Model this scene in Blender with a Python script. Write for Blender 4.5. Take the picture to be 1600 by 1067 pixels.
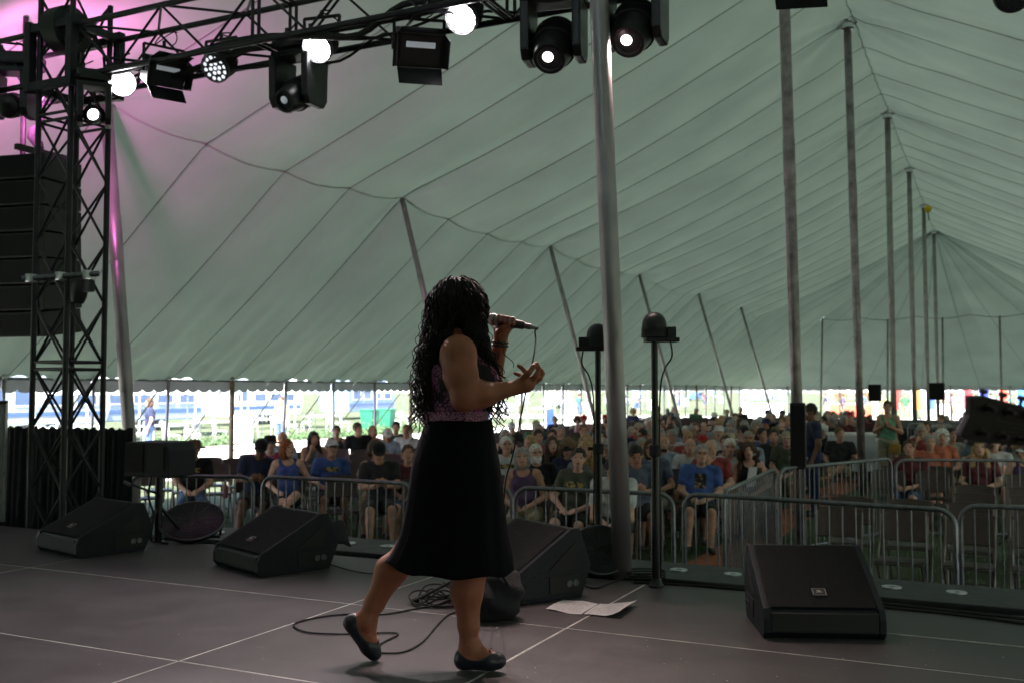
import bpy, bmesh, math, random
import numpy as np
from mathutils import Vector, Matrix, Euler

for o in list(bpy.data.objects):
    bpy.data.objects.remove(o)
sc = bpy.context.scene
COL = sc.collection
rnd = random.Random(7)
PI = math.pi
rad = math.radians

# ------------------------------------------------------------------ camera, sky, sun, exposure
CAMZ = 1.95                      # eye height above the grass
STG = CAMZ - 1.12                # stage deck height
TH = rad(25.9)                   # the tent's long axis (+Y) lies this far right of the view axis
PITCH = math.atan((608 - 533.5) / 1555.0)
FPX = 1555.0
cam = bpy.data.cameras.new('camera')
camo = bpy.data.objects.new('camera', cam)
COL.objects.link(camo)
camo.location = (0, 0, CAMZ)
camo.rotation_euler = (PI / 2 + PITCH, 0, TH)
cam.sensor_width = 36
cam.lens = FPX / 1600 * 36
cam.clip_start = 0.05
cam.clip_end = 2000
cam.dof.use_dof = True
cam.dof.focus_distance = 4.2
cam.dof.aperture_fstop = 4.0
sc.camera = camo

SUN_EL, SUN_AZ = rad(54), rad(166)   # azimuth measured from +Y towards +X
world = bpy.data.worlds.new('World')
sc.world = world
world.use_nodes = True
wn = world.node_tree
sky = wn.nodes.new('ShaderNodeTexSky')
sky.sky_type = 'NISHITA'
sky.sun_disc = False
sky.sun_elevation = SUN_EL
sky.sun_rotation = SUN_AZ
sky.air_density = 1.0
sky.dust_density = 2.0
bg = wn.nodes['Background']
wn.links.new(sky.outputs[0], bg.inputs[0])
bg.inputs[1].default_value = 0.14
sun = bpy.data.lights.new('sun', 'SUN')
sun.energy = 4.5
sun.angle = rad(0.5)
sun.color = (1.0, 0.97, 0.93)
suno = bpy.data.objects.new('sun', sun)
COL.objects.link(suno)
sdir = Vector((math.sin(SUN_AZ) * math.cos(SUN_EL), math.cos(SUN_AZ) * math.cos(SUN_EL), math.sin(SUN_EL)))
suno.rotation_euler = sdir.to_track_quat('Z', 'Y').to_euler()
suno.location = sdir * 60

sc.view_settings.view_transform = 'Standard'
sc.view_settings.look = 'None'
sc.view_settings.exposure = 2.55
sc.view_settings.gamma = 1.0
sc.view_settings.use_curve_mapping = False
sc.render.engine = 'CYCLES'
sc.cycles.use_denoising = True
sc.cycles.use_adaptive_sampling = True
sc.cycles.adaptive_threshold = 0.025
sc.cycles.max_bounces = 7
sc.cycles.diffuse_bounces = 4
sc.cycles.glossy_bounces = 3
sc.cycles.transmission_bounces = 6
sc.cycles.transparent_max_bounces = 8
sc.cycles.sample_clamp_indirect = 4.0
sc.cycles.caustics_reflective = False
sc.cycles.caustics_refractive = False

# ------------------------------------------------------------------ geometry of the view, used to survey the place
cs, sn = math.cos(TH), math.sin(TH)
RT = Vector((cs, sn, 0))
FW = Vector((-sn, cs, 0))
cp, sp_ = math.cos(PITCH), math.sin(PITCH)
EYE = Vector((0, 0, CAMZ))


def at(px, py, Z):
    """surveyed point: photo pixel at horizontal distance Z ahead"""
    q = (px - 800) / FPX
    w = (533.5 - py) / FPX
    comp = cp - sp_ * w
    k = Z / comp
    return EYE + FW * Z + RT * (q * k) + Vector((0, 0, (sp_ + cp * w) * k))


def fl(px, py, h=STG):
    """surveyed point on the level plane z=h"""
    q = (px - 800) / FPX
    w = (533.5 - py) / FPX
    dz = sp_ + cp * w
    k = (h - CAMZ) / dz
    return EYE + FW * ((cp - sp_ * w) * k) + RT * (q * k) + Vector((0, 0, h - CAMZ))


def W(t, L, z=0.0):
    return Vector((-L, t, z))


def L_of(px, t):
    q = (px - 800) / FPX
    return (t * sn - q * t * cs) / (cs + q * sn)


def Z_of(t, L):
    return t * cs + L * sn


# ------------------------------------------------------------------ materials
MATS = {}


def mat(name, col, rough=0.6, metal=0.0, noise=None, bump=None, emit=None, spec=0.5, sheen=0, coat=0):
    if name in MATS:
        return MATS[name]
    m = bpy.data.materials.new(name)
    m.use_nodes = True
    nt = m.node_tree
    b = nt.nodes['Principled BSDF']
    b.inputs['Base Color'].default_value = (*col, 1)
    b.inputs['Roughness'].default_value = rough
    b.inputs['Metallic'].default_value = metal
    b.inputs['Specular IOR Level'].default_value = spec
    if sheen:
        b.inputs['Sheen Weight'].default_value = sheen
    if coat:
        b.inputs['Coat Weight'].default_value = coat
        b.inputs['Coat Roughness'].default_value = 0.3
    tc = None
    if noise or bump:
        tc = nt.nodes.new('ShaderNodeTexCoord')
    if noise:
        s, a = noise[0], noise[1]
        n = nt.nodes.new('ShaderNodeTexNoise')
        n.inputs['Scale'].default_value = s
        n.inputs['Detail'].default_value = 6
        nt.links.new(tc.outputs['Object'], n.inputs['Vector'])
        r = nt.nodes.new('ShaderNodeValToRGB')
        e = r.color_ramp.elements
        e[0].position, e[1].position = 0.3, 0.7
        e[0].color = (*[c * (1 - a) for c in col], 1)
        e[1].color = (*[min(1, c * (1 + a)) for c in col], 1)
        nt.links.new(n.outputs['Fac'], r.inputs[0])
        nt.links.new(r.outputs[0], b.inputs['Base Color'])
        mr = nt.nodes.new('ShaderNodeMapRange')
        mr.inputs['To Min'].default_value = max(0.02, rough - 0.12)
        mr.inputs['To Max'].default_value = min(1, rough + 0.12)
        nt.links.new(n.outputs['Fac'], mr.inputs[0])
        nt.links.new(mr.outputs[0], b.inputs['Roughness'])
    if bump:
        n2 = nt.nodes.new('ShaderNodeTexNoise')
        n2.inputs['Scale'].default_value = bump[0]
        n2.inputs['Detail'].default_value = 4
        nt.links.new(tc.outputs['Object'], n2.inputs['Vector'])
        bp = nt.nodes.new('ShaderNodeBump')
        bp.inputs['Strength'].default_value = bump[1]
        bp.inputs['Distance'].default_value = bump[2] if len(bump) > 2 else 0.01
        nt.links.new(n2.outputs['Fac'], bp.inputs['Height'])
        nt.links.new(bp.outputs[0], b.inputs['Normal'])
    if emit:
        b.inputs['Emission Color'].default_value = (*emit[0], 1)
        b.inputs['Emission Strength'].default_value = emit[1]
    MATS[name] = m
    return m


def objcol_mat(name, rough=0.8, kind='cloth', spec=0.3, sheen=0.0):
    """colour comes from each object's own colour"""
    m = bpy.data.materials.new(name)
    m.use_nodes = True
    nt = m.node_tree
    b = nt.nodes['Principled BSDF']
    b.inputs['Roughness'].default_value = rough
    b.inputs['Specular IOR Level'].default_value = spec
    b.inputs['Sheen Weight'].default_value = sheen
    oi = nt.nodes.new('ShaderNodeObjectInfo')
    tc = nt.nodes.new('ShaderNodeTexCoord')
    n = nt.nodes.new('ShaderNodeTexNoise')
    n.inputs['Scale'].default_value = {'cloth': 9, 'skin': 14, 'hair': 45, 'plastic': 6}[kind]
    n.inputs['Detail'].default_value = 5
    nt.links.new(tc.outputs['Object'], n.inputs['Vector'])
    mr = nt.nodes.new('ShaderNodeMapRange')
    amt = {'cloth': 0.3, 'skin': 0.18, 'hair': 0.6, 'plastic': 0.2}[kind]
    mr.inputs['To Min'].default_value = 1 - amt
    mr.inputs['To Max'].default_value = 1 + amt
    mr.inputs['From Min'].default_value = 0.3
    mr.inputs['From Max'].default_value = 0.7
    nt.links.new(n.outputs['Fac'], mr.inputs[0])
    mx = nt.nodes.new('ShaderNodeVectorMath')
    mx.operation = 'SCALE'
    nt.links.new(oi.outputs['Color'], mx.inputs[0])
    nt.links.new(mr.outputs[0], mx.inputs['Scale'])
    nt.links.new(mx.outputs[0], b.inputs['Base Color'])
    bp = nt.nodes.new('ShaderNodeBump')
    bp.inputs['Strength'].default_value = {'cloth': 0.6, 'skin': 0.15, 'hair': 0.9, 'plastic': 0.1}[kind]
    bp.inputs['Distance'].default_value = 0.02 if kind != 'hair' else 0.012
    nt.links.new(n.outputs['Fac'], bp.inputs['Height'])
    nt.links.new(bp.outputs[0], b.inputs['Normal'])
    MATS[name] = m
    return m


M_CLOTH = objcol_mat('cloth', 0.9, 'cloth', 0.2, 0.1)
M_SKIN = objcol_mat('skin', 0.55, 'skin', 0.35)
M_HAIR = objcol_mat('hair', 0.6, 'hair', 0.4)
M_PLAS = objcol_mat('coloured_plastic', 0.5, 'plastic', 0.4)
M_EYE = mat('eye_dark', (0.02, 0.015, 0.012), 0.3)
M_LIP = mat('lip', (0.28, 0.10, 0.09), 0.5)
M_BLK = mat('black_paint', (0.009, 0.009, 0.011), 0.55, 0, (14, .35), (60, .1))
M_BLKM = mat('black_metal', (0.018, 0.018, 0.02), 0.38, 0.3, (10, .4), (40, .1))
M_STEEL = mat('galvanised_steel', (0.17, 0.175, 0.19), 0.38, 0.85, (18, .3), (30, .1))
M_ALU = mat('aluminium', (0.55, 0.55, 0.57), 0.32, 0.9, (20, .2))
M_POLE = mat('grey_pole', (0.36, 0.33, 0.35), 0.45, 0.8, (2.5, .2), (20, .08))
M_POLEW = mat('brown_pole', (0.29, 0.25, 0.26), 0.42, 0.6, (7, .4), (30, .2))
M_POLED = mat('dull_pole', (0.30, 0.29, 0.28), 0.42, 0.6, (5, .25))
M_WOODP = mat('wood_pole', (0.24, 0.17, 0.11), 0.7, 0, (12, .4), (40, .3))
M_WHITE = mat('white_plastic', (0.75, 0.75, 0.74), 0.5, 0, (5, .08))
M_RUB = mat('black_rubber', (0.012, 0.012, 0.012), 0.75, 0, (30, .3))
M_DRAPE = mat('black_drape', (0.012, 0.012, 0.016), 0.9, 0, (8, .4), (15, .5, .03))
M_CELL = mat('led_cells', (.8, .85, .9), .3, 0, emit=((.9, .93, 1.0), .16))
M_CHAIR = mat('brown_chair_plastic', (0.055, 0.036, 0.03), 0.5, 0, (7, .3), (50, .15))
M_CHROME = mat('chrome', (0.7, 0.7, 0.72), 0.15, 1.0)
M_PLATE = mat('lit_plate', (0.9, 0.9, 0.9), 0.3, 0, emit=((0.95, 0.93, 1.0), 0.13))
M_LAMP = mat('lamp_white', (0.9, 0.9, 0.9), 0.3, 0, emit=((1.0, 0.97, 1.0), 5.0))
M_LAMPW = mat('lamp_warm', (0.9, 0.9, 0.9), 0.3, 0, emit=((1.0, 0.96, 0.88), 1.0))
M_LAMPD = mat('lamp_cool_dim', (0.8, 0.85, 0.9), 0.3, 0, emit=((0.85, 0.9, 1.0), 0.03))
M_GLASS = mat('dark_lens', (0.03, 0.03, 0.035), 0.08, 0.2, coat=.5)

# ------------------------------------------------------------------ mesh helpers


class MB:
    def __init__(self):
        self.v, self.f, self.mi, self.cur = [], [], [], 0

    def add(self, vs, fs):
        n = len(self.v)
        self.v += [tuple(p) for p in vs]
        self.f += [tuple(i + n for i in q) for q in fs]
        self.mi += [self.cur] * len(fs)
        return self

    def box(self, c, s, rot=None):
        hx, hy, hz = s[0] / 2, s[1] / 2, s[2] / 2
        P = [Vector((x, y, z)) for x in (-hx, hx) for y in (-hy, hy) for z in (-hz, hz)]
        if rot is not None:
            P = [rot @ p for p in P]
        c = Vector(c)
        return self.add([p + c for p in P], [(0, 1, 3, 2), (4, 6, 7, 5), (0, 4, 5, 1), (2, 3, 7, 6), (0, 2, 6, 4), (1, 5, 7, 3)])

    def tube(self, pts, r, n=8, caps=True, closed=False):
        pts = [Vector(p) for p in pts]
        m = len(pts)
        rs = r if isinstance(r, (list, tuple)) else [r] * m
        vs, fs = [], []
        prev = None
        for i, p in enumerate(pts):
            if closed:
                d = pts[(i + 1) % m] - pts[i - 1]
            else:
                d = pts[min(i + 1, m - 1)] - pts[max(i - 1, 0)]
            if d.length < 1e-9:
                d = Vector((0, 0, 1))
            d.normalize()
            if prev is None:
                a = d.orthogonal().normalized()
            else:
                a = prev - d * prev.dot(d)
                a = a.normalized() if a.length > 1e-6 else d.orthogonal().normalized()
            prev = a
            b = d.cross(a)
            for k in range(n):
                an = 2 * PI * k / n
                vs.append(p + (a * math.cos(an) + b * math.sin(an)) * rs[i])
        for i in range(m if closed else m - 1):
            j = (i + 1) % m
            for k in range(n):
                k2 = (k + 1) % n
                fs.append((i * n + k, i * n + k2, j * n + k2, j * n + k))
        if caps and not closed:
            fs.append(tuple(range(n - 1, -1, -1)))
            fs.append(tuple((m - 1) * n + k for k in range(n)))
        return self.add(vs, fs)

    def lathe(self, prof, n=20, M=None, caps=True):
        M = M or Matrix()
        vs, fs = [], []
        for r, z in prof:
            for k in range(n):
                a = 2 * PI * k / n
                vs.append(M @ Vector((r * math.cos(a), r * math.sin(a), z)))
        for i in range(len(prof) - 1):
            for k in range(n):
                k2 = (k + 1) % n
                fs.append((i * n + k, i * n + k2, (i + 1) * n + k2, (i + 1) * n + k))
        if caps:
            fs.append(tuple(range(n - 1, -1, -1)))
            fs.append(tuple((len(prof) - 1) * n + k for k in range(n)))
        return self.add(vs, fs)

    def prism(self, poly, y0, y1, M=None):
        """polygon in local xz extruded along local y"""
        M = M or Matrix()
        n = len(poly)
        vs = [M @ Vector((x, y0, z)) for x, z in poly] + [M @ Vector((x, y1, z)) for x, z in poly]
        fs = [tuple(range(n)), tuple(range(2 * n - 1, n - 1, -1))]
        for i in range(n):
            j = (i + 1) % n
            fs.append((j, i, n + i, n + j))
        return self.add(vs, fs)

    def grid(self, fn, nu, nv):
        vs = [fn(i / nu, j / nv) for i in range(nu + 1) for j in range(nv + 1)]
        fs = [(i * (nv + 1) + j, (i + 1) * (nv + 1) + j, (i + 1) * (nv + 1) + j + 1, i * (nv + 1) + j + 1) for i in range(nu) for j in range(nv)]
        return self.add(vs, fs)

    def mesh(self, name, mats, smooth=False, bevel=0.0, seg=2):
        me = bpy.data.meshes.new(name)
        me.from_pydata(self.v, [], self.f)
        for m in (mats if isinstance(mats, (list, tuple)) else [mats]):
            me.materials.append(m)
        if any(self.mi):
            me.polygons.foreach_set('material_index', self.mi)
        bm = bmesh.new()
        bm.from_mesh(me)
        bmesh.ops.recalc_face_normals(bm, faces=bm.faces)
        if bevel:
            es = [e for e in bm.edges if len(e.link_faces) == 2 and e.calc_face_angle(0) > 0.5]
            bmesh.ops.bevel(bm, geom=es, offset=bevel, segments=seg, affect='EDGES', profile=0.7, clamp_overlap=True)
        bm.to_mesh(me)
        bm.free()
        if smooth:
            me.polygons.foreach_set('use_smooth', [True] * len(me.polygons))
            if smooth == 'auto':
                try:
                    me.set_sharp_from_angle(angle=rad(40))
                except Exception:
                    pass
        me.update()
        return me

    def build(self, name, mats, parent=None, smooth=False, bevel=0.0, world=False, seg=2):
        return link(name, self.mesh(name, mats, smooth, bevel, seg), parent, world)


def pmat(p):
    return Matrix.LocRotScale(p.location, p.rotation_euler, p.scale)


def link(name, me, parent=None, world=False):
    o = bpy.data.objects.new(name, me)
    COL.objects.link(o)
    if parent is not None:
        o.parent = parent
        if world:
            M = pmat(parent)
            q = parent.parent
            while q is not None:
                M = q_world(q) @ M
                q = None
            o.matrix_parent_inverse = M.inverted()
    return o


def q_world(q):
    M = q.matrix_parent_inverse @ pmat(q) if q.parent else pmat(q)
    return (q_world(q.parent) @ M) if q.parent else M


def tag(o, label=None, cat=None, group=None, kind=None):
    if label:
        o['label'] = label
    if cat:
        o['category'] = cat
    if group:
        o['group'] = group
    if kind:
        o['kind'] = kind
    return o


def thing(name, label, cat, loc=(0, 0, 0), rotz=0.0, group=None, scale=1.0):
    o = bpy.data.objects.new(name, None)
    COL.objects.link(o)
    o.empty_display_size = 0.1
    o.location = loc
    o.rotation_euler = (0, 0, rotz)
    o.scale = (scale, scale, scale)
    return tag(o, label, cat, group)


def copy_tree(o, parent=None):
    c = o.copy()
    COL.objects.link(c)
    c.parent = parent
    for ch in o.children:
        copy_tree(ch, c)
    return c


def zrot(a):
    return Matrix.Rotation(a, 4, 'Z')


def frame(loc, d, up=Vector((0, 0, 1))):
    """matrix whose local -Z... local Z points along d"""
    d = Vector(d).normalized()
    x = up.cross(d)
    if x.length < 1e-4:
        x = Vector((1, 0, 0))
    x.normalize()
    y = d.cross(x)
    m = Matrix((x, y, d)).transposed().to_4x4()
    m.translation = Vector(loc)
    return m


def smoothcurve(pts, n=10):
    """Catmull-Rom through points"""
    P = [Vector(p) for p in pts]
    P = [P[0] * 2 - P[1]] + P + [P[-1] * 2 - P[-2]]
    out = []
    for i in range(1, len(P) - 2):
        a, b, c, d = P[i - 1], P[i], P[i + 1], P[i + 2]
        for k in range(n):
            t = k / n
            out.append(0.5 * ((2 * b) + (c - a) * t + (2 * a - 5 * b + 4 * c - d) * t * t + (3 * b - a - 3 * c + d) * t ** 3))
    out.append(P[-2])
    return out


ORD = ['zeroth', 'first', 'second', 'third', 'fourth', 'fifth', 'sixth', 'seventh', 'eighth', 'ninth', 'tenth', 'eleventh', 'twelfth',
       'thirteenth', 'fourteenth', 'fifteenth', 'sixteenth', 'seventeenth', 'eighteenth', 'nineteenth', 'twentieth'] + \
      ['twenty-' + w for w in ('first', 'second', 'third', 'fourth', 'fifth', 'sixth', 'seventh', 'eighth', 'ninth')] + ['thirtieth'] + \
      ['thirty-' + w for w in ('first', 'second', 'third', 'fourth', 'fifth', 'sixth', 'seventh', 'eighth', 'ninth')] + ['fortieth']

# ------------------------------------------------------------------ distance-field modelling for bodies


class SDF:
    def __init__(s, lo, hi, h):
        s.lo = np.array(lo, dtype=np.float32)
        s.h = h
        s.n = np.ceil((np.array(hi) - np.array(lo)) / h).astype(int) + 1
        s.D = np.full(s.n, 0.5, dtype=np.float32)

    def _loc(s, lo, hi):
        a = np.clip(np.floor((np.array(lo) - s.lo) / s.h).astype(int), 0, s.n)
        b = np.clip(np.ceil((np.array(hi) - s.lo) / s.h).astype(int) + 1, 0, s.n)
        if np.any(b <= a):
            return None
        ax = [s.lo[i] + s.h * np.arange(a[i], b[i], dtype=np.float32) for i in range(3)]
        return (slice(a[0], b[0]), slice(a[1], b[1]), slice(a[2], b[2])), ax[0][:, None, None], ax[1][None, :, None], ax[2][None, None, :]

    def _mix(s, sl, d, k, sub):
        D = s.D[sl]
        if sub:
            d = -d
            h = np.clip(.5 + .5 * (d - D) / k, 0, 1)
            s.D[sl] = D * (1 - h) + d * h + k * h * (1 - h)
        else:
            h = np.clip(.5 + .5 * (d - D) / k, 0, 1)
            s.D[sl] = d * (1 - h) + D * h - k * h * (1 - h)

    def cap(s, a, b, r1, r2=None, k=.02, sub=False):
        r2 = r1 if r2 is None else r2
        a, b = np.array(a, dtype=np.float32), np.array(b, dtype=np.float32)
        m = max(r1, r2) + k + 3 * s.h
        g = s._loc(np.minimum(a, b) - m, np.maximum(a, b) + m)
        if g is None:
            return
        sl, X, Y, Z = g
        ba = b - a
        q = float(ba @ ba) + 1e-9
        t = np.clip(((X - a[0]) * ba[0] + (Y - a[1]) * ba[1] + (Z - a[2]) * ba[2]) / q, 0, 1)
        d = np.sqrt((X - a[0] - t * ba[0]) ** 2 + (Y - a[1] - t * ba[1]) ** 2 + (Z - a[2] - t * ba[2]) ** 2) - (r1 + (r2 - r1) * t)
        s._mix(sl, d, k, sub)

    def ell(s, c, r, k=.02, R=None, sub=False):
        c = np.array(c, dtype=np.float32)
        m = max(r) + k + 3 * s.h
        g = s._loc(c - m, c + m)
        if g is None:
            return
        sl, X, Y, Z = g
        x, y, z = X - c[0], Y - c[1], Z - c[2]
        if R is not None:
            R = np.array(R, dtype=np.float32)   # rows = local axes
            x, y, z = (R[0, 0] * x + R[0, 1] * y + R[0, 2] * z, R[1, 0] * x + R[1, 1] * y + R[1, 2] * z, R[2, 0] * x + R[2, 1] * y + R[2, 2] * z)
        k0 = np.sqrt((x / r[0]) ** 2 + (y / r[1]) ** 2 + (z / r[2]) ** 2) + 1e-6
        k1 = np.sqrt((x / r[0] ** 2) ** 2 + (y / r[1] ** 2) ** 2 + (z / r[2] ** 2) ** 2) + 1e-6
        s._mix(sl, k0 * (k0 - 1) / k1, k, sub)

    def clip(s, n, d):
        """keep where n.p <= d"""
        X = s.lo[0] + s.h * np.arange(s.n[0], dtype=np.float32)[:, None, None]
        Y = s.lo[1] + s.h * np.arange(s.n[1], dtype=np.float32)[None, :, None]
        Z = s.lo[2] + s.h * np.arange(s.n[2], dtype=np.float32)[None, None, :]
        s.D = np.maximum(s.D, (n[0] * X + n[1] * Y + n[2] * Z - d).astype(np.float32))

    def nets(s):
        D = s.D
        D[0], D[-1], D[:, 0], D[:, -1], D[:, :, 0], D[:, :, -1] = .1, .1, .1, .1, .1, .1
        S = D < 0
        nx, ny, nz = D.shape
        cnt = np.zeros((nx - 1, ny - 1, nz - 1), dtype=np.int8)
        offs = [(a, b, c) for a in (0, 1) for b in (0, 1) for c in (0, 1)]
        for a, b, c in offs:
            cnt += S[a:nx - 1 + a, b:ny - 1 + b, c:nz - 1 + c]
        act = (cnt > 0) & (cnt < 8)
        idx = np.argwhere(act)
        vid = np.full(act.shape, -1, dtype=np.int32)
        vid[act] = np.arange(len(idx))
        val = {o: D[idx[:, 0] + o[0], idx[:, 1] + o[1], idx[:, 2] + o[2]] for o in offs}
        acc = np.zeros((len(idx), 3))
        num = np.zeros(len(idx))
        for i, oa in enumerate(offs):
            for ob in offs[i + 1:]:
                if sum(abs(p - q) for p, q in zip(oa, ob)) != 1:
                    continue
                va, vb = val[oa], val[ob]
                m = (va < 0) != (vb < 0)
                t = np.where(m, va / np.where(m, va - vb, 1), 0)
                A, B = np.array(oa, float), np.array(ob, float)
                acc += np.where(m[:, None], A + t[:, None] * (B - A), 0)
                num += m
        V = s.lo + s.h * (idx + acc / num[:, None])
        Q = []
        for ax in range(3):
            u, w = (ax + 1) % 3, (ax + 2) % 3
            sl0 = [slice(1, -1)] * 3
            sl1 = [slice(1, -1)] * 3
            sl0[ax] = slice(0, -1)
            sl1[ax] = slice(1, None)
            A, B = S[tuple(sl0)], S[tuple(sl1)]
            E = np.argwhere(A != B)
            if not len(E):
                continue
            inv = A[E[:, 0], E[:, 1], E[:, 2]]
            E = E.copy()
            E[:, u] += 1
            E[:, w] += 1

            def cell(du, dw):
                c = E.copy()
                c[:, u] += du
                c[:, w] += dw
                return vid[c[:, 0], c[:, 1], c[:, 2]]
            q = np.stack([cell(-1, -1), cell(0, -1), cell(0, 0), cell(-1, 0)], 1)
            q[~inv] = q[~inv][:, ::-1]
            Q.append(q)
        Q = np.concatenate(Q)
        Q = Q[(Q >= 0).all(1)]
        return V, Q


def np_mesh(name, V, Q, mats, mi=None, smooth=True):
    me = bpy.data.meshes.new(name)
    me.vertices.add(len(V))
    me.vertices.foreach_set('co', np.asarray(V, dtype=np.float32).ravel())
    me.loops.add(len(Q) * 4)
    me.loops.foreach_set('vertex_index', np.asarray(Q, dtype=np.int32).ravel())
    me.polygons.add(len(Q))
    me.polygons.foreach_set('loop_start', np.arange(0, len(Q) * 4, 4, dtype=np.int32))
    me.polygons.foreach_set('use_smooth', np.full(len(Q), smooth))
    for m in (mats if isinstance(mats, (list, tuple)) else [mats]):
        me.materials.append(m)
    if mi is not None:
        me.polygons.foreach_set('material_index', np.asarray(mi, dtype=np.int32))
    me.update(calc_edges=True)
    me.validate()
    return me

# ================================================================== THE SETTING
# ground ---------------------------------------------------------------------------------
def ground_material():
    m = bpy.data.materials.new('grass_ground')
    m.use_nodes = True
    nt = m.node_tree
    b = nt.nodes['Principled BSDF']
    b.inputs['Roughness'].default_value = 0.95
    b.inputs['Specular IOR Level'].default_value = 0.1
    tc = nt.nodes.new('ShaderNodeTexCoord')
    n1 = nt.nodes.new('ShaderNodeTexNoise')
    n1.inputs['Scale'].default_value = 0.35
    n1.inputs['Detail'].default_value = 8
    n2 = nt.nodes.new('ShaderNodeTexNoise')
    n2.inputs['Scale'].default_value = 22
    n2.inputs['Detail'].default_value = 5
    for n in (n1, n2):
        nt.links.new(tc.outputs['Object'], n.inputs['Vector'])
    mx = nt.nodes.new('ShaderNodeMath')
    mx.operation = 'MULTIPLY_ADD'
    mx.inputs[1].default_value = 0.5
    nt.links.new(n2.outputs['Fac'], mx.inputs[0])
    nt.links.new(n1.outputs['Fac'], mx.inputs[2])
    r = nt.nodes.new('ShaderNodeValToRGB')
    e = r.color_ramp.elements
    e[0].position, e[1].position = 0.5, 0.95
    e[0].color = (0.028, 0.042, 0.014, 1)
    e[1].color = (0.135, 0.150, 0.095, 1)
    nt.links.new(mx.outputs[0], r.inputs[0])
    nt.links.new(r.outputs[0], b.inputs['Base Color'])
    bp = nt.nodes.new('ShaderNodeBump')
    bp.inputs['Strength'].default_value = 0.8
    bp.inputs['Distance'].default_value = 0.04
    nt.links.new(n2.outputs['Fac'], bp.inputs['Height'])
    nt.links.new(bp.outputs[0], b.inputs['Normal'])
    return m


M_GRASS = ground_material()
g = MB()
NG = 60


def gfun(u, v):
    x, y = (u - .5) * 900, (v - .5) * 900
    d = max(0, math.hypot(x, y - 30) - 90)
    return (x, y, 0.0 + 0.012 * d * math.sin(x * .013) * math.cos(y * .011) * 0.4)


g.grid(gfun, NG, NG)
tag(g.build('ground', M_GRASS, smooth=True), 'trampled grass field under and around the tent', kind='structure')

M_DIRT = mat('dry_path', (0.52, 0.50, 0.45), 0.95, 0, (1.3, .25), (9, .4, .03))
p = MB()
prng = random.Random(3)


def pfun(u, v):
    t = -6 + 72 * u
    a = 16.3 + 0.6 * math.sin(t * .31) + .25 * math.sin(t * 1.7)
    b = 23.5 + 0.7 * math.sin(t * .23 + 1) + .3 * math.sin(t * 1.3)
    return W(t, a + (b - a) * v, 0.006)


p.grid(pfun, 72, 6)
tag(p.build('path', M_DIRT, smooth=True), 'pale dusty path along the open side of the tent', kind='structure')
p = MB()
p.grid(lambda u, v: W(62 + (9 + .5 * math.sin(u * 9)) * v, 40 - 90 * u, 0.006), 40, 4)
tag(p.build('path', M_DIRT, smooth=True), 'pale dusty path beyond the far end of the tent', kind='structure')

# grass blades beside the aisle, one mass
bl = MB()
br = random.Random(11)
for _ in range(26000):
    t = 8.4 + 26 * br.random() ** 1.6
    L = br.uniform(-1.6, 3.9) if br.random() < .6 else br.uniform(3.9, 12)
    if 2.5 < L < 3.22:
        continue
    hgt = br.uniform(.03, .075)
    a = br.uniform(0, PI)
    w = br.uniform(.004, .008)
    bx, by = math.cos(a) * w, math.sin(a) * w
    lx, ly = br.uniform(-.03, .03), br.uniform(-.03, .03)
    n = len(bl.v)
    bl.v += [(-L - bx, t - by, 0), (-L + bx, t + by, 0), (-L + lx, t + ly, hgt)]
    bl.f.append((n, n + 1, n + 2))
    bl.mi.append(0)
M_BLADE = mat('grass_blade', (0.07, 0.12, 0.03), 0.7, 0, (3, .4))
tag(bl.build('grass', M_BLADE), 'short green grass blades along the aisle', 'grass', kind='stuff')

# carpet runner in the aisle
M_CARP = mat('rust_carpet', (0.34, 0.10, 0.045), 0.95, 0, (5, .35), (60, .5, .01))
c = MB()
c.grid(lambda u, v: W(9.0 + 27 * u, 2.56 + .6 * v + .03 * math.sin(u * 40), 0.012 + .006 * math.sin(u * 90 + v * 3) + (.004 if 0 < v < 1 else 0)), 90, 4)
tag(c.build('carpet_runner', M_CARP, smooth=True), 'long rust red carpet runner laid on the grass down the aisle', 'carpet')

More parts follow.
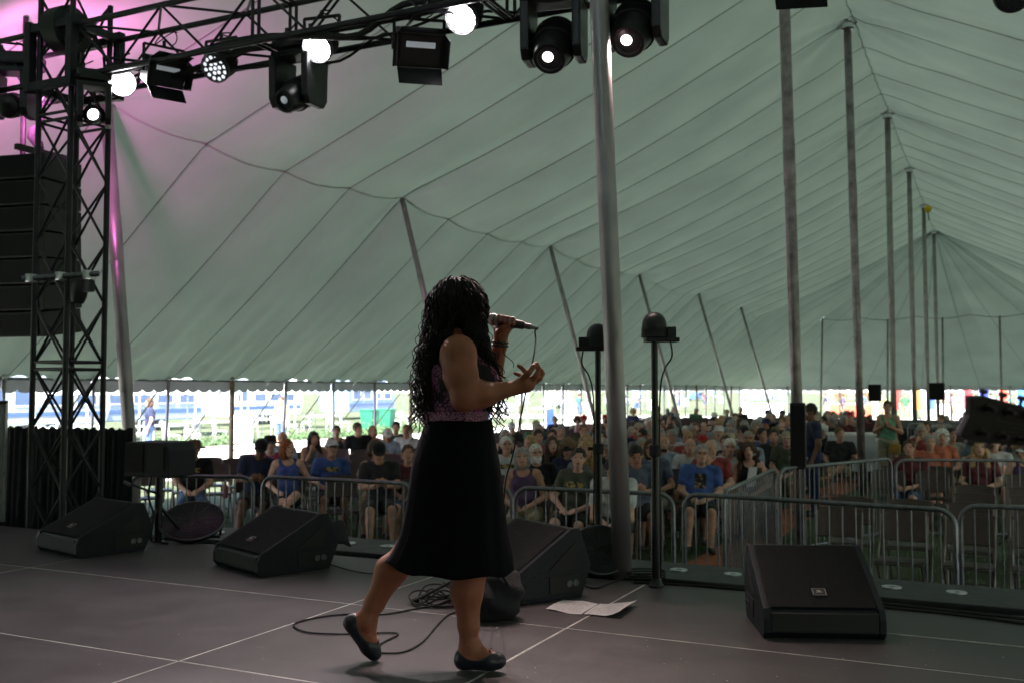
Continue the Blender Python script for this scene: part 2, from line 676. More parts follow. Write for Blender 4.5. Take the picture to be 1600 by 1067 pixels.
# stage --------------------------------------------------------------------------------
def deck_material():
    m = bpy.data.materials.new('stage_deck')
    m.use_nodes = True
    nt = m.node_tree
    b = nt.nodes['Principled BSDF']
    tc = nt.nodes.new('ShaderNodeTexCoord')
    oi = nt.nodes.new('ShaderNodeObjectInfo')
    ad = nt.nodes.new('ShaderNodeVectorMath')
    ad.operation = 'ADD'
    nt.links.new(tc.outputs['Object'], ad.inputs[0])
    cb = nt.nodes.new('ShaderNodeCombineXYZ')
    mu = nt.nodes.new('ShaderNodeMath')
    mu.operation = 'MULTIPLY'
    mu.inputs[1].default_value = 37
    nt.links.new(oi.outputs['Random'], mu.inputs[0])
    nt.links.new(mu.outputs[0], cb.inputs[2])
    nt.links.new(cb.outputs[0], ad.inputs[1])
    n1 = nt.nodes.new('ShaderNodeTexNoise')
    n1.inputs['Scale'].default_value = 3.5
    n1.inputs['Detail'].default_value = 9
    n1.inputs['Roughness'].default_value = .65
    n2 = nt.nodes.new('ShaderNodeTexNoise')
    n2.inputs['Scale'].default_value = 160
    n2.inputs['Detail'].default_value = 3
    vs = nt.nodes.new('ShaderNodeTexNoise')      # scuffs, stretched
    vs.inputs['Scale'].default_value = 5
    vs.inputs['Detail'].default_value = 7
    mp = nt.nodes.new('ShaderNodeMapping')
    mp.inputs['Scale'].default_value = (1, 9, 1)
    mp.inputs['Rotation'].default_value = (0, 0, .5)
    nt.links.new(ad.outputs[0], n1.inputs['Vector'])
    nt.links.new(ad.outputs[0], n2.inputs['Vector'])
    nt.links.new(ad.outputs[0], mp.inputs[0])
    nt.links.new(mp.outputs[0], vs.inputs['Vector'])
    r = nt.nodes.new('ShaderNodeValToRGB')
    e = r.color_ramp.elements
    e[0].position, e[1].position = .3, .75
    e[0].color = (0.050, 0.043, 0.047, 1)
    e[1].color = (0.088, 0.076, 0.080, 1)
    nt.links.new(n1.outputs['Fac'], r.inputs[0])
    r2 = nt.nodes.new('ShaderNodeValToRGB')
    r2.color_ramp.elements[0].position, r2.color_ramp.elements[1].position = .66, .74
    mix = nt.nodes.new('ShaderNodeMixRGB')
    mix.blend_type = 'ADD'
    nt.links.new(r.outputs[0], mix.inputs[1])
    mix.inputs[2].default_value = (0.05, 0.047, 0.047, 1)
    nt.links.new(vs.outputs['Fac'], r2.inputs[0])
    nt.links.new(r2.outputs[0], mix.inputs[0])
    nt.links.new(mix.outputs[0], b.inputs['Base Color'])
    mr = nt.nodes.new('ShaderNodeMapRange')
    mr.inputs['To Min'].default_value = .38
    mr.inputs['To Max'].default_value = .62
    nt.links.new(n1.outputs['Fac'], mr.inputs[0])
    nt.links.new(mr.outputs[0], b.inputs['Roughness'])
    b.inputs['Specular IOR Level'].default_value = .4
    bp = nt.nodes.new('ShaderNodeBump')
    bp.inputs['Strength'].default_value = .5
    bp.inputs['Distance'].default_value = .002
    nt.links.new(n2.outputs['Fac'], bp.inputs['Height'])
    nt.links.new(bp.outputs[0], b.inputs['Normal'])
    return m


M_DECK = deck_material()
M_TRIM = mat('worn_deck_edge', (0.62, 0.60, 0.58), 0.5, 0.1, (7, .3))
stage = thing('stage', 'low black stage of framed deck panels', None, W(5.59, 1.84, 0))
stage['kind'] = 'structure'
Ls = [-5.48, -3.04, -.60, 1.84, 3.06, 5.50, 7.94, 10.38]
Ts = [-4.17, -2.95, -1.73, -.51, .71, 1.93, 3.15, 4.37, 5.59]
for i in range(len(Ls) - 1):
    for j in range(len(Ts) - 1):
        la, lb, ta, tb = Ls[i], Ls[i + 1], Ts[j], Ts[j + 1]
        if lb > 6 and tb > 5.0:
            pass
        b_ = MB()
        e = .0065
        b_.box(W((ta + tb) / 2, (la + lb) / 2, STG - .06), (lb - la - 2 * e, tb - ta - 2 * e, .12))
        d_ = b_.build('deck_panel', M_DECK, stage, world=True)
        d_.matrix_parent_inverse = pmat(stage).inverted()
        r_ = MB()
        z = STG - .0015 + .001 * ((i + j) % 2)
        w = .005
        x0, x1 = la + .0012, lb - .0012
        y0, y1 = ta + .0012, tb - .0012
        for (a, b2, c2, d2) in ((x0, x1, y0, y0 + w), (x0, x1, y1 - w, y1), (x0, x0 + w, y0 + w, y1 - w), (x1 - w, x1, y0 + w, y1 - w)):
            r_.box(W((c2 + d2) / 2, (a + b2) / 2, z - .05), (b2 - a, d2 - c2, .1))
        # the rim lies in the panel's joint
        o = link('edge_trim', r_.mesh('edge_trim', M_TRIM), d_)
        o.matrix_parent_inverse = pmat(stage).inverted() @ pmat(stage)
        o.matrix_parent_inverse = Matrix()
# stage legs and skirt, a dark plinth under the deck
pl = MB()
pl.box(W(.7, 2.45, (STG - .13) / 2), (15.7, 9.6, STG - .13))
o = pl.build('stage_skirt', M_DRAPE, stage, world=True)
tp = MB()
tp.box(W(4.92, -1.2, STG + .0015), (3.4, .012, .003))
o = tp.build('tape_line', mat('pale_tape', (.45, .42, .38), .6, 0, (12, .4)), stage, world=True)

# ================================================================== TENT
S = 6.39
XR = -2.09
UQ, UE = 7.1, 10.9
ZR, ZQ, ZE = CAMZ + 6.45, CAMZ + 3.33, CAMZ + .167


def fabric_material(name, tr, di, k=0.13, warm=0.0):
    m = bpy.data.materials.new(name)
    m.use_nodes = True
    nt = m.node_tree
    nt.nodes.remove(nt.nodes['Principled BSDF'])
    out = nt.nodes['Material Output']
    tc = nt.nodes.new('ShaderNodeTexCoord')
    n1 = nt.nodes.new('ShaderNodeTexNoise')
    n1.inputs['Scale'].default_value = .7
    n1.inputs['Detail'].default_value = 6
    nt.links.new(tc.outputs['Object'], n1.inputs['Vector'])
    mr = nt.nodes.new('ShaderNodeMapRange')
    mr.inputs['From Min'].default_value, mr.inputs['From Max'].default_value = .3, .7
    mr.inputs['To Min'].default_value, mr.inputs['To Max'].default_value = .9, 1.08
    nt.links.new(n1.outputs['Fac'], mr.inputs[0])
    # creases: noise stretched along the slope
    mp = nt.nodes.new('ShaderNodeMapping')
    mp.inputs['Scale'].default_value = (.8, 2.6, .8)
    nt.links.new(tc.outputs['Object'], mp.inputs[0])
    n2 = nt.nodes.new('ShaderNodeTexNoise')
    n2.inputs['Scale'].default_value = 1.2
    n2.inputs['Detail'].default_value = 3
    nt.links.new(mp.outputs[0], n2.inputs['Vector'])
    bp = nt.nodes.new('ShaderNodeBump')
    bp.inputs['Strength'].default_value = .28
    bp.inputs['Distance'].default_value = .04
    nt.links.new(n2.outputs['Fac'], bp.inputs['Height'])

    def shader(t, c):
        s = nt.nodes.new(t)
        v = nt.nodes.new('ShaderNodeVectorMath')
        v.operation = 'SCALE'
        v.inputs[0].default_value = c
        nt.links.new(mr.outputs[0], v.inputs['Scale'])
        nt.links.new(v.outputs[0], s.inputs['Color'])
        nt.links.new(bp.outputs[0], s.inputs['Normal'])
        return s
    a = shader('ShaderNodeBsdfDiffuse', di)
    b = shader('ShaderNodeBsdfTranslucent', tr)
    mx = nt.nodes.new('ShaderNodeMixShader')
    mx.inputs[0].default_value = k
    nt.links.new(a.outputs[0], mx.inputs[1])
    nt.links.new(b.outputs[0], mx.inputs[2])
    nt.links.new(mx.outputs[0], out.inputs['Surface'])
    return m


M_FAB = fabric_material('tent_vinyl', (.213, .280, .230), (.55, .625, .557), .057)
M_VAL = fabric_material('valance_vinyl', (.26, .28, .26), (.62, .64, .62), .09)
M_WEB = mat('seam_webbing', (0.22, 0.25, 0.225), .9, 0, (20, .2))


def sabs(x, e=.09):
    return math.sqrt(x * x + e * e)


def zr(tau):
    return ZR - .09 * (sabs(math.sin(PI * (tau - .79)), .15) - .15) ** 1.1


def zq(tau):
    return ZQ - .20 * max(0, sabs(math.sin(PI * (tau - .28)), .12) - .12) ** .9


def zside(t, u, p=0.0):
    tau = t / S
    a = zr(tau)
    b = zq(tau)
    if u <= UQ:
        k = u / UQ
        z = a + (b - a) * k - .16 * math.sin(PI * k)
    else:
        k = (u - UQ) / (UE - UQ)
        z = b + (ZE - b) * k - .10 * math.sin(PI * k)
    # fabric belly between two seams, fluttering creases towards the eave
    z -= .06 * math.sin(PI * p) * math.sin(PI * min(1, u / UE)) ** .5
    if u > UE - 2.2:
        q = (u - (UE - 2.2)) / 2.2
        z += .03 * q * math.sin(p * PI * 7 + t) * math.sin(PI * p)
    # creases radiating from the pole tops
    for uu, per, ph, amp, ln_, nn in ((0.0, 1.0, .79, .060, 1.4, 9), (UQ, 1.0, .28, .040, 1.1, 6), (UE, .25, .03, .085, .8, 9)):
        dt = ((tau - ph + per / 2) % per - per / 2) * S
        du = u - uu
        if abs(du) < 4 and abs(dt) < 3:
            r_ = math.hypot(dt, du)
            z += amp * math.exp(-r_ / ln_) * math.sin(nn * math.atan2(dt, du) + 1.0) * min(1, r_ / .25)
    return z


tent = thing('pole_tent', 'huge off white pole tent with peaked roof over stage and seats', 'tent', W(20, 2.09, 0))
TINV = pmat(tent).inverted()
TAU0 = -1.22
seam_taus = [TAU0 + .25 * k for k in range(33)]
seam_taus = [x for x in seam_taus if x < 6.80]
T7 = 6.79 * S
TE = 8.72 * S
TQ = 7.6 * S
UQE = 5.2


def tchild(name, mb, m, smooth=True):
    return mb.build(name, m, tent, smooth=smooth, world=True)


for side in (-1, 1):
    for i in range(len(seam_taus) - 1):
        ta, tb = seam_taus[i] * S, seam_taus[i + 1] * S
        if i == len(seam_taus) - 2:
            tb = T7
        b_ = MB()
        b_.grid(lambda u, v: (XR + side * UE * u, ta + (tb - ta) * v, zside(ta + (tb - ta) * v, UE * u, v)), 72, 18)
        tchild('roof_panel', b_, M_FAB)
    for i, ta in enumerate(seam_taus):
        t = ta * S
        if i == len(seam_taus) - 1:
            t = T7
        b_ = MB()
        w = .0085
        b_.grid(lambda u, v: (XR + side * UE * u, t - w + 2 * w * v, zside(t, UE * u) - .022 - .01 * (0 < v < 1)), 54, 2)
        tchild('seam_webbing', b_, M_WEB)
    # longitudinal seam along the quarter poles
    ta, tb = seam_taus[0] * S, T7
    b_ = MB()
    b_.grid(lambda u, v: (XR + side * (UQ - .015 + .03 * v), ta + (tb - ta) * u, zside(ta + (tb - ta) * u, UQ - .015 + .03 * v) - .008), 200, 2)
    tchild('ridge_webbing', b_, mat('pale_webbing', (.42, .45, .41), .9))
lac = MB()
pts = []
for k in range(0, 190):
    t = seam_taus[0] * S + (T7 - seam_taus[0] * S) * k / 189
    pts.append((XR + .012 * (1 if k % 2 else -1), t, zside(t, .02) - .025))
lac.tube(pts, .008, 5)
tchild('ridge_lacing', lac, M_WEB)

# far hip: side fans and end fan
APX = Vector((XR, T7, ZR))


def endq(w):
    """quarter line of the hip end, peaks at poles"""
    k = abs(w)
    return ZQ - .14 * abs(math.sin(PI * (w * 2.25 + .5))) ** 1.0 * (1 - k ** 6)


def fan(side, v, w, p=0):
    vq = .6
    q = Vector((XR + side * (UQ + (UQE - UQ) * w), T7 + (TQ - T7) * w, ZQ - .35 * math.sin(PI * w) ** 2 - (0.40 if w == 0 else 0) * 0))
    e_ = Vector((XR + side * UE, T7 + (TE - T7) * w, ZE))
    if v <= vq:
        k = v / vq
        P = APX.lerp(q, k)
        P.z -= .12 * math.sin(PI * k) + .03 * math.sin(PI * p)
    else:
        k = (v - vq) / (1 - vq)
        P = q.lerp(e_, k)
        P.z -= .06 * math.sin(PI * k) + .03 * math.sin(PI * p) * (1 - k)
    return P


def efan(v, w, p=0):
    vq = .55
    q = Vector((XR + UQE * w, TQ, endq(w)))
    e_ = Vector((XR + UE * w, TE, ZE))
    if v <= vq:
        k = v / vq
        P = APX.lerp(q, k)
        P.z -= .12 * math.sin(PI * k) + .03 * math.sin(PI * p)
    else:
        k = (v - vq) / (1 - vq)
        P = q.lerp(e_, k)
        P.z -= .06 * math.sin(PI * k) + .03 * math.sin(PI * p) * (1 - k)
    return P


NS, NE = 7, 8
for side in (-1, 1):
    for i in range(NS):
        b_ = MB()
        # blend with the side profile at the joint with the long roof
        b_.grid(lambda u, v: fan(side, u, (i + v) / NS, v) if (i + v) > 0 else Vector((XR + side * (UQ * u / .6 if u <= .6 else UQ + (UE - UQ) * (u - .6) / .4), T7, zside(T7, (UQ * u / .6 if u <= .6 else UQ + (UE - UQ) * (u - .6) / .4)))), 30, 8)
        tchild('roof_panel', b_, M_FAB)
        b_ = MB()
        b_.grid(lambda u, v: fan(side, u, (i + 1) / NS) + Vector((0, -.02 + .04 * v, -.03)), 30, 1)
        tchild('seam_webbing', b_, M_WEB)
for i in range(NE):
    b_ = MB()
    b_.grid(lambda u, v: efan(u, -1 + 2 * (i + v) / NE, v), 30, 8)
    tchild('roof_panel', b_, M_FAB)
    b_ = MB()
    b_.grid(lambda u, v: efan(u, -1 + 2 * (i + .5) / NE) + Vector((-.010 + .02 * v, 0, -.04)), 30, 1)
    tchild('seam_webbing', b_, M_WEB)
b_ = MB()
b_.grid(lambda u, v: efan(.55, -1 + 2 * u) + Vector((0, -.03, -.02 - .03 * v)), 60, 1)
tchild('ridge_webbing', b_, M_WEB)

# eave: valance bays, perimeter poles, guy straps
M_STRAP = mat('white_strap', (.8, .8, .78), .7)
eave = [((XR - UE, tau * S), (-1, 0)) for tau in seam_taus[2:]]
far_left = [((XR - UE, T7 + (TE - T7) * (i + 1) / NS), (-1, 0)) for i in range(NS)]
far_end = [((XR - UE + 2 * UE * i / (NE), TE), (0, 1)) for i in range(0, NE + 1)]
left_run = eave + far_left
VD = .235


def valance(a, b, nrm):
    a, b = Vector((*a, 0)), Vector((*b, 0))
    n = 6
    mb = MB()
    m = 8
    tot = n * m

    def fn(u, v):
        P = a.lerp(b, u)
        s = (u * n) % 1.0
        drop = VD - .05 * (1 - abs(math.sin(PI * s)) ** .6)
        P = P + Vector((nrm[0], nrm[1], 0)) * (-.006 + .018 * v + .012 * math.sin(u * 17 + a.y) * v)
        P.z = ZE + .015 - drop * v
        return P
    mb.grid(fn, tot, 3)
    return mb


for i in range(len(left_run) - 1):
    tchild('valance', valance(left_run[i][0], left_run[i + 1][0], (-1, 0)), M_VAL)
    rp = MB()
    a, b = left_run[i][0], left_run[i + 1][0]
    rp.tube([(a[0] + .02, a[1], ZE - .01), (b[0] + .02, b[1], ZE - .01)], .014, 6)
    tchild('eave_rope', rp, M_WEB)
for i in range(NE):
    tchild('valance', valance(far_end[i][0], far_end[i + 1][0], (0, 1)), M_VAL)
pr = random.Random(5)
for k, ((x, y), nrm) in enumerate(left_run + far_end[1:]):
    thick = (k % 4 == 0)
    lean = Vector((nrm[0], nrm[1], 0)) * pr.uniform(-.1, .08)
    top = Vector((x, y, ZE + .1)) - Vector((nrm[0], nrm[1], 0)) * .06
    base = Vector((x, y, 0)) + lean
    b_ = MB()
    r = .046 if thick else pr.choice([.024, .028, .03])
    b_.tube([base, top], r, 10)
    po = tchild('perimeter_pole', b_, M_WOODP if thick else M_POLE)
    b_ = MB()
    b_.lathe([(.03, 0), (.05, .01), (.05, .05), (.02, .06)], 10, Matrix.Translation(top - Vector((0, 0, .12))))
    o = link('pole_cap', b_.mesh('pole_cap', M_CHROME, True), po)
    o.matrix_parent_inverse = Matrix()
    if k % 1 == 0:
        b_ = MB()
        out_ = Vector((nrm[0], nrm[1], 0))
        st = Vector((x, y, 0)) + out_ * 1.9
        d = Vector((-nrm[1], nrm[0], 0)) * .025
        b_.add([top + d, top - d, st - d, st + d], [(0, 1, 2, 3)])
        tchild('guy_strap', b_, M_STRAP)
        b_ = MB()
        b_.tube([st + Vector((0, 0, -.2)), st + out_ * .15 + Vector((0, 0, .3))], .016, 6)
        tchild('stake', b_, M_STEEL)


# centre poles
def pole(name, base, top, r, m, sleeve=None, bracket=True, caplen=.5):
    b_ = MB()
    base, top = Vector(base), Vector(top)
    d = (top - base).normalized()
    b_.tube([base, base.lerp(top, .3), base.lerp(top, .6), top], r, 18)
    po = tchild(name, b_, m)
    n = 0
    if sleeve:
        for k in sleeve:
            b_ = MB()
            P = base.lerp(top, k)
            b_.tube([P - d * .28, P - d * .27, P + d * .27, P + d * .28], [r * 1.01, r * 1.08, r * 1.08, r * 1.01], 18)
            o = link('sleeve', b_.mesh('sleeve', m, 'auto'), po)
    if bracket:
        b_ = MB()
        b_.tube([top - d * .16, top - d * .15, top + d * .02, top + d * .06], [r * 1.0, r * 1.7, r * 1.7, r * .5], 12)
        ring = [top + Vector((.16 * math.cos(a), .16 * math.sin(a), -.04)) for a in [2 * PI * q / 16 for q in range(16)]]
        b_.tube(ring, .014, 6, closed=True)
        for q in range(4):
            a = q * PI / 2 + .4
            b_.tube([top - d * .05, top + Vector((.16 * math.cos(a), .16 * math.sin(a), -.04))], .012, 6)
        link('bale_ring', b_.mesh('bale_ring', M_CHROME, 'auto'), po)
    return po


P1b = fl(979, 903, STG)
P1b = Vector((P1b.x, 5.70, 0))
pole('centre_pole', P1b, P1b + Vector((-.33, .02, ZR - .15)), .059, M_POLE, sleeve=(.62,))
b2 = at(1251, 760, 11.35)
pole('centre_pole', (b2.x, b2.y, 0), (b2.x - .14, b2.y, ZR - .1), .064, M_POLEW, sleeve=(.55,))
for i, (px, ps) in enumerate(((1357, 1342), (1403, 1399), (1434, 1431), (1453, 1450), (1462, 1460))):
    t = (.79 + i + 2) * S
    Lb = L_of(px, t)
    Lt = L_of(ps, t)
    pole('centre_pole', W(t, 2.09 - .03 * (i == 0), 0), W(t, 2.09 + (.10 if i == 0 else .03), zside(t, 0) - .06), .066, M_POLEW if i < 1 else M_POLED, sleeve=(.5, .8) if i == 1 else (.62,))

# quarter poles
for n in range(1, 7):
    t = (n + .28) * S
    top = Vector((XR - UQ, t, zside(t, UQ) - .05))
    q = Vector((XR - UQ + 1.45, t - .05, 0))
    if n == 1:
        q = Vector((XR - UQ + .85, t - .2, 0))
    pole('quarter_pole', q, top, .046 if n > 1 else .07, M_POLED if n > 1 else M_POLE, sleeve=(.42, .7), bracket=False)
for w in (-1, -.444, .0, .444, 1):
    Pq = Vector((XR + UQE * w, TQ, endq(w)))
    pole('quarter_pole', Pq * 1.0 + Vector((.0, -1.1, -Pq.z)), Pq, .045, M_POLED, bracket=False)

# ================================================================== STAGE GEAR
# subwoofers lined up against the stage front
cup = MB()
cup.lathe([(.055, 0), (.055, .006), (.02, .006), (.018, -.02)], 18)
cup_me = cup.mesh('pole_socket', M_ALU, 'auto')
sub_box = MB()
sub_box.box((0, 0, .41), (1.20, .56, .82))
sub_me = sub_box.mesh('cabinet', M_BLK, bevel=.012)
gr = MB()
gr.box((0, .287, .41), (1.10, .012, .72))
grille_me = gr.mesh('grille', mat('black_grille', (.01, .01, .011), .6, .3, (90, .5), (220, .6)))
hd = MB()
for sx in (-1, 1):
    hd.box((sx * .604, 0, .5), (.012, .22, .1))
hd_me = hd.mesh('handle', M_RUB)
order = ['rightmost', 'second from right', 'third from right', 'fourth from right', 'fifth from right', 'sixth from right']
for i, Lc in enumerate((-.86, .39, 1.64, 2.89, 4.14, 5.39)):
    sb = thing('subwoofer', f'black subwoofer cabinet lined up against the stage front, {order[i]}', 'subwoofer', W(6.10, Lc, 0), 0, 'subwoofers along the stage front')
    link('cabinet', sub_me, sb)
    link('grille', grille_me, sb)
    link('handle', hd_me, sb)
    for dx in (-.17, .17):
        o = link('pole_socket', cup_me, sb)
        o.location = (dx, .02, .82)


# wedge monitors --------------------------------------------------------------------
M_GRIL = mat('monitor_grille', (.005, .0045, .006), .65, 0, (30, .3), (260, .7), spec=.25)
M_CAB = mat('monitor_cabinet', (.008, .009, .015), .55, 0, (40, .3), (140, .35), spec=.3)


def text_mesh(name, body, size, mtl, parent, M, ext=.0008):
    cu = bpy.data.curves.new(name, 'FONT')
    cu.body = body
    cu.size = size
    cu.extrude = ext
    cu.align_x = 'CENTER'
    cu.align_y = 'CENTER'
    cu.materials.append(mtl)
    tmp = bpy.data.objects.new(name + '_tmp', cu)
    COL.objects.link(tmp)
    bpy.context.view_layer.update()
    me = bpy.data.meshes.new_from_object(tmp.evaluated_get(bpy.context.evaluated_depsgraph_get()))
    bpy.data.objects.remove(tmp)
    if not me.materials:
        me.materials.append(mtl)
    o = bpy.data.objects.new(name, me)
    COL.objects.link(o)
    o.parent = parent
    o.matrix_local = M
    return o


def wedge(label, loc, rot, w=.56, d=.60, h=.36, badge=True, tag_group='stage monitors'):
    """front (-y local) is the sloping grille, seen by the performer"""
    t = thing('stage_monitor', label, 'monitor', loc, rot, tag_group)
    # side profile in (y,z), front low lip then slope to the top at the back
    prof = [(-d * .5 + .03, 0), (d * .38, 0), (d * .5, h * .45), (d * .36, h), (d * .26, h), (-d * .5 + .02, .135), (-d * .5, .09), (-d * .5, .03)]
    M = Matrix.Rotation(PI / 2, 4, 'Z')    # prism's x -> world y
    sw = .03
    for sx in (-1, 1):
        b = MB()
        x0, x1 = (sx * (w / 2 - sw), sx * w / 2)
        # side cheek with an open triangular hand hole and a connector recess, built as a ring of quads around the hole
        b.prism(prof, -x1, -x0, M)
        ck = b.build('side_cheek', M_CAB, t, bevel=.006)
        hole = MB()
        tri = [(-.02, h * .42), (d * .30, h * .42), (d * .30, h * .80)]
        e = .004 * sx
        hole.prism(tri, -(x1 + e), -(x1 - .002 * sx), M)
        hole.build('hand_hole', M_RUB, ck)
        rc = MB()
        rc.prism([(-.01, h * .10), (d * .36, h * .10), (d * .36, h * .34), (-.01, h * .34)], -(x1 + e), -(x1 - .002 * sx), M)
        rc.build('connector_recess', M_RUB, ck)
        cn = MB()
        for yy in (d * .22, d * .30):
            cn.lathe([(.018, 0), (.018, .006), (.012, .006), (.012, .002)], 14, Matrix.Translation((x1 + e, yy, h * .22)) @ Matrix.Rotation(sx * PI / 2, 4, 'Y'))
        cn.build('connector', M_STEEL, ck)
    b = MB()
    inner = [(y, z) for y, z in prof]
    ip = [(-d * .5 + .035, .004), (d * .37, .004), (d * .49, h * .45), (d * .35, h - .006), (d * .26, h - .006), (-d * .5 + .024, .125), (-d * .5 + .008, .09), (-d * .5 + .008, .03)]
    b.prism(ip, -(w / 2 - sw - .001), (w / 2 - sw - .001), M)
    b.build('cabinet', M_CAB, t)
    # perforated grille plate: a corrugated slab on the slope
    b = MB()
    y0, z0, y1, z1 = -d * .5 + .03, .137, d * .25, h - .004
    nrm = Vector((0, -(z1 - z0), (y1 - y0))).normalized()
    n = 84
    for k in range(n):
        xa = -(w / 2 - sw - .004) + (w - 2 * sw - .008) * k / n
        xb = xa + (w - 2 * sw - .008) / n * .62
        A, B = Vector((0, y0, z0)), Vector((0, y1, z1))
        o1 = nrm * .006
        b.add([A + o1 + Vector((xa, 0, 0)), A + o1 + Vector((xb, 0, 0)), B + o1 + Vector((xb, 0, 0)), B + o1 + Vector((xa, 0, 0))], [(0, 1, 2, 3)])
    A, B = Vector((0, y0, z0)), Vector((0, y1, z1))
    xw = w / 2 - sw - .003
    b.add([A + nrm * .003 + Vector((-xw, 0, 0)), A + nrm * .003 + Vector((xw, 0, 0)), B + nrm * .003 + Vector((xw, 0, 0)), B + nrm * .003 + Vector((-xw, 0, 0))], [(0, 1, 2, 3)])
    gl = b.build('grille', M_GRIL, t)
    lip = MB()
    lip.box((0, -d * .5 + .012, .075), (w - 2 * sw - .002, .02, .085))
    lip.build('front_lip', M_RUB, t, bevel=.008)
    if badge:
        P = A.lerp(B, .22) + nrm * .009
        x = Vector((1, 0, 0))
        y = (B - A).normalized()
        MM = Matrix((x, y, nrm)).transposed().to_4x4()
        MM.translation = P
        bd = MB()
        bd.box((0, 0, 0), (.062, .045, .004))
        bo = bd.build('badge', mat('badge_silver', (.35, .30, .30), .35, .7), gl)
        bo.matrix_local = MM
        bi = MB()
        bi.box((0, 0, .0025), (.052, .036, .002))
        bi.build('badge_face', mat('badge_dark', (.05, .03, .03), .5), bo)
        text_mesh('badge_text', 'JBL', .019, mat('badge_letters', (.6, .55, .55), .4), bo, Matrix.Translation((0, 0, .0042)))
        MM2 = MM.copy()
    return t


def yaw_to(P, Q):
    d = Q - P
    return math.atan2(d.y, d.x) + PI / 2     # local -y looks from P towards Q


w4 = fl(1268, 978)
wedge('black wedge monitor with silver badge at the right, facing the camera', w4, yaw_to(w4, Vector((.95, .6, STG))), w=.54, d=.53, h=.36)
w1 = fl(148, 858)
wedge('black wedge monitor farthest left, beside the lattice tower', w1, rad(-14), w=.58, d=.56, h=.33)
w2 = fl(430, 884)
wedge('black wedge monitor with a dark cloth thrown over its corner', w2, rad(-22), w=.60, d=.56, h=.345)
w3 = fl(815, 925)
wedge('black wedge monitor just behind the singer, sheets of paper beside it', w3, rad(-30), w=.55, d=.54, h=.37)

# dark cloth over the second wedge's corner
ct = MB()
cc = at(492, 822, Z_of(0, 0) + (w2 - EYE).dot(FW) + .1)
cn_ = random.Random(9)


def clothfn(u, v):
    x = (u - .5) * .36
    y = (v - .5) * .34
    fall = max(0, abs(x) - .09) * 1.5 + max(0, -y - .05) * 0.9 + max(0, y - .12) * .9
    z = -.95 * fall + .015 * math.sin(x * 41 + 2 * y * 13) + .012 * math.sin(y * 37 + x * 9)
    q = zrot(rad(-22)) @ Vector((x * .92, y, z))
    return cc + q + Vector((0, 0, .045))


ct.grid(clothfn, 28, 26)
o = ct.build('folded_jacket', M_DRAPE, smooth=True)
sm = o.modifiers.new('thick', 'SOLIDIFY')
sm.thickness = .012
tag(o, 'dark cloth draped over the corner of the second wedge monitor', 'cloth')


# round black discs leaning at the stage edge
def disc(label, P, r, tilt, rz, sx=1.0):
    t = thing('round_fan', label, 'fan', P, rz, 'round black fans at the stage edge')
    M = Matrix.Translation((0, 0, r * math.sin(tilt) + .01)) @ Matrix.Rotation(-(PI / 2 - tilt) + PI / 2, 4, 'X')
    M = Matrix.Translation((0, 0, r * math.sin(tilt) + .02)) @ Matrix.Rotation(tilt, 4, 'X')
    b = MB()
    b.lathe([(r * .3, -.06), (r * .86, -.045), (r * .97, -.02), (r, 0), (r * .96, .012), (r * .9, .004), (r * .3, -.012), (.001, -.015)], 40, M, caps=False)
    b.build('shell', M_BLKM, t, smooth='auto')
    b = MB()
    ring = [M @ Vector((r * .985 * math.cos(a), r * .985 * math.sin(a), .006)) for a in [2 * PI * k / 48 for k in range(48)]]
    b.tube(ring, .008, 6, closed=True)
    b.build('rim', mat('rim_grey', (.09, .09, .10), .3, .6), t, smooth=True)
    b = MB()
    for q in range(8):
        rr = r * (.2 + .095 * q)
        ring = [M @ Vector((rr * math.cos(a), rr * math.sin(a), .012)) for a in [2 * PI * k / 32 for k in range(32)]]
        b.tube(ring, .0022, 4, closed=True)
    for q in range(12):
        a = q * PI / 6
        b.tube([M @ Vector((.1 * r * math.cos(a), .1 * r * math.sin(a), .014)), M @ Vector((r * .96 * math.cos(a), r * .96 * math.sin(a), .012))], .0026, 4)
    b.build('guard', M_BLKM, t)
    b = MB()
    for s_ in (-1, 1):
        b.tube([(s_ * r * .8, .02, 0.012), (s_ * r * .8, .12, .012), M @ Vector((s_ * r * .9, 0, 0))], .011, 6)
    b.tube([(-r * .8, .06, .012), (r * .8, .06, .012)], .011, 6)
    b.build('floor_bracket', M_BLKM, t)
    return t


D1 = fl(300, 843)
disc('round black floor fan leaning beside the speaker stand at left', D1, .235, rad(30), rad(35))
D2 = fl(938, 898)
disc('round black floor fan behind the middle wedge monitor, by the metal pole', D2, .175, rad(48), rad(28))


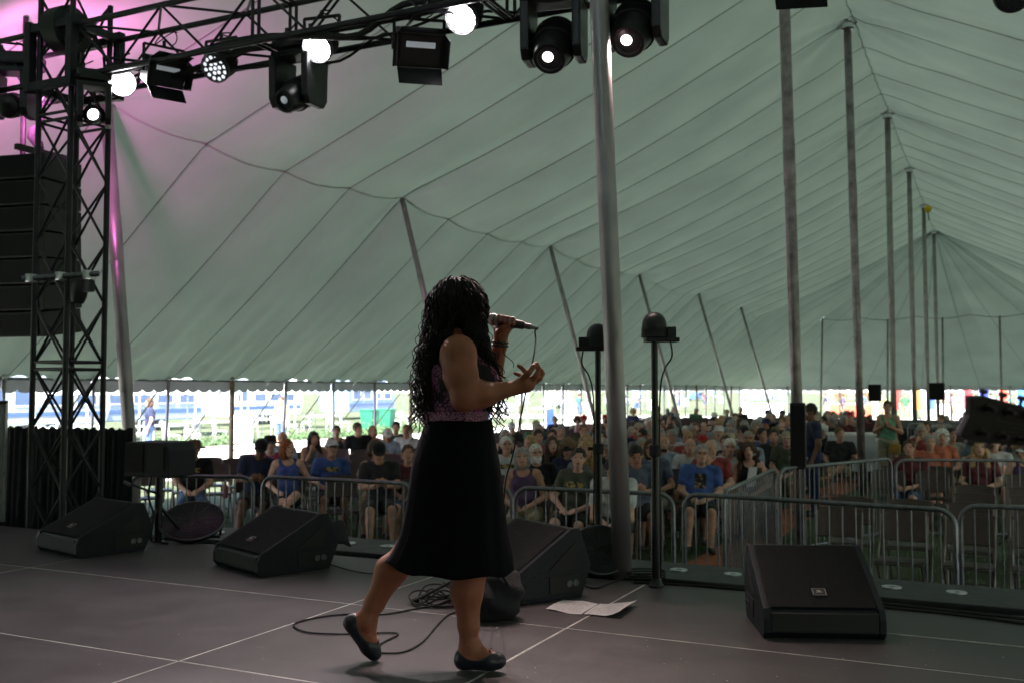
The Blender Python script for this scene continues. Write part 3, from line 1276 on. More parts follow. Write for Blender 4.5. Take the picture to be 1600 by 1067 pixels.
# poles carrying domed black lights
def dome_light(label, base, h, rz):
    t = thing('dome_light_stand', label, 'stage light', base, rz, 'domed lights on black poles')
    b = MB()
    b.lathe([(.045, 0), (.045, .012), (.035, .02), (.026, .05)], 20)
    b.build('base_plate', M_BLKM, t, smooth='auto')
    b = MB()
    b.tube([(0, 0, .02), (0, 0, h * .55)], .023, 12)
    b.tube([(0, 0, h * .55), (0, 0, h)], .019, 12)
    po = b.build('pole', M_BLKM, t, smooth='auto')
    b = MB()
    b.lathe([(.026, h * .53), (.034, h * .535), (.034, h * .575), (.026, h * .58)], 12)
    b.box((.045, 0, h * .555), (.04, .012, .02))
    b.build('clamp', M_RUB, po)
    b = MB()
    pts = smoothcurve([(.09, 0, h + .02), (.10, 0, h - .08), (.055, 0, h - .16), (.03, 0, h - .3), (.026, .01, h * .5), (.03, 0, .3), (.026, 0, .06)], 6)
    b.tube(pts, .005, 5)
    b.build('cable', M_RUB, t, smooth=True)
    b = MB()
    b.box((.04, 0, h + .012), (.19, .13, .024))
    pl_ = b.build('platform', M_BLKM, t, bevel=.004)
    b = MB()
    b.box((.095, 0, h + .055), (.05, .08, .062))
    b.build('power_box', M_BLK, t, bevel=.004)
    b = MB()
    prof = [(.074, h + .024), (.078, h + .03), (.074, h + .04), (.072, h + .09)]
    for k in range(9):
        a = k / 8 * PI / 2
        prof.append((.070 * math.cos(a) + .0005, h + .10 + .072 * math.sin(a)))
    b.lathe(prof, 24)
    b.build('dome', M_BLKM, t, smooth='auto')
    b = MB()
    for k in range(6):
        z = h + .04 + k * .008
        ring = [(.0755 * math.cos(a), .0755 * math.sin(a), z) for a in [2 * PI * q / 24 for q in range(24)]]
        b.tube(ring, .0018, 4, closed=True)
    b.build('vent_ring', M_RUB, t)
    return t


dbase = fl(1048, 903)
dome_light('domed black light on a slim pole, right of the metal tent pole', Vector((dbase.x, 5.50, STG)), 1.39, rad(26))
d2b = at(938, 880, 6.25)
dome_light('domed black light on a slim pole, half hidden behind the metal tent pole', Vector((d2b.x - .01, d2b.y, STG - .01)), 1.37, rad(200))

# paper sheets on the deck
M_PAPER = mat('paper', (.62, .60, .62), .8, 0, (3, .06))
M_INK = mat('ink', (.12, .10, .14), .8)


def sheet(label, c4, lift):
    t = thing('paper_sheet', label, 'paper', (c4[0] + c4[2]) / 2, 0, 'song sheets on the deck')
    a, b_, c_, d_ = c4

    def fn(u, v):
        P = (a * (1 - u) + b_ * u) * (1 - v) + (d_ * (1 - u) + c_ * u) * v
        return P + Vector((0, 0, .004 + lift * (u ** 3) * .03 + .003 * math.sin(u * 7 + v * 4)))
    m = MB()
    m.grid(fn, 14, 10)
    m.build('page', M_PAPER, t, smooth=True, world=True)
    m = MB()
    r_ = random.Random(int(a.x * 1000))
    for k in range(15):
        v = .08 + .058 * k
        u = .08
        while u < .86:
            du = r_.uniform(.02, .09)
            if r_.random() < .8:
                P0, P1 = fn(u, v), fn(min(.9, u + du), v)
                dv = (fn(u, v + .01) - P0)
                up = Vector((0, 0, .0015))
                m.add([P0 + up, P1 + up, P1 + dv + up, P0 + dv + up], [(0, 1, 2, 3)])
            u += du + .02
    m.build('written_line', M_INK, t, world=True)


sheet('left sheet of written paper lying on the deck by the wedge', [fl(852, 952), fl(908, 961), fl(935, 943), fl(880, 937)], 0)
sheet('right sheet of written paper with a curled corner on the deck', [fl(912, 960), fl(968, 966), fl(996, 946), fl(938, 943)], 1)


# cables on the deck
def cable(label, pts, r=.0045, name='cable', z=.006):
    b = MB()
    b.tube(smoothcurve([Vector((p.x, p.y, p.z + z)) for p in pts], 10), r, 6)
    return tag(b.build(name, M_RUB, smooth=True), label, 'cable')


cable('black cable looping left past the singer and back', [fl(*q) for q in ((715, 938), (660, 950), (600, 961), (540, 961), (490, 967), (459, 977), (480, 989), (540, 992), (600, 990), (622, 992), (600, 1004), (585, 1015))])
cable('black cable running from the singer foot towards the stand', [fl(*q) for q in ((592, 1022), (630, 1020), (660, 1004), (683, 978), (700, 962), (720, 955))])
cable('thin black cable along the stage edge left of the singer', [fl(*q) for q in ((510, 880), (540, 890), (580, 897), (625, 894), (660, 889), (700, 892))], .004)
cable('thick black cable lying in front of the subwoofers', [fl(*q) for q in ((975, 905), (1050, 908), (1150, 918), (1300, 935), (1450, 952), (1640, 972))], .011)
cable('second thick black cable lying in front of the subwoofers', [fl(*q) for q in ((990, 911), (1090, 916), (1200, 926), (1370, 948), (1500, 962), (1640, 981))], .009)
cable('black cable joining the middle wedge to the pole', [fl(*q) for q in ((905, 912), (930, 920), (960, 909), (990, 902), (1020, 905), (1046, 908))], .005)
# coil behind the singer
cr = random.Random(21)
pts = []
c0 = fl(690, 942)
for k in range(120):
    a = k * .33
    rr = .10 + .035 * math.sin(k * .21) + .01 * cr.random()
    pts.append(c0 + RT * (rr * 1.2 * math.cos(a)) + FW * (rr * math.sin(a)) + Vector((0, 0, .006 + .0007 * k * (.5 + .5 * math.sin(k * .7)))))
b = MB()
b.tube(smoothcurve(pts, 3), .0045, 5)
tag(b.build('cable_coil', M_RUB, smooth=True), 'tangled coil of black cable on the deck behind the singer', 'cable')
pts = []
c0 = fl(1010, 905)
for k in range(60):
    a = k * .36
    pts.append(c0 + RT * (.11 * math.cos(a)) + FW * (.07 * math.sin(a)) + Vector((0, 0, .006 + .0008 * k)))
b = MB()
b.tube(smoothcurve(pts, 3), .005, 5)
tag(b.build('cable_coil', M_RUB, smooth=True), 'small black cable coil at the foot of the metal pole', 'cable')
# red connector plugs
for i, (q, lb) in enumerate((((905, 912), 'red plug at the back of the middle wedge monitor'), ((508, 873), 'red plug at the back of the cloth covered wedge'))):
    P = fl(*q)
    t = thing('plug', lb, 'plug', P)
    b = MB()
    b.tube([(-.03, 0, .012), (.015, 0, .012)], .011, 10)
    b.build('shell', mat('red_plastic', (.6, .03, .015), .4), t, smooth='auto')
    b = MB()
    b.tube([(.015, 0, .012), (.045, .004, .010)], [.008, .004], 8)
    b.build('boot', M_RUB, t)

# soft black bag on deck behind the front leg
bg_ = SDF((-.3, -.3, -.02), (.3, .3, .4), .012)
bg_.ell((0, 0, .10), (.13, .12, .12), .05)
bg_.ell((.03, .02, .17), (.09, .09, .07), .06)
bg_.ell((-.04, 0, .07), (.11, .12, .07), .05)
bg_.clip((0, 0, -1), 0)
V, Q = bg_.nets()
V[:, 0] += .008 * np.sin(V[:, 2] * 60 + V[:, 1] * 20)
V[:, 1] += .008 * np.sin(V[:, 2] * 47 + V[:, 0] * 31)
bgo = thing('gear_bag', 'slumped black gear bag on the deck right of the singer leg', 'bag', fl(775, 965), rad(20))
link('body', np_mesh('body', V, Q, M_DRAPE), bgo)
b = MB()
b.tube(smoothcurve([(-.06, -.1, .15), (-.04, -.13, .22), (.03, -.12, .24), (.07, -.09, .18)], 6), .007, 6)
b.build('handle', M_RUB, bgo, smooth=True)

# microphone stand with tripod feet behind the singer
ms = thing('microphone_stand', 'black tripod microphone stand mostly hidden behind the singer', 'mic stand', fl(738, 938))
for k, (dx, dy) in enumerate(((-.30, -.10), (.26, -.12), (.05, .27))):
    b = MB()
    b.tube([(0, 0, .16), RT * dx + FW * dy + Vector((0, 0, .018))], .008, 8)
    lg = b.build('leg', M_BLKM, ms, smooth='auto')
    b = MB()
    E = RT * dx + FW * dy
    b.tube([E * .93 + Vector((0, 0, .026)), E * 1.03 + Vector((0, 0, .016))], .015, 10)
    b.build('rubber_foot', M_RUB, lg)
b = MB()
b.tube([(0, 0, .1), (0, 0, .8)], .010, 10)
b.build('column', M_STEEL, ms, smooth='auto')
b = MB()
b.lathe([(.02, .12), (.026, .14), (.026, .2), (.014, .22)], 12)
b.build('hub', M_RUB, ms)

# ------------------------------------------------------------------ truss work
M_TRUSS = mat('truss_black', (.020, .019, .024), .42, .35, (12, .4), (50, .15))


def truss(label, p0, p1, size, name='lattice_truss', cross=False, step=.5, up=None, cat='truss', group=None, cr_=.024, br_=.011):
    p0, p1 = Vector(p0), Vector(p1)
    d = (p1 - p0)
    n = max(1, round(d.length / step))
    dn = d.normalized()
    upv = up or (Vector((0, 0, 1)) if abs(dn.z) < .5 else Vector((0, 1, 0)))
    s = dn.cross(upv).normalized()
    u = s.cross(dn).normalized()
    t = thing(name, label, cat, p0, 0, group)
    cor = [s * (a * size / 2) + u * (b * size / 2) for a, b in ((-1, -1), (1, -1), (1, 1), (-1, 1))]
    for c_ in cor:
        b = MB()
        b.tube([c_, c_ + d], cr_, 10)
        b.build('chord', M_TRUSS, t, smooth='auto')
    for fidx in range(4):
        A, B = cor[fidx], cor[(fidx + 1) % 4]
        for k in range(n):
            a0, a1 = d * (k / n), d * ((k + 1) / n)
            b = MB()
            if cross:
                b.tube([A + a0, B + a1], br_, 6)
                b.build('brace', M_TRUSS, t, smooth='auto')
                b = MB()
                b.tube([B + a0 + dn * .003, A + a1 + dn * .003], br_, 6)
            elif (k + fidx) % 2 == 0:
                b.tube([A + a0, B + a1], br_, 6)
            else:
                b.tube([B + a0, A + a1], br_, 6)
            b.build('brace', M_TRUSS, t, smooth='auto')
    # end and joint frames
    for k in range(0, n + 1, 4):
        b = MB()
        for e_ in ((0,) if k == 0 else ((-.03, .03) if k < n else (0,))):
            for fidx in range(4):
                b.tube([cor[fidx] + d * (k / n) + dn * e_, cor[(fidx + 1) % 4] + d * (k / n) + dn * e_], br_ * 1.2, 6)
        b.build('end_frame', M_TRUSS, t, smooth='auto')
    return t


TT, TL = 5.93, 7.07
tw = fl(102, 815)
TT, TL = tw.y, -tw.x
TRZ = CAMZ + 2.60         # bottom chord height of the flown truss
truss('black lattice tower rising from the stage edge at left', W(TT, TL, .05), W(TT, TL, TRZ + .75), .39, 'truss_tower', True, .5)
truss('black lattice truss carrying the row of stage lights', W(TT, TL - .26, TRZ + .22), W(TT, -3.2, TRZ + .22), .44, 'lighting_truss', False, .48)
truss('short black lattice truss running left from the tower top', W(TT, TL + .26, TRZ + .22), W(TT, TL + 3.4, TRZ + .22), .44, 'lighting_truss', False, .48)
# corner sleeve block at tower top
cb_ = thing('truss_sleeve_block', 'bulky black sleeve block joining tower and truss', 'truss block', W(TT, TL, TRZ))
b = MB()
for sx in (-1, 1):
    for sy in (-1, 1):
        b = MB()
        b.box((sx * .25, sy * .25, .22), (.07, .07, .60))
        b.build('corner_post', M_TRUSS, cb_, bevel=.006)
for z in (-.04, .46):
    for s_ in (-1, 1):
        b = MB()
        b.box((0, s_ * .25, z), (.5, .06, .07))
        b.build('cross_bar', M_TRUSS, cb_, bevel=.005)
        b = MB()
        b.box((s_ * .25, 0, z), (.06, .44, .06))
        b.build('cross_bar', M_TRUSS, cb_, bevel=.005)
b = MB()
b.lathe([(.16, -.1), (.2, -.08), (.2, .08), (.16, .1)], 20, Matrix.Translation((.0, -.1, .47)) @ Matrix.Rotation(PI / 2, 4, 'Y'))
b.box((-.05, -.02, .52), (.34, .22, .16))
b.build('chain_motor', M_BLK, cb_, smooth='auto')

# cable runs lying in the truss
lr = random.Random(31)
for k in range(4):
    pts = []
    off = (-.18 + .12 * k)
    for i in range(26):
        L = TL - .3 - i * (TL - .3 + 3) / 25
        pts.append(W(TT + off + lr.uniform(-.05, .05), L, TRZ + .02 + lr.uniform(0, .06) - (.16 * lr.random() if lr.random() < .35 else 0)))
    b = MB()
    b.tube(smoothcurve(pts, 4), .024 if k < 2 else .011, 6)
    tag(b.build('cable', M_RUB, smooth=True), ('thick' if k < 2 else 'thin') + ' black cable laid inside the lighting truss, ' + ['nearest the camera', 'second from the camera', 'third from the camera', 'farthest from the camera'][k], 'cable', 'cables inside the lighting truss')


def tZ(px):
    L = L_of(px, TT)
    return Z_of(TT, L)


def clamp_part(t, z0, z1):
    b = MB()
    b.lathe([(.03, -.025), (.036, -.02), (.036, .02), (.03, .025)], 12, Matrix.Translation((0, 0, z1)) @ Matrix.Rotation(PI / 2, 4, 'Y'))
    b.box((0, 0, (z0 + z1) / 2), (.03, .04, z1 - z0))
    b.tube([(0, .03, z1 - .02), (0, .075, z1 - .03)], .007, 6)
    b.build('clamp', M_BLKM, t, smooth='auto')


def safety(t, z):
    b = MB()
    pts = [(.08 * math.sin(k * .7) + .03, .05 * math.cos(k * .5), z + .02 + .10 * math.sin(k * .45) ** 2) for k in range(12)]
    b.tube(smoothcurve(pts, 4), .005, 5)
    b.build('power_lead', M_RUB, t, smooth=True)


def led_par(label, px, py, Z, tgt, lit, r=.125, power=0, col=(1, 1, 1), cone=60):
    C = at(px, py, Z)
    topz = TRZ
    t = thing('led_par_light', label, 'stage light', C, 0, 'round stage lights on the truss')
    d = (tgt - C).normalized()
    M = frame((0, 0, 0), d)
    b = MB()
    b.lathe([(.03, -.24), (r * .72, -.22), (r * .86, -.17), (r * .9, -.06), (r, -.03), (r, .0), (r * .93, .012), (r * .9, .004), (r * .9, -.012)], 26, M, caps=False)
    b.build('housing', M_BLKM, t, smooth='auto')
    b = MB()
    for k in range(7):
        b.lathe([(r * .9, -.16 + .018 * k), (r * .97, -.158 + .018 * k), (r * .97, -.154 + .018 * k), (r * .9, -.152 + .018 * k)], 24, M, caps=False)
    b.build('cooling_fin', M_BLKM, t)
    b = MB()
    b.lathe([(r * .89, 0), (.0005, .0)], 26, M @ Matrix.Translation((0, 0, -.012)), caps=False)
    fc = b.build('lens_plate', {'full': M_LAMP, 'cells': M_PLATE, 'dim': M_GLASS, 'mid': M_LAMPD, 'off': M_GLASS}[lit], t)
    if lit in ('dim', 'mid', 'cells', 'off'):
        b = MB()
        pos = [(0, 0)] + [(.035 * math.cos(a), .035 * math.sin(a)) for a in [q * PI / 3 for q in range(6)]] + [(.073 * math.cos(a), .073 * math.sin(a)) for a in [q * PI / 6 for q in range(12)]]
        for x, y in pos:
            x, y = x * r / .125 * 1.25, y * r / .125 * 1.25
            b.lathe([(.0165, 0), (.014, .006), (.0005, .009)], 8, M @ Matrix.Translation((x, y, -.010)), caps=False)
        b.build('led_cell', {'cells': M_LAMP, 'off': M_GLASS}.get(lit, M_CELL), fc)
    side = d.cross(Vector((0, 0, 1))).normalized()
    b = MB()
    ht = max(.20, topz - C.z - .06)
    ht = min(ht, .34)
    for s_ in (-1, 1):
        b.tube([side * s_ * (r + .012) - d * .08, side * s_ * (r + .03) + Vector((0, 0, ht)) - d * .10], .012, 6)
    b.tube([side * -(r + .03) + Vector((0, 0, ht)) - d * .10, side * (r + .03) + Vector((0, 0, ht)) - d * .10], .013, 6)
    b.tube([Vector((0, 0, ht)) - d * .10, Vector((0, 0, max(ht + .05, topz - C.z))) - d * .1], .016, 8)
    b.build('yoke', M_BLKM, t, smooth='auto')
    b = MB()
    pts = [Vector((.03, 0, 0)) - d * .22, Vector((.07, .02, .12)) - d * .24, Vector((-.06, .0, .22)) - d * .2, Vector((.05, .03, ht + .05)) - d * .12]
    b.tube(smoothcurve(pts, 6), .006, 5)
    b.build('power_lead', M_RUB, t, smooth=True)
    if power:
        L = bpy.data.lights.new('lamp', 'SPOT')
        L.energy = power
        L.color = col
        L.spot_size = rad(cone)
        L.spot_blend = .6
        L.shadow_soft_size = .08
        lo = bpy.data.objects.new('lamp', L)
        COL.objects.link(lo)
        lo.parent = t
        lo.location = d * .03
        lo.rotation_euler = (-d).to_track_quat('Z', 'Y').to_euler()
    return t


def moving_head(label, px, py, Z, tgt, r=.125, lens='warm', power=0, col=(1, 1, 1), cone=30, ln=.40, sc_=1.0):
    """px,py: the middle of the head"""
    C = at(px, py, Z)
    t = thing('moving_head_light', label, 'stage light', C, 0, 'moving head lights on the truss')
    d = (tgt - C).normalized()
    M = frame((0, 0, 0), d)
    side = d.cross(Vector((0, 0, 1))).normalized()
    b = MB()
    b.lathe([(.0005, -ln * .5), (r * .6, -ln * .5), (r * .95, -ln * .42), (r * 1.06, -ln * .2), (r * 1.04, 0), (r * .93, ln * .22), (r * .80, ln * .46), (r * .74, ln * .5), (r * .60, ln * .5), (r * .56, ln * .44)], 26, M, caps=False)
    hd_ = b.build('head', M_BLKM, t, smooth='auto')
    b = MB()
    b.lathe([(r * .56, ln * .44), (.0005, ln * .445)], 24, M, caps=False)
    b.build('front_lens', M_GLASS, hd_)
    b = MB()
    kf = .55 if lens == 'full' else .26
    b.lathe([(r * kf, ln * .452), (r * kf * .7, ln * .468), (.0005, ln * .475)], 16, M @ Matrix.Translation((-.012, .008, 0)), caps=False)
    b.build('bright_spot', {'warm': M_LAMPW, 'full': M_LAMP, 'mid': M_LAMPD}[lens], hd_, smooth=True)
    b = MB()
    for z in (-.3, -.18, .06):
        b.lathe([(r * 1.0, ln * z), (r * 1.075, ln * z + .004), (r * 1.075, ln * z + .014), (r, ln * z + .018)], 24, M, caps=False)
    b.build('seam_ring', M_RUB, hd_)
    dh = Vector((d.x, d.y, 0)).normalized() if abs(d.z) < .99 else FW
    for s_ in (-1, 1):
        b = MB()
        P = side * s_ * (r + .034)
        R3 = Matrix((side, dh, Vector((0, 0, 1)))).transposed()
        poly = [(-.09, -.11), (.09, -.11), (.13, -.05), (.14, .28), (-.14, .28), (-.13, -.05)]
        MM = Matrix((dh, side, Vector((0, 0, 1)))).transposed().to_4x4()
        MM.translation = P
        b.prism(poly, -.03, .03, MM)
        b.build('yoke_arm', M_BLKM, t, bevel=.014)
    b = MB()
    R3 = Matrix((side, dh, Vector((0, 0, 1)))).transposed()
    b.box((0, 0, .30), (2 * r + .15, .2, .045), R3)
    b.build('yoke_bridge', M_BLKM, t, bevel=.012)
    b = MB()
    b.box((0, 0, .395), (.34, .24, .11), R3)
    b.build('base', M_BLKM, t, bevel=.025)
    b = MB()
    b.lathe([(.07, .33), (.07, .345)], 16)
    b.build('pan_bearing', M_RUB, t)
    topz = max(TRZ - C.z, .5)
    b = MB()
    for s_ in (-1, 1):
        b.tube([side * s_ * .11 + Vector((0, 0, .44)), side * s_ * .11 + Vector((0, 0, topz + .03))], .018, 8)
    b.build('clamp', M_BLKM, t, smooth='auto')
    b = MB()
    pts = [side * .1 + dh * .1 + Vector((0, 0, .42)), side * .17 + dh * .12 + Vector((0, 0, .36)), side * .14 + Vector((0, 0, topz - .02)), side * .02 + Vector((0, 0, topz + .06))]
    b.tube(smoothcurve(pts, 6), .007, 5)
    b.build('power_lead', M_RUB, t, smooth=True)
    if power:
        L = bpy.data.lights.new('lamp', 'SPOT')
        L.energy = power
        L.color = col
        L.spot_size = rad(cone)
        L.spot_blend = 1.0
        L.shadow_soft_size = .05 if power < 60 else .22
        lo = bpy.data.objects.new('lamp', L)
        COL.objects.link(lo)
        lo.parent = t
        lo.location = d * (ln * .52)
        lo.rotation_euler = (-d).to_track_quat('Z', 'Y').to_euler()
    if sc_ != 1.0:
        t.scale = (sc_,) * 3
    return t


def box_light(label, px, py, Z, tgt, w=.36):
    C = at(px, py, Z)
    t = thing('barn_door_light', label, 'stage light', C, 0, 'boxy stage lights with barn doors')
    d = (tgt - C).normalized()
    M = frame((0, 0, 0), d)
    b = MB()
    b.add([M @ Vector(p) for p in ((-w * .5, -w * .34, -.11), (w * .5, -w * .34, -.11), (w * .5, w * .34, -.11), (-w * .5, w * .34, -.11),
                                   (-w * .5, -w * .38, .09), (w * .5, -w * .38, .09), (w * .5, w * .38, .09), (-w * .5, w * .38, .09))],
          [(0, 1, 2, 3), (0, 1, 5, 4), (1, 2, 6, 5), (2, 3, 7, 6), (3, 0, 4, 7), (4, 5, 6, 7)])
    b.build('housing', M_BLKM, t, bevel=.012)
    b = MB()
    b.box((0, 0, 0), (w * .84, w * .6, .006))
    lp = b.build('lens_plate', M_GLASS, t)
    lp.matrix_local = M @ Matrix.Translation((0, 0, .094))
    b = MB()
    b.box((0, 0, 0), (w * .62, w * .12, .01))
    sl_ = b.build('lit_slot', M_LAMPD, lp)
    sl_.matrix_local = Matrix.Translation((0, w * .12, .004))
    for k, (ax, sg) in enumerate((('y', 1), ('y', -1), ('x', 1), ('x', -1))):
        b = MB()
        o_ = .16 if ax == 'y' else .10
        if ax == 'y':
            ys, ye = sg * w * .38, sg * (w * .38 + .07)
            b.add([M @ Vector(p) for p in ((-w * .48, ys, .095), (w * .48, ys, .095), (w * .46, ye, .09 + o_), (-w * .46, ye, .09 + o_))], [(0, 1, 2, 3)])
        else:
            xs, xe = sg * w * .5, sg * (w * .5 + .03)
            b.add([M @ Vector(p) for p in ((xs, -w * .36, .095), (xs, w * .36, .095), (xe, w * .3, .09 + o_), (xe, -w * .3, .09 + o_))], [(0, 1, 2, 3)])
        dr = b.build('barn_door', M_BLKM, t)
        sm_ = dr.modifiers.new('thick', 'SOLIDIFY')
        sm_.thickness = .004
    b = MB()
    side = (M.to_3x3() @ Vector((1, 0, 0)))
    for s_ in (-1, 1):
        b.tube([side * s_ * (w * .5 + .012), side * s_ * (w * .5 + .014) + Vector((0, 0, .2))], .012, 6)
        b.lathe([(.03, -.01), (.03, .01)], 10, frame(side * s_ * (w * .5 + .02), side))
    b.tube([side * -(w * .5 + .014) + Vector((0, 0, .2)), side * (w * .5 + .014) + Vector((0, 0, .2))], .012, 6)
    b.tube([Vector((0, 0, .2)), Vector((0, 0, max(.25, TRZ - C.z)))], .015, 8)
    b.build('yoke', M_BLKM, t, smooth='auto')
    safety(t, .2)
    return t


stage_c = Vector((0.2, 1.6, STG))
cam_t = EYE + Vector((0, 0, -.3))
PINK = (1.0, .22, .70)
led_par('blazing round stage light nearest the tower top', 191, 130, tZ(191) - .1, EYE + RT * .1, 'full', .115, 150, (1, .82, .92), 48)
led_par('round stage light with visible cells, third lamp from the tower', 335, 108, tZ(335), EYE + RT * -5.5 + Vector((0, 0, -4.0)), 'dim', .12)
led_par('bright round stage light above the tilted moving head', 495, 76, tZ(495) - .05, EYE + RT * -3.6 + Vector((0, 0, -3.6)), 'cells', .118, 42, (1, .86, .88), 75)
led_par('bright round stage light right of the boxy lamp, cut by the top', 720, 30, tZ(720) - .05, EYE + RT * -3.0 + Vector((0, 0, -3.2)), 'cells', .118, 34, (1, .86, .87), 75)
moving_head('small moving head light with star bright lens beside tower', 147, 180, tZ(150) - .25, EYE + RT * -.1 + Vector((0, 0, -.1)), .10, 'full', 20, (.95, .97, 1), 30, .30, .8)
moving_head('tilted moving head light aimed down left under the truss', 466, 148, tZ(466) + .1, EYE + RT * -5.0 + Vector((0, 0, -2.6)), .115, 'mid', 0)
moving_head('moving head light just left of the metal tent pole', 866, 72, tZ(866), EYE + RT * -1.5 + Vector((0, 0, -4.2)), .14, 'warm', 34, (1, .72, .66), 85)
moving_head('moving head light just right of the metal tent pole', 990, 45, tZ(990), EYE + RT * -1.7 + Vector((0, 0, -4.2)), .14, 'warm', 34, (1, .72, .66), 85)
box_light('boxy stage light with barn doors near the tower', 256, 112, tZ(256), EYE + RT * 3.4 + Vector((0, 0, -2.2)), .30)
box_light('boxy stage light with barn doors between two round lights', 655, 74, tZ(655), EYE + RT * .8 + Vector((0, 0, -2.2)), .33)
box_light('boxy stage light at the top edge by the second pole', 1250, -62, tZ(1250), EYE + RT * .8 + Vector((0, 0, -3)), .32)
led_par('unlit round stage light at the top right corner', 1582, -8, tZ(1582), EYE + RT * 0 + Vector((0, 0, -1.0)), 'off', .10)
# pink wash lamps on the far side of the tower light up the roof
moving_head('moving head light hanging left of the tower, washing the roof pink', 20, 165, tZ(20) - .2, at(235, 130, 12.8), .10, 'mid', 125, PINK, 130, .32)

# flown line array behind the tower
la = thing('line_array', 'tall hung stack of black loudspeakers left of the tower', 'loudspeaker', at(35, 255, 9.3))
n_el = 7
yaw_la = TH * .4
for k in range(n_el):
    b = MB()
    tilt = rad(-1 + 1.5 * k)
    z = -.10 - .235 * k
    R = Matrix.Rotation(yaw_la, 3, 'Z') @ Matrix.Rotation(tilt, 3, 'X')
    b.box(Vector((0, .02 * k * .3, z)), (.92, .5, .225), R)
    el = b.build('speaker_box', M_BLK, la, bevel=.015)
    b = MB()
    b.box(R @ Vector((0, -.256, 0)) + Vector((0, .02 * k * .3, z)), (.80, .01, .19), R)
    b.build('grille', M_GRIL, el)
b = MB()
for sx in (-1, 1):
    b.box((sx * .3, 0, .06), (.05, .6, .05))
b.tube([(0, 0, .08), (0, 0, 1.4)], .025, 8)
b.build('flying_frame', M_BLKM, la)
b = MB()
pts = [(.18 + .02 * math.sin(k * 1.9), .05 * math.cos(k * 1.4), .1 + .06 * k) for k in range(20)]
b.tube(pts, [.035 + .012 * (k % 2) for k in range(20)], 8)
b.build('chain_bag', M_DRAPE, la, smooth=True)

# cross pipe with small light on tower
pp = thing('cross_pipe', 'short steel pipe clamped across the lattice tower', 'pipe', at(95, 432, 8.15))
b = MB()
a0, a1 = at(34, 436, 8.1) - pp.location, at(155, 428, 8.25) - pp.location
b.tube([a0, a1], .024, 12)
b.build('tube', M_STEEL, pp, smooth='auto')
for k in (.12, .5, .85):
    b = MB()
    b.box(a0.lerp(a1, k), (.05, .08, .07))
    b.build('clamp', M_ALU, pp, bevel=.01)
hl = thing('small_work_light', 'small black lamp hanging from the tower pipe', 'lamp', at(125, 452, 8.2))
b = MB()
b.lathe([(.0005, -.12), (.05, -.115), (.065, -.06), (.065, .06), (.05, .085)], 16, Matrix.Rotation(.25, 4, 'Y'), caps=True)
b.build('housing', M_BLK, hl, smooth='auto')
b = MB()
b.box((.09, 0, .02), (.10, .06, .1))
b.build('bracket', M_BLK, hl, bevel=.01)

# black drape wall behind the tower
dr = MB()
dA, dB = at(-60, 672, 9.6), at(208, 672, 8.9)
dA.z = dB.z = 0
ztop = at(100, 671, 9.2).z


def drfn(u, v):
    P = dA.lerp(dB, u)
    nn = Vector((dB - dA).cross(Vector((0, 0, 1)))).normalized()
    P = P + nn * (.018 * math.sin(u * 95) + .02 * math.sin(u * 41 + 1) + .02 * math.sin(u * 190 + v * 3)) * (.5 + .5 * v)
    P.z = ztop * (1 - v) + .02 + (.012 * math.sin(u * 130) if v == 0 else 0)
    return P


dr.grid(drfn, 200, 12)
o = dr.build('black_drape', M_DRAPE, smooth=True)
o.modifiers.new('thick', 'SOLIDIFY').thickness = .006
tag(o, 'pleated black drape wall behind the lattice tower', 'drape')
cs_ = thing('road_case', 'grey road case edge at the far left of the stage', 'case', fl(-62, 818), rad(12))
b = MB()
b.box((0, 0, .5), (.42, .5, 1.0))
b.build('body', mat('case_grey', (.25, .25, .28), .5, 0, (9, .2)), cs_, bevel=.01)
b = MB()
for sx in (-1, 1):
    for sy in (-1, 1):
        b.box((sx * .205, sy * .245, .5), (.03, .03, 1.01))
b.build('edge_angle', M_ALU, cs_, bevel=.003)
b = MB()
b.box((0, 0, 1.01), (.44, .52, .03))
b.build('lid', M_BLK, cs_, bevel=.006)

# side fill speaker on a pole stand at left
sfb = fl(247, 846)
sf = thing('speaker_on_stand', 'black loudspeaker lying sideways on a pole stand at left', 'loudspeaker', Vector((sfb.x, sfb.y + .0, STG)), TH - .35)
hz = at(250, 742, (sfb - EYE).dot(FW)).z - STG
b = MB()
b.tube([(0, 0, 0), (0, 0, hz)], .028, 12)
b.build('pole', M_BLKM, sf, smooth='auto')
for k in range(3):
    a = k * 2 * PI / 3 + .5
    b = MB()
    b.tube([(0, 0, hz * .55), (.22 * math.cos(a), .22 * math.sin(a), .012)], .012, 8)
    b.build('leg', M_BLKM, sf, smooth='auto')
b = MB()
prof = [(-.20, 0), (.20, 0), (.20, .19), (.16, .25), (-.18, .25), (-.20, .21)]
b.prism(prof, -.15, .15, Matrix.Translation((.01, 0, hz)))
sbx = b.build('cabinet', M_CAB, sf, bevel=.012)
b = MB()
b.box((.09, -.152, hz + .135), (.15, .012, .17))
b.build('handle_recess', M_RUB, sbx)
b = MB()
b.box((-.10, -.152, hz + .135), (.16, .01, .2))
b.build('grille', M_GRIL, sbx)
cable('black cables hanging down from the speaker on its stand', [at(238, 742, 7.25), at(232, 775, 7.25), at(240, 805, 7.25), at(236, 830, 7.25), fl(238, 846), fl(262, 850)], .008)
bm_ = thing('boom_arm', 'thin boom arm reaching left below the side speaker', 'boom arm', at(250, 775, 7.3))
b = MB()
b.tube([at(193, 752, 7.2) - bm_.location, at(215, 760, 7.25) - bm_.location, at(250, 772, 7.3) - bm_.location], .008, 8)
b.build('arm', M_BLKM, bm_, smooth='auto')
b = MB()
b.tube([at(193, 752, 7.2) - bm_.location, at(204, 757, 7.22) - bm_.location], .014, 8)
b.build('counterweight', M_STEEL, bm_)

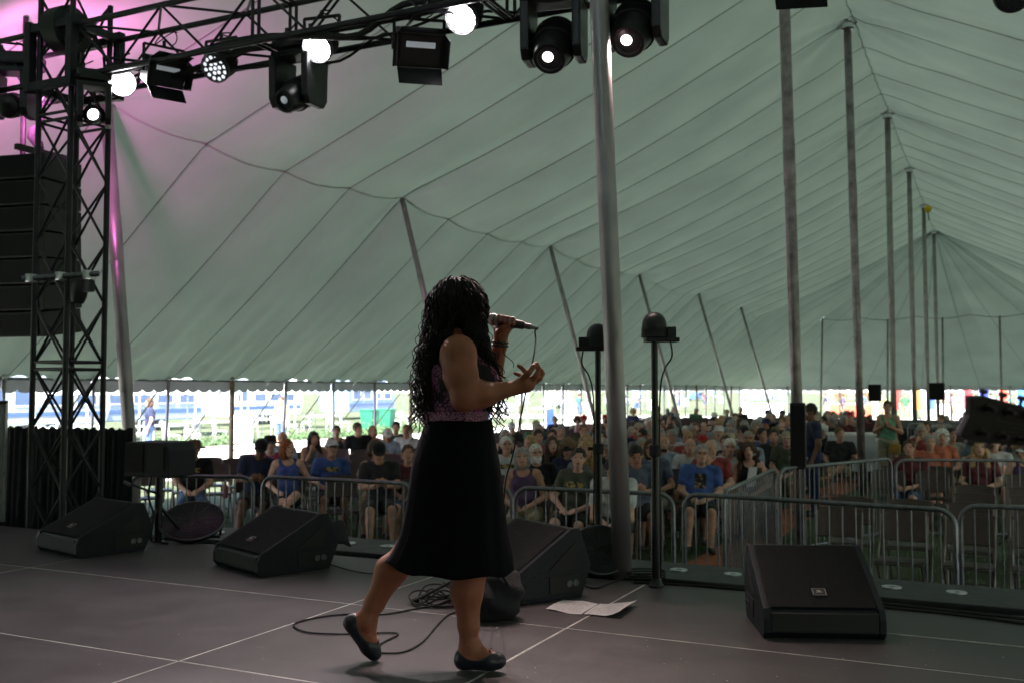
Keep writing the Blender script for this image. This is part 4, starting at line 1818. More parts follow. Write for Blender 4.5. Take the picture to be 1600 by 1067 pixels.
# black padded box on the second centre pole, and speakers on the far poles
pb = thing('pole_speaker', 'narrow black column speaker strapped to the second tent pole', 'loudspeaker', Vector((b2.x - .0, b2.y - .12, 1.05)), rad(8))
b = MB()
b.box((0, 0, .38), (.17, .13, .74))
bb = b.build('cabinet', M_BLK, pb, bevel=.012)
b = MB()
b.box((0, -.068, .38), (.14, .008, .68))
b.build('grille', M_GRIL, bb)
b = MB()
for z in (.12, .62):
    b.box((0, .06, z), (.20, .15, .03))
b.build('strap', M_STEEL, pb)
for i, (px, py, Z, w, h, lb) in enumerate(((1367, 613, 16.6, .20, .28, 'small black speaker hung on the third tent pole'), (1464, 611, 29.0, .42, .50, 'square black speaker hung high on a far tent pole'))):
    P = at(px, py, Z)
    t = thing('pole_speaker', lb, 'loudspeaker', P, 0)
    b = MB()
    b.box((0, 0, 0), (w, w * .8, h))
    bb = b.build('cabinet', M_BLK, t, bevel=.02)
    b = MB()
    b.box((0, -w * .41, 0), (w * .85, .01, h * .85))
    b.build('grille', M_GRIL, bb)
    b = MB()
    b.box((0, w * .5, 0), (.05, w * .5, .06))
    b.build('bracket', M_STEEL, t)

# ------------------------------------------------------------------ crowd barriers
def make_barrier(length, label, P0, P1, h=1.08):
    """steel crowd barrier from P0 to P1 (ground points)"""
    P0, P1 = Vector(P0), Vector(P1)
    d = P1 - P0
    ln = d.length
    t = thing('crowd_barrier', label, 'barrier', P0, math.atan2(d.y, d.x), 'steel crowd barriers')
    r = .12
    b = MB()
    path = [(0, 0, .16)]
    path += [(0, 0, h - r)] + [(r - r * math.cos(a), 0, h - r + r * math.sin(a)) for a in [PI / 2 * k / 5 for k in range(1, 6)]]
    path += [(ln - r + r * math.sin(a), 0, h - r + r * math.cos(a)) for a in [PI / 2 * k / 5 for k in range(0, 6)]]
    path += [(ln, 0, .16)]
    b.tube(path, .0195, 10)
    b.tube([(0, 0, .18), (ln, 0, .18)], .017, 8)
    b.build('frame', M_STEEL, t, smooth='auto')
    n = max(3, round(ln / .098))
    key = round(h, 2)
    if key not in BARS:
        q = MB()
        q.tube([(0, 0, .18), (0, 0, h - .01)], .0066, 6)
        BARS[key] = q.mesh('bar', M_STEEL, 'auto')
    for k in range(1, n):
        o = link('bar', BARS[key], t)
        o.location = (ln * k / n, 0, 0)
    for x in (.25, ln - .25):
        q = MB()
        q.tube([(x, -.28, .02), (x, -.2, .06), (x, 0, .17), (x, .2, .06), (x, .28, .02)], .016, 6)
        q.build('foot', M_STEEL, t, smooth='auto')
    q = MB()
    q.box((ln + .02, 0, .75), (.04, .02, .05))
    q.box((ln + .02, 0, .35), (.04, .02, .05))
    q.build('hook', M_STEEL, t)
    return t


BARS = {}


def bp(px, py, h=1.08):
    P = fl(px, py, h)
    return Vector((P.x, P.y, 0))


make_barrier(0, 'steel crowd barrier farthest left, behind the side speaker', bp(205, 742), bp(396, 745))
make_barrier(0, 'steel crowd barrier just left of the singer', bp(411, 744), bp(645, 755))
make_barrier(0, 'steel crowd barrier hidden partly by the singer', bp(652, 756), bp(800, 762))
make_barrier(0, 'steel crowd barrier behind the metal tent pole', bp(806, 761), bp(1052, 772))
make_barrier(0, 'steel crowd barrier in front of the empty chairs', bp(1069, 771), bp(1492, 797))
make_barrier(0, 'steel crowd barrier cut by the right edge, in front of chairs', bp(1500, 789), bp(1800, 800))
make_barrier(0, 'steel crowd barrier running lengthwise beside the aisle carpet', bp(1131, 768), bp(1210, 733))
make_barrier(0, 'steel crowd barrier slanting across behind the empty chairs', bp(1218, 732), bp(1392, 716))
make_barrier(0, 'steel crowd barrier at right in front of the orange shirts', bp(1399, 718), bp(1606, 719))
make_barrier(0, 'steel crowd barrier far back beside the mixing area', bp(1418, 661), bp(1500, 660))

# ================================================================== PEOPLE
def hrot(yaw=0, pitch=0, roll=0):
    """head rotation: yaw turns the face to its left, pitch>0 looks down"""
    return (Matrix.Rotation(yaw, 3, 'Z') @ Matrix.Rotation(pitch, 3, 'X') @ Matrix.Rotation(roll, 3, 'Y'))


def head_prims(c, R, s=1.0):
    c = Vector(c)

    def P(x, y, z):
        return c + R @ (Vector((x, y, z)) * s)
    Rt = np.array(R.transposed())
    out = [('ell', P(0, .012, .032), (.077 * s, .097 * s, .098 * s), .02, Rt, False),
           ('ell', P(0, -.022, -.045), (.060 * s, .072 * s, .078 * s), .035, Rt, False),
           ('ell', P(0, -.062, -.095), (.028 * s, .026 * s, .022 * s), .03, Rt, False),
           ('ell', P(.034, -.085, .020), (.020 * s, .020 * s, .014 * s), .018, Rt, True),
           ('ell', P(-.034, -.085, .020), (.020 * s, .020 * s, .014 * s), .018, Rt, True),
           ('cap', P(0, -.084, .022), P(0, -.108, -.018), .009 * s, .014 * s, .012),
           ('ell', P(0, -.088, -.054), (.024 * s, .012 * s, .011 * s), .012, Rt, False),
           ('ell', P(.080, .012, -.002), (.010 * s, .022 * s, .032 * s), .008, Rt, False),
           ('ell', P(-.080, .012, -.002), (.010 * s, .022 * s, .032 * s), .008, Rt, False),
           ('ell', P(.034, -.074, .018), (.014 * s, .014 * s, .010 * s), .004, Rt, False),
           ('ell', P(-.034, -.074, .018), (.014 * s, .014 * s, .010 * s), .004, Rt, False)]
    return out


def hand_prims(w, d, n, s=1.0, curl=.5):
    """w wrist, d direction of the fingers, n palm normal (fingers curl towards n)"""
    w, d, n = Vector(w), Vector(d).normalized(), Vector(n)
    n = (n - d * n.dot(d)).normalized()
    sd = d.cross(n)
    out = [('cap', w, w + d * .075 * s, .024 * s, .030 * s, .02), ('cap', w + sd * .018 * s + d * .06 * s, w - sd * .018 * s + d * .06 * s, .022 * s, .022 * s, .02)]
    for i, (o, l) in enumerate(((-.028, .062), (-.010, .072), (.010, .068), (.026, .052))):
        a = w + d * .088 * s + sd * o * s
        b = a + (d * math.cos(curl * .6) + n * math.sin(curl * .6)) * l * .55 * s
        e = b + (d * math.cos(curl * 1.6) + n * math.sin(curl * 1.6)) * l * .5 * s
        out += [('cap', a, b, .0105 * s, .010 * s, .006), ('cap', b, e, .010 * s, .0085 * s, .004)]
    a = w + d * .03 * s - sd * .028 * s
    b = a - sd * .025 * s + d * .03 * s + n * .012 * s
    out += [('cap', a, b, .013 * s, .011 * s, .01), ('cap', b, b + d * .03 * s + n * .008 * s, .011 * s, .0095 * s, .005)]
    return out


def body_groups(p, fem=False, fat=1.0):
    """p: dict of joints; returns prims by group"""
    V_ = Vector
    G = {}
    f = fat
    pel, ch, nk, hd_ = V_(p['pel']), V_(p['chest']), V_(p['neck']), V_(p['head'])
    sw = .165 if fem else .19
    up = (nk - pel).normalized()
    rt = V_((1, 0, 0))
    if 'turn' in p:
        rt = Matrix.Rotation(p['turn'], 3, 'Z') @ rt
    fw = up.cross(rt)          # points backwards? fixed below
    if fw.y > 0:
        fw = -fw
    Rb = np.array(Matrix((rt, -fw, up)))
    T = [('ell', pel, (.165 * (1.05 if fem else 1) * f, .13 * f, .13), .05, Rb, False),
         ('ell', pel.lerp(ch, .5) + fw * .015 * f, (.145 * f * (0.93 if fem else 1), .115 * f ** 1.6, .17), .06, Rb, False),
         ('ell', ch, (.165 * f ** .6 * (.92 if fem else 1.02), .115 * f ** .8, .16), .06, Rb, False),
         ('cap', ch + up * .12 + rt * sw * .8, ch + up * .12 - rt * sw * .8, .07, .07, .05)]
    if fem:
        for s_ in (-1, 1):
            T.append(('ell', ch + fw * .095 + rt * s_ * .07 - up * .01, (.062 * f, .058, .060), .03, Rb, False))
    G['torso'] = T
    G['neck'] = [('cap', nk - up * .02, nk.lerp(hd_, .55), .058 if not fem else .05, .052 if not fem else .045, .03)]
    ua, fa, hn, th_, cf, ft = [], [], [], [], [], []
    for s_, k in ((-1, 'r'), (1, 'l')):
        sh = ch + up * .115 + rt * (s_ * sw)
        el, wr = V_(p['el' + k]), V_(p['wr' + k])
        a = .9 if fem else 1.0
        ua.append(('cap', sh, el, .058 * a * f ** .7, .045 * a * f ** .6, .03))
        fa.append(('cap', el, wr, .044 * a * f ** .5, .028 * a, .025))
        d = V_(p.get('hd' + k, (wr - el)))
        hn += hand_prims(wr, d, V_(p.get('hn' + k, (-s_, 0, -.3))), .92 if fem else 1.0, p.get('curl', .5))
        hp, kn, an = pel + rt * (s_ * .095) + V_((0, 0, -.03)), V_(p['kn' + k]), V_(p['an' + k])
        th_.append(('cap', hp, kn, .088 * f ** .8, .060 * f ** .4, .05))
        cf.append(('cap', kn, kn.lerp(an, .35) + V_((0, .015, 0)), .056, .057 * f ** .3, .03))
        cf.append(('cap', kn.lerp(an, .35) + V_((0, .015, 0)), an, .056 * f ** .3, .036, .03))
        fd = V_(p.get('fd' + k, (s_ * .2, -1, 0))).normalized()
        ft.append(('cap', an + V_((0, .0, -.035)), an + fd * .15 + V_((0, 0, -.048)), .042, .034, .03))
        ft.append(('cap', an + V_((0, 0, -.01)) - fd * .035, an + V_((0, 0, -.045)) - fd * .035, .036, .036, .03))
    G.update(uarm=ua, farm=fa, hand=hn, thigh=th_, calf=cf, foot=ft)
    G['head'] = head_prims(hd_, p['hR'], .96 if fem else 1.0)
    return G


def run(prims, lo, hi, h, inf=0.0, cut=None, clips=()):
    s = SDF(lo, hi, h)
    for q in prims:
        if q[0] == 'cap':
            a, b = Vector(q[1]), Vector(q[2])
            if cut is not None:
                b = a.lerp(b, cut)
            s.cap(a, b, q[3] + inf, q[4] + inf, max(q[5], h * .6))
        else:
            s.ell(q[1], tuple(r + inf for r in q[2]), max(q[3], h * .6), q[4], q[5])
    for n, d in clips:
        s.clip(n, d)
    return s


def person_meshes(key, p, fem, fat):
    G = body_groups(p, fem, fat)
    lo, hi = p['lo'], p['hi']
    allp = G['torso'] + G['neck'] + G['thigh'] + G['calf'] + G['foot'] + G['uarm'] + G['farm'] + G['hand'] + G['head']
    s = run(allp, lo, hi, .0105)
    V, Q = s.nets()
    C = V[Q].mean(1)
    hd_ = np.array(p['head'])
    Rm = np.array(p['hR'])
    loc = (C - hd_) @ Rm
    mi = np.zeros(len(Q), int)
    fr = loc[:, 1] < -.045
    ey = fr & ((((np.abs(loc[:, 0]) - .034) / .013) ** 2 + ((loc[:, 2] - .016) / .007) ** 2) < 1)
    br_ = fr & ((((np.abs(loc[:, 0]) - .036) / .022) ** 2 + ((loc[:, 2] - .038) / .006) ** 2) < 1)
    lp = fr & (((loc[:, 0] / .026) ** 2 + ((loc[:, 2] + .054) / .009) ** 2) < 1)
    mi[ey] = 1
    mi[lp] = 2
    # shoes
    mi[C[:, 2] < .085] = 3
    M = {}
    M['body'] = np_mesh(key + '_body', V, Q, [M_SKIN, M_EYE, M_LIP, M_SHOE], mi)
    zb = p['pel'][2] - .06
    tor = G['torso']
    sit = p.get('sit', True)
    # short sleeve shirt
    s = SDF(lo, hi, .0125)
    for q in tor:
        (s.cap(q[1], q[2], q[3] + .013, q[4] + .013, q[5]) if q[0] == 'cap' else s.ell(q[1], tuple(r + .013 for r in q[2]), q[3], q[4]))
    s2 = SDF(lo, hi, .0125)
    for q in G['uarm']:
        a, b = Vector(q[1]), Vector(q[2])
        s2.cap(a, a.lerp(b, .55), q[3] + .020, q[4] + .026, .03)
    D0 = s.D.copy()
    s.clip((0, 0, -1), -zb)
    nk = Vector(p['neck'])
    s.D = np.minimum(s.D, s2.D)
    s.ell(nk + Vector((0, -.02, .03)), (.066, .07, .05), .01, None, True)
    V, Q = s.nets()
    V[:, 2] += .004 * np.sin(V[:, 0] * 55 + V[:, 2] * 30)
    V[:, 1] += .005 * np.sin(V[:, 2] * 48 + V[:, 0] * 22)
    M['tee'] = np_mesh(key + '_tee', V, Q, M_CLOTH)
    M['teeVQ'] = (V, Q)
    # sleeveless
    s = SDF(lo, hi, .0125)
    for q in tor[:3] + tor[4:]:
        s.ell(q[1], tuple(r + .012 for r in q[2]), q[3], q[4])
    q = tor[3]
    a, b = Vector(q[1]), Vector(q[2])
    m_ = (a + b) / 2
    s.cap(m_.lerp(a, .62), m_.lerp(b, .62), q[3] + .010, q[4] + .010, .04)
    s.clip((0, 0, -1), -zb)
    s.ell(nk + Vector((0, -.05, .0)), (.085, .10, .09), .015, None, True)
    V, Q = s.nets()
    V[:, 1] += .005 * np.sin(V[:, 2] * 48 + V[:, 0] * 22)
    M['tank'] = np_mesh(key + '_tank', V, Q, M_CLOTH)
    for nm, pr_, cut in (('shorts', G['thigh'], .93), ('trousers', G['thigh'] + G['calf'], None)):
        s = SDF(lo, hi, .0125)
        q = tor[0]
        s.ell(q[1], tuple(r + .014 for r in q[2]), q[3], q[4])
        for q in pr_:
            a, b = Vector(q[1]), Vector(q[2])
            if cut:
                b = a.lerp(b, cut)
            s.cap(a, b, q[3] + .014, q[4] + (.022 if cut else .016), .03)
        V, Q = s.nets()
        V[:, 0] += .004 * np.sin(V[:, 1] * 50 + V[:, 2] * 40)
        M[nm] = np_mesh(key + '_' + nm, V, Q, M_CLOTH)
    M['head'] = Vector(p['head'])
    M['hR'] = p['hR']
    M['neck'] = nk
    return M


M_SHOE = mat('shoe', (.03, .028, .027), .6, 0, (9, .4))
SIT = dict(pel=(0, .02, .56), chest=(0, .07, .90), neck=(0, .06, 1.085), head=(0, .015, 1.23),
           knr=(-.13, -.42, .52), knl=(.14, -.42, .52), anr=(-.14, -.45, .09), anl=(.15, -.40, .09),
           lo=(-.46, -.72, -.02), hi=(.46, .32, 1.44), sit=True)


def pose(**k):
    d = dict(SIT)
    d.update(k)
    d.setdefault('hR', hrot())
    return d


POSES = {
    'lap': pose(elr=(-.25, .02, .74), ell=(.25, .02, .74), wrr=(-.10, -.24, .66), wrl=(.09, -.27, .67), hdr=(.5, -.8, -.1), hdl=(-.5, -.8, -.1), hnr=(.3, 0, -1), hnl=(-.3, 0, -1), hR=hrot(.12, -.10)),
    'cross': pose(elr=(-.25, .0, .78), ell=(.25, .0, .78), wrr=(.04, -.17, .84), wrl=(-.03, -.19, .80), hdr=(1, .1, .1), hdl=(-1, .1, .05), hnr=(0, 1, 0), hnl=(0, 1, 0), hR=hrot(-.15, -.05)),
    'chin': pose(elr=(-.20, -.14, .70), ell=(.25, .02, .74), wrr=(-.06, -.15, 1.03), wrl=(.02, -.26, .68), hdr=(.2, .35, 1), hdl=(-.7, -.6, 0), hnr=(.3, 1, 0), hnl=(0, 0, -1), hR=hrot(.25, 0), head=(0, -.005, 1.22), curl=1.0),
    'lean': pose(chest=(0, -.10, .88), neck=(0, -.15, 1.05), head=(0, -.22, 1.17), elr=(-.20, -.36, .64), ell=(.20, -.36, .64), wrr=(-.05, -.50, .60), wrl=(.05, -.50, .61), hdr=(.3, -.8, -.6), hdl=(-.3, -.8, -.6), hR=hrot(0, .45)),
    'clap': pose(elr=(-.26, -.08, .80), ell=(.26, -.08, .80), wrr=(-.06, -.27, .95), wrl=(.06, -.27, .95), hdr=(.25, -.3, .9), hdl=(-.25, -.3, .9), hnr=(1, 0, 0), hnl=(-1, 0, 0), hR=hrot(-.05, -.12), curl=.2),
    'phone': pose(elr=(-.23, -.04, .78), ell=(.23, -.04, .78), wrr=(-.07, -.27, .80), wrl=(.07, -.27, .80), hdr=(.2, -.6, .5), hdl=(-.2, -.6, .5), hnr=(.5, .5, .5), hnl=(-.5, .5, .5), hR=hrot(.05, .38), head=(0, -.02, 1.22), curl=.9),
    'side': pose(elr=(-.26, .03, .76), ell=(.28, .04, .80), wrr=(-.14, -.28, .66), wrl=(.36, -.18, .78), hdr=(.3, -.9, -.1), hR=hrot(.65, -.05), knr=(-.08, -.43, .54), knl=(.10, -.36, .62), anl=(-.06, -.60, .48), fdl=(-.8, -.6, 0)),
    'talk': pose(elr=(-.25, .04, .76), ell=(.25, .0, .74), wrr=(-.16, -.22, .64), wrl=(.06, -.25, .68), hdr=(.3, -.9, -.1), hdl=(-.6, -.7, -.1), hnr=(.3, 0, -1), hnl=(-.3, 0, -1), hR=hrot(-.75, .05, .1), head=(-.01, .015, 1.22)),
    'slouch': pose(pel=(0, -.06, .54), chest=(0, .06, .84), neck=(0, .09, 1.02), head=(0, .05, 1.16), elr=(-.27, .05, .70), ell=(.27, .05, .70), wrr=(-.05, -.17, .68), wrl=(.04, -.19, .66), hdr=(.8, -.5, -.1), hdl=(-.8, -.5, -.1), hnr=(.2, 0, -1), hnl=(-.2, 0, -1), hR=hrot(.25, .12, -.12), knr=(-.16, -.52, .50), knl=(.18, -.50, .50), anr=(-.18, -.62, .09), anl=(.12, -.56, .09), lo=(-.46, -.86, -.02)),
    'stand': dict(pel=(0, 0, .93), chest=(0, .02, 1.27), neck=(0, .01, 1.46), head=(0, -.03, 1.60), elr=(-.27, .04, 1.12), ell=(.27, .04, 1.12), wrr=(-.25, -.10, .90), wrl=(.25, -.06, .87), hdr=(0, -.3, -1), hdl=(0, -.2, -1),
                  knr=(-.11, -.01, .49), knl=(.11, -.02, .49), anr=(-.12, .03, .09), anl=(.13, .01, .09), lo=(-.46, -.42, -.02), hi=(.46, .32, 1.80), sit=False, hR=hrot(.2, 0)),
    'standclap': dict(pel=(0, 0, .93), chest=(0, .02, 1.27), neck=(0, .01, 1.46), head=(0, -.03, 1.60), elr=(-.25, .0, 1.12), ell=(.25, .0, 1.12), wrr=(-.05, -.22, 1.24), wrl=(.05, -.22, 1.24), hdr=(.2, -.3, .9), hdl=(-.2, -.3, .9), hnr=(1, 0, 0), hnl=(-1, 0, 0), curl=.2,
                      knr=(-.10, -.01, .49), knl=(.10, -.02, .49), anr=(-.11, .03, .09), anl=(.12, .01, .09), lo=(-.46, -.42, -.02), hi=(.46, .32, 1.80), sit=False, hR=hrot(.2, 0)),
}
PM = {}
for nm, p in POSES.items():
    for fem, fat in ((False, 1.0), (True, 1.0), (False, 1.22), (True, 1.18)):
        if nm in ('cross', 'side', 'stand') and fat > 1 and fem:
            continue
        if nm in ('standclap',) and (fat > 1 or not fem):
            continue
        if nm in ('stand', 'phone', 'chin') and fat > 1:
            continue
        PM[(nm, fem, fat > 1)] = person_meshes(nm + ('_f' if fem else '_m') + ('2' if fat > 1 else ''), p, fem, fat)


# hair and hats in head space (face looks along -y)
def hair_mesh(kind):
    s = SDF((-.22, -.2, -.42), (.22, .26, .22), .009)
    if kind == 'short':
        s.ell((0, .02, .040), (.086, .104, .104), .01)
        s.ell((0, -.11, -.050), (.095, .095, .115), .02, None, True)
        s.clip((0, -.25, -1), .045)
    elif kind == 'fringe':
        s.ell((0, .022, .025), (.087, .104, .085), .01)
        s.ell((0, -.06, .10), (.080, .115, .075), .02, None, True)
        s.ell((0, -.11, -.050), (.10, .095, .115), .02, None, True)
        s.clip((0, -.1, -1), .055)
    elif kind == 'bob':
        s.ell((0, .02, .035), (.092, .110, .108), .01)
        s.ell((0, .045, -.05), (.108, .095, .115), .04)
        s.ell((0, -.115, -.055), (.078, .105, .125), .02, None, True)
    elif kind == 'long':
        s.ell((0, .02, .035), (.092, .110, .108), .01)
        for sx in (-1, 1):
            s.cap((sx * .075, .02, 0), (sx * .105, -.02, -.26), .045, .040, .03)
        s.cap((0, .06, 0), (0, .10, -.28), .085, .075, .04)
        s.ell((0, -.115, -.055), (.076, .105, .13), .02, None, True)
    elif kind == 'curly':
        s.ell((0, .025, .04), (.115, .125, .125), .02)
        r_ = random.Random(4)
        for k in range(46):
            a, b = r_.uniform(0, 2 * PI), r_.uniform(-.9, 1)
            q = math.sqrt(1 - min(1, b * b))
            s.ell((.112 * q * math.cos(a), .03 + .118 * q * math.sin(a), .02 + .125 * b), (.03, .03, .03), .012)
        s.ell((0, -.12, -.055), (.080, .105, .125), .02, None, True)
    elif kind == 'longcurly':
        s.ell((0, .025, .04), (.105, .12, .118), .02)
        r_ = random.Random(5)
        for k in range(80):
            z = r_.uniform(-.36, .12)
            a = r_.uniform(-.4, PI + .4)
            q = .10 + .05 * (z < 0)
            s.ell((q * math.cos(a), .03 + .085 * math.sin(a), z), (.032, .03, .036), .02)
        s.ell((0, -.12, -.06), (.074, .105, .14), .02, None, True)
    elif kind == 'beard':
        s.ell((0, -.026, -.062), (.066, .080, .078), .01)
        s.ell((0, -.085, -.10), (.04, .035, .04), .02)
        s.ell((0, -.085, .02), (.09, .07, .058), .01, None, True)
        s.ell((0, -.108, -.054), (.022, .02, .008), .004, None, True)
        s.clip((0, 0, 1), -.02)
    V, Q = s.nets()
    if kind not in ('beard',):
        V = V + .004 * np.sin(V[:, [1, 2, 0]] * 120)
    return np_mesh('hair_' + kind, V, Q, M_HAIR)


HAIR = {k: hair_mesh(k) for k in ('short', 'fringe', 'bob', 'long', 'curly', 'longcurly', 'beard')}


def hat_mesh(kind):
    b = MB()
    if kind == 'cap':
        prof = [(.100, .045), (.101, .07)] + [(.100 * math.cos(a), .07 + .075 * math.sin(a)) for a in [PI / 2 * k / 6 for k in range(1, 6)]] + [(.003, .146)]
        b.lathe(prof, 20, Matrix.Translation((0, .015, -.005)) @ Matrix.Scale(.9, 4, (1, 0, 0)) @ Matrix.Scale(1.06, 4, (0, 1, 0)))
        vs = []
        n = 10
        for k in range(n + 1):
            a = PI + PI * k / n
            vs.append((.088 * math.cos(a), .015 + .095 * math.sin(a), .048))
            vs.append((.082 * math.cos(a), .0 + (.185 if True else 0) * math.sin(a), .036 - .012 * abs(math.cos(a))))
        b.add(vs, [(2 * k, 2 * k + 1, 2 * k + 3, 2 * k + 2) for k in range(n)])
    else:
        b.lathe([(.098, .035), (.100, .05), (.096, .10), (.085, .135), (.05, .148), (.003, .15)], 22, Matrix.Translation((0, .015, 0)))
        b.lathe([(.098, .040), (.14, .040), (.175, .026), (.190, .022), (.190, .018), (.14, .034), (.098, .034)], 26, Matrix.Translation((0, .015, 0)), caps=False)
    return b.mesh('hat_' + kind, M_CLOTH, 'auto')


HATS = {k: hat_mesh(k) for k in ('cap', 'brim')}
gb = MB()
for s_ in (-1, 1):
    ring = [(s_ * .034 + .022 * math.cos(a), -.098 - .006 * 0, .016 + .016 * math.sin(a)) for a in [2 * PI * k / 12 for k in range(12)]]
    gb.tube(ring, .003, 4, closed=True)
    gb.tube([(s_ * .056, -.096, .02), (s_ * .084, .0, .018)], .0025, 4)
gb.tube([(-.012, -.1, .02), (.012, -.1, .02)], .003, 4)
GLASSES = gb.mesh('glasses', M_RUB)

COLS = {'black': (.012, .012, .014), 'charcoal': (.035, .035, .04), 'white': (.62, .62, .64), 'grey': (.2, .2, .21), 'navy': (.02, .03, .09), 'blue': (.015, .11, .48), 'royal blue': (.02, .08, .42),
        'slate blue': (.11, .15, .25), 'teal': (.02, .16, .17), 'green': (.04, .2, .08), 'mint green': (.10, .40, .24), 'olive': (.10, .115, .07), 'red': (.42, .03, .03), 'maroon': (.16, .02, .03), 'orange': (.75, .13, .02),
        'magenta': (.45, .03, .13), 'pink': (.55, .22, .25), 'purple': (.12, .05, .16), 'tan': (.38, .29, .19), 'cream': (.55, .5, .4), 'light blue': (.3, .42, .58), 'yellow': (.6, .42, .06), 'khaki': (.28, .23, .15),
        'denim': (.07, .11, .2), 'brown': (.11, .06, .035), 'beige': (.45, .38, .28)}
HC = {'grey': (.28, .27, .26), 'white': (.62, .61, .58), 'dark': (.018, .013, .01), 'brown': (.07, .035, .018), 'blond': (.38, .25, .11), 'red': (.26, .07, .02), 'light brown': (.16, .09, .045)}
SKINS = [(.50, .27, .19), (.55, .32, .23), (.46, .24, .16), (.58, .34, .26), (.38, .20, .13), (.16, .08, .05)]
GRP = 'audience seated on the folding chairs'


prx = random.Random(303)


def mute(c):
    g_ = sum(c) / 3
    return tuple((g_ * .3 + q * .7) * .8 for q in c)


def put_person(label, P, rz, pk, top='tee', tcol='grey', low='shorts', lcol='khaki', hair='short', hcol='grey', hat=None, hatcol='white', beard=False, glasses=False, skin=0, scale=1.0, group=GRP):
    M = PM[pk]
    t = thing('person', label, 'person', P, rz, group, scale)
    o = link('body', M['body'], t)
    o.color = (*SKINS[skin], 1)
    t.rotation_euler = (prx.gauss(0, .035), prx.gauss(0, .04), rz)
    o = link('shirt', M[top], t)
    o.color = (*mute(COLS[tcol]), 1)
    o = link(low, M[low], t)
    o.color = (*COLS[lcol], 1)
    HM = Matrix.Translation(M['head']) @ M['hR'].to_4x4() @ Matrix.Scale(.96 if pk[1] else 1.0, 4)
    if hair:
        o = link('hair', HAIR[hair], t)
        o.matrix_local = HM
        o.color = (*HC[hcol], 1)
    if beard:
        o = link('beard', HAIR['beard'], t)
        o.matrix_local = HM
        o.color = (*HC[hcol], 1)
    if hat:
        o = link('hat', HATS[hat], t)
        o.matrix_local = HM
        o.color = (*COLS[hatcol], 1)
    if glasses:
        o = link('glasses', GLASSES, t)
        o.matrix_local = HM
    return t


def print_material(name, kind):
    m = bpy.data.materials.new(name)
    m.use_nodes = True
    nt = m.node_tree
    b = nt.nodes['Principled BSDF']
    b.inputs['Roughness'].default_value = .85
    tc = nt.nodes.new('ShaderNodeTexCoord')
    n = nt.nodes.new('ShaderNodeTexNoise')
    n.inputs['Scale'].default_value = {'portrait': 11, 'text': 30, 'pale': 24}[kind]
    n.inputs['Detail'].default_value = 2
    nt.links.new(tc.outputs['Object'], n.inputs['Vector'])
    r = nt.nodes.new('ShaderNodeValToRGB')
    E = r.color_ramp.elements
    if kind == 'portrait':
        r.color_ramp.interpolation = 'CONSTANT'
        E[0].color = (.012, .010, .010, 1)
        E[1].position, E[1].color = .52, (.30, .19, .12, 1)
        e = E.new(.62)
        e.color = (.05, .04, .05, 1)
    else:
        E[0].position, E[1].position = .46, .50
        E[0].color = (.02, .02, .03, 1)
        E[1].color = (.35, .27, .08, 1) if kind == 'text' else (.4, .4, .4, 1)
    nt.links.new(n.outputs['Fac'], r.inputs[0])
    nt.links.new(r.outputs[0], b.inputs['Base Color'])
    return m


M_PORT = print_material('portrait_print', 'portrait')
M_TXT = print_material('faded_print', 'text')
M_TXT2 = print_material('pale_print', 'pale')


def add_print(t, pk, x0, x1, z0, z1, m, name='shirt_print'):
    V, Q = PM[pk]['teeVQ']
    C = V[Q].mean(1)
    nv = np.cross(V[Q[:, 2]] - V[Q[:, 0]], V[Q[:, 3]] - V[Q[:, 1]])
    nv /= np.linalg.norm(nv, axis=1)[:, None] + 1e-9
    k = (C[:, 0] > x0) & (C[:, 0] < x1) & (C[:, 2] > z0) & (C[:, 2] < z1) & (nv[:, 1] < -.3)
    q = Q[k]
    if not len(q):
        return
    ids, inv = np.unique(q, return_inverse=True)
    link(name, np_mesh(name, V[ids] + np.array([0, -.004, 0]), inv.reshape(-1, 4), m), t)


# folding chairs ----------------------------------------------------------------------
def chair_meshes():
    b = MB()
    b.grid(lambda u, v: ((u - .5) * .42, -.20 + .40 * v, .45 - .02 * math.sin(PI * u) * math.sin(PI * v) - .012 * v), 6, 6)
    for k in range(1):
        b.box((0, 0, .425), (.42, .40, .02))
    seat = b.mesh('seat', M_CHAIR)
    b = MB()

    def bk(u, v, o):
        return ((u - .5) * .43, .20 + .07 * v + .035 * (1 - 4 * (u - .5) ** 2) + o, .60 + .26 * v + .015 * math.sin(PI * u) * (v > .9))
    b.grid(lambda u, v: bk(u, v, 0), 8, 4)
    b.grid(lambda u, v: bk(u, v, .018), 8, 4)
    b.tube([bk(k / 8, 1, .009) for k in range(9)], .012, 6)
    b.tube([bk(k / 8, 0, .009) for k in range(9)], .011, 6)
    back = b.mesh('backrest', M_CHAIR, 'auto')
    out = []
    for sx in (-1, 1):
        b = MB()
        x = sx * .215
        b.tube([(x, -.24, .0), (x, .19, .60), (x, .26, .84)], .011, 6)
        b.tube([(x - sx * .02, .26, .0), (x - sx * .02, -.14, .43)], .011, 6)
        if sx < 0:
            b.tube([(-.215, -.18, .085), (.215, -.18, .085)], .008, 6)
        else:
            b.tube([(-.195, .22, .05), (.195, .22, .05)], .008, 6)
        out.append(b.mesh('side_frame', M_CHFR, 'auto'))
    b = MB()
    b.tube([(-.21, -.20, .43), (.21, -.20, .43)], .009, 6)
    return seat, back, out, b.mesh('cross_rail', M_CHFR, 'auto')


M_CHFR = mat('chair_frame', (.16, .13, .115), .4, .5, (9, .3))
CH = chair_meshes()


def put_chair(label, P, rz):
    t = thing('folding_chair', label, 'chair', P, rz, 'brown folding chairs in rows', .95)
    link('seat', CH[0], t)
    link('backrest', CH[1], t)
    for m in CH[2]:
        link('side_frame', m, t)
    link('cross_rail', CH[3], t)
    return t


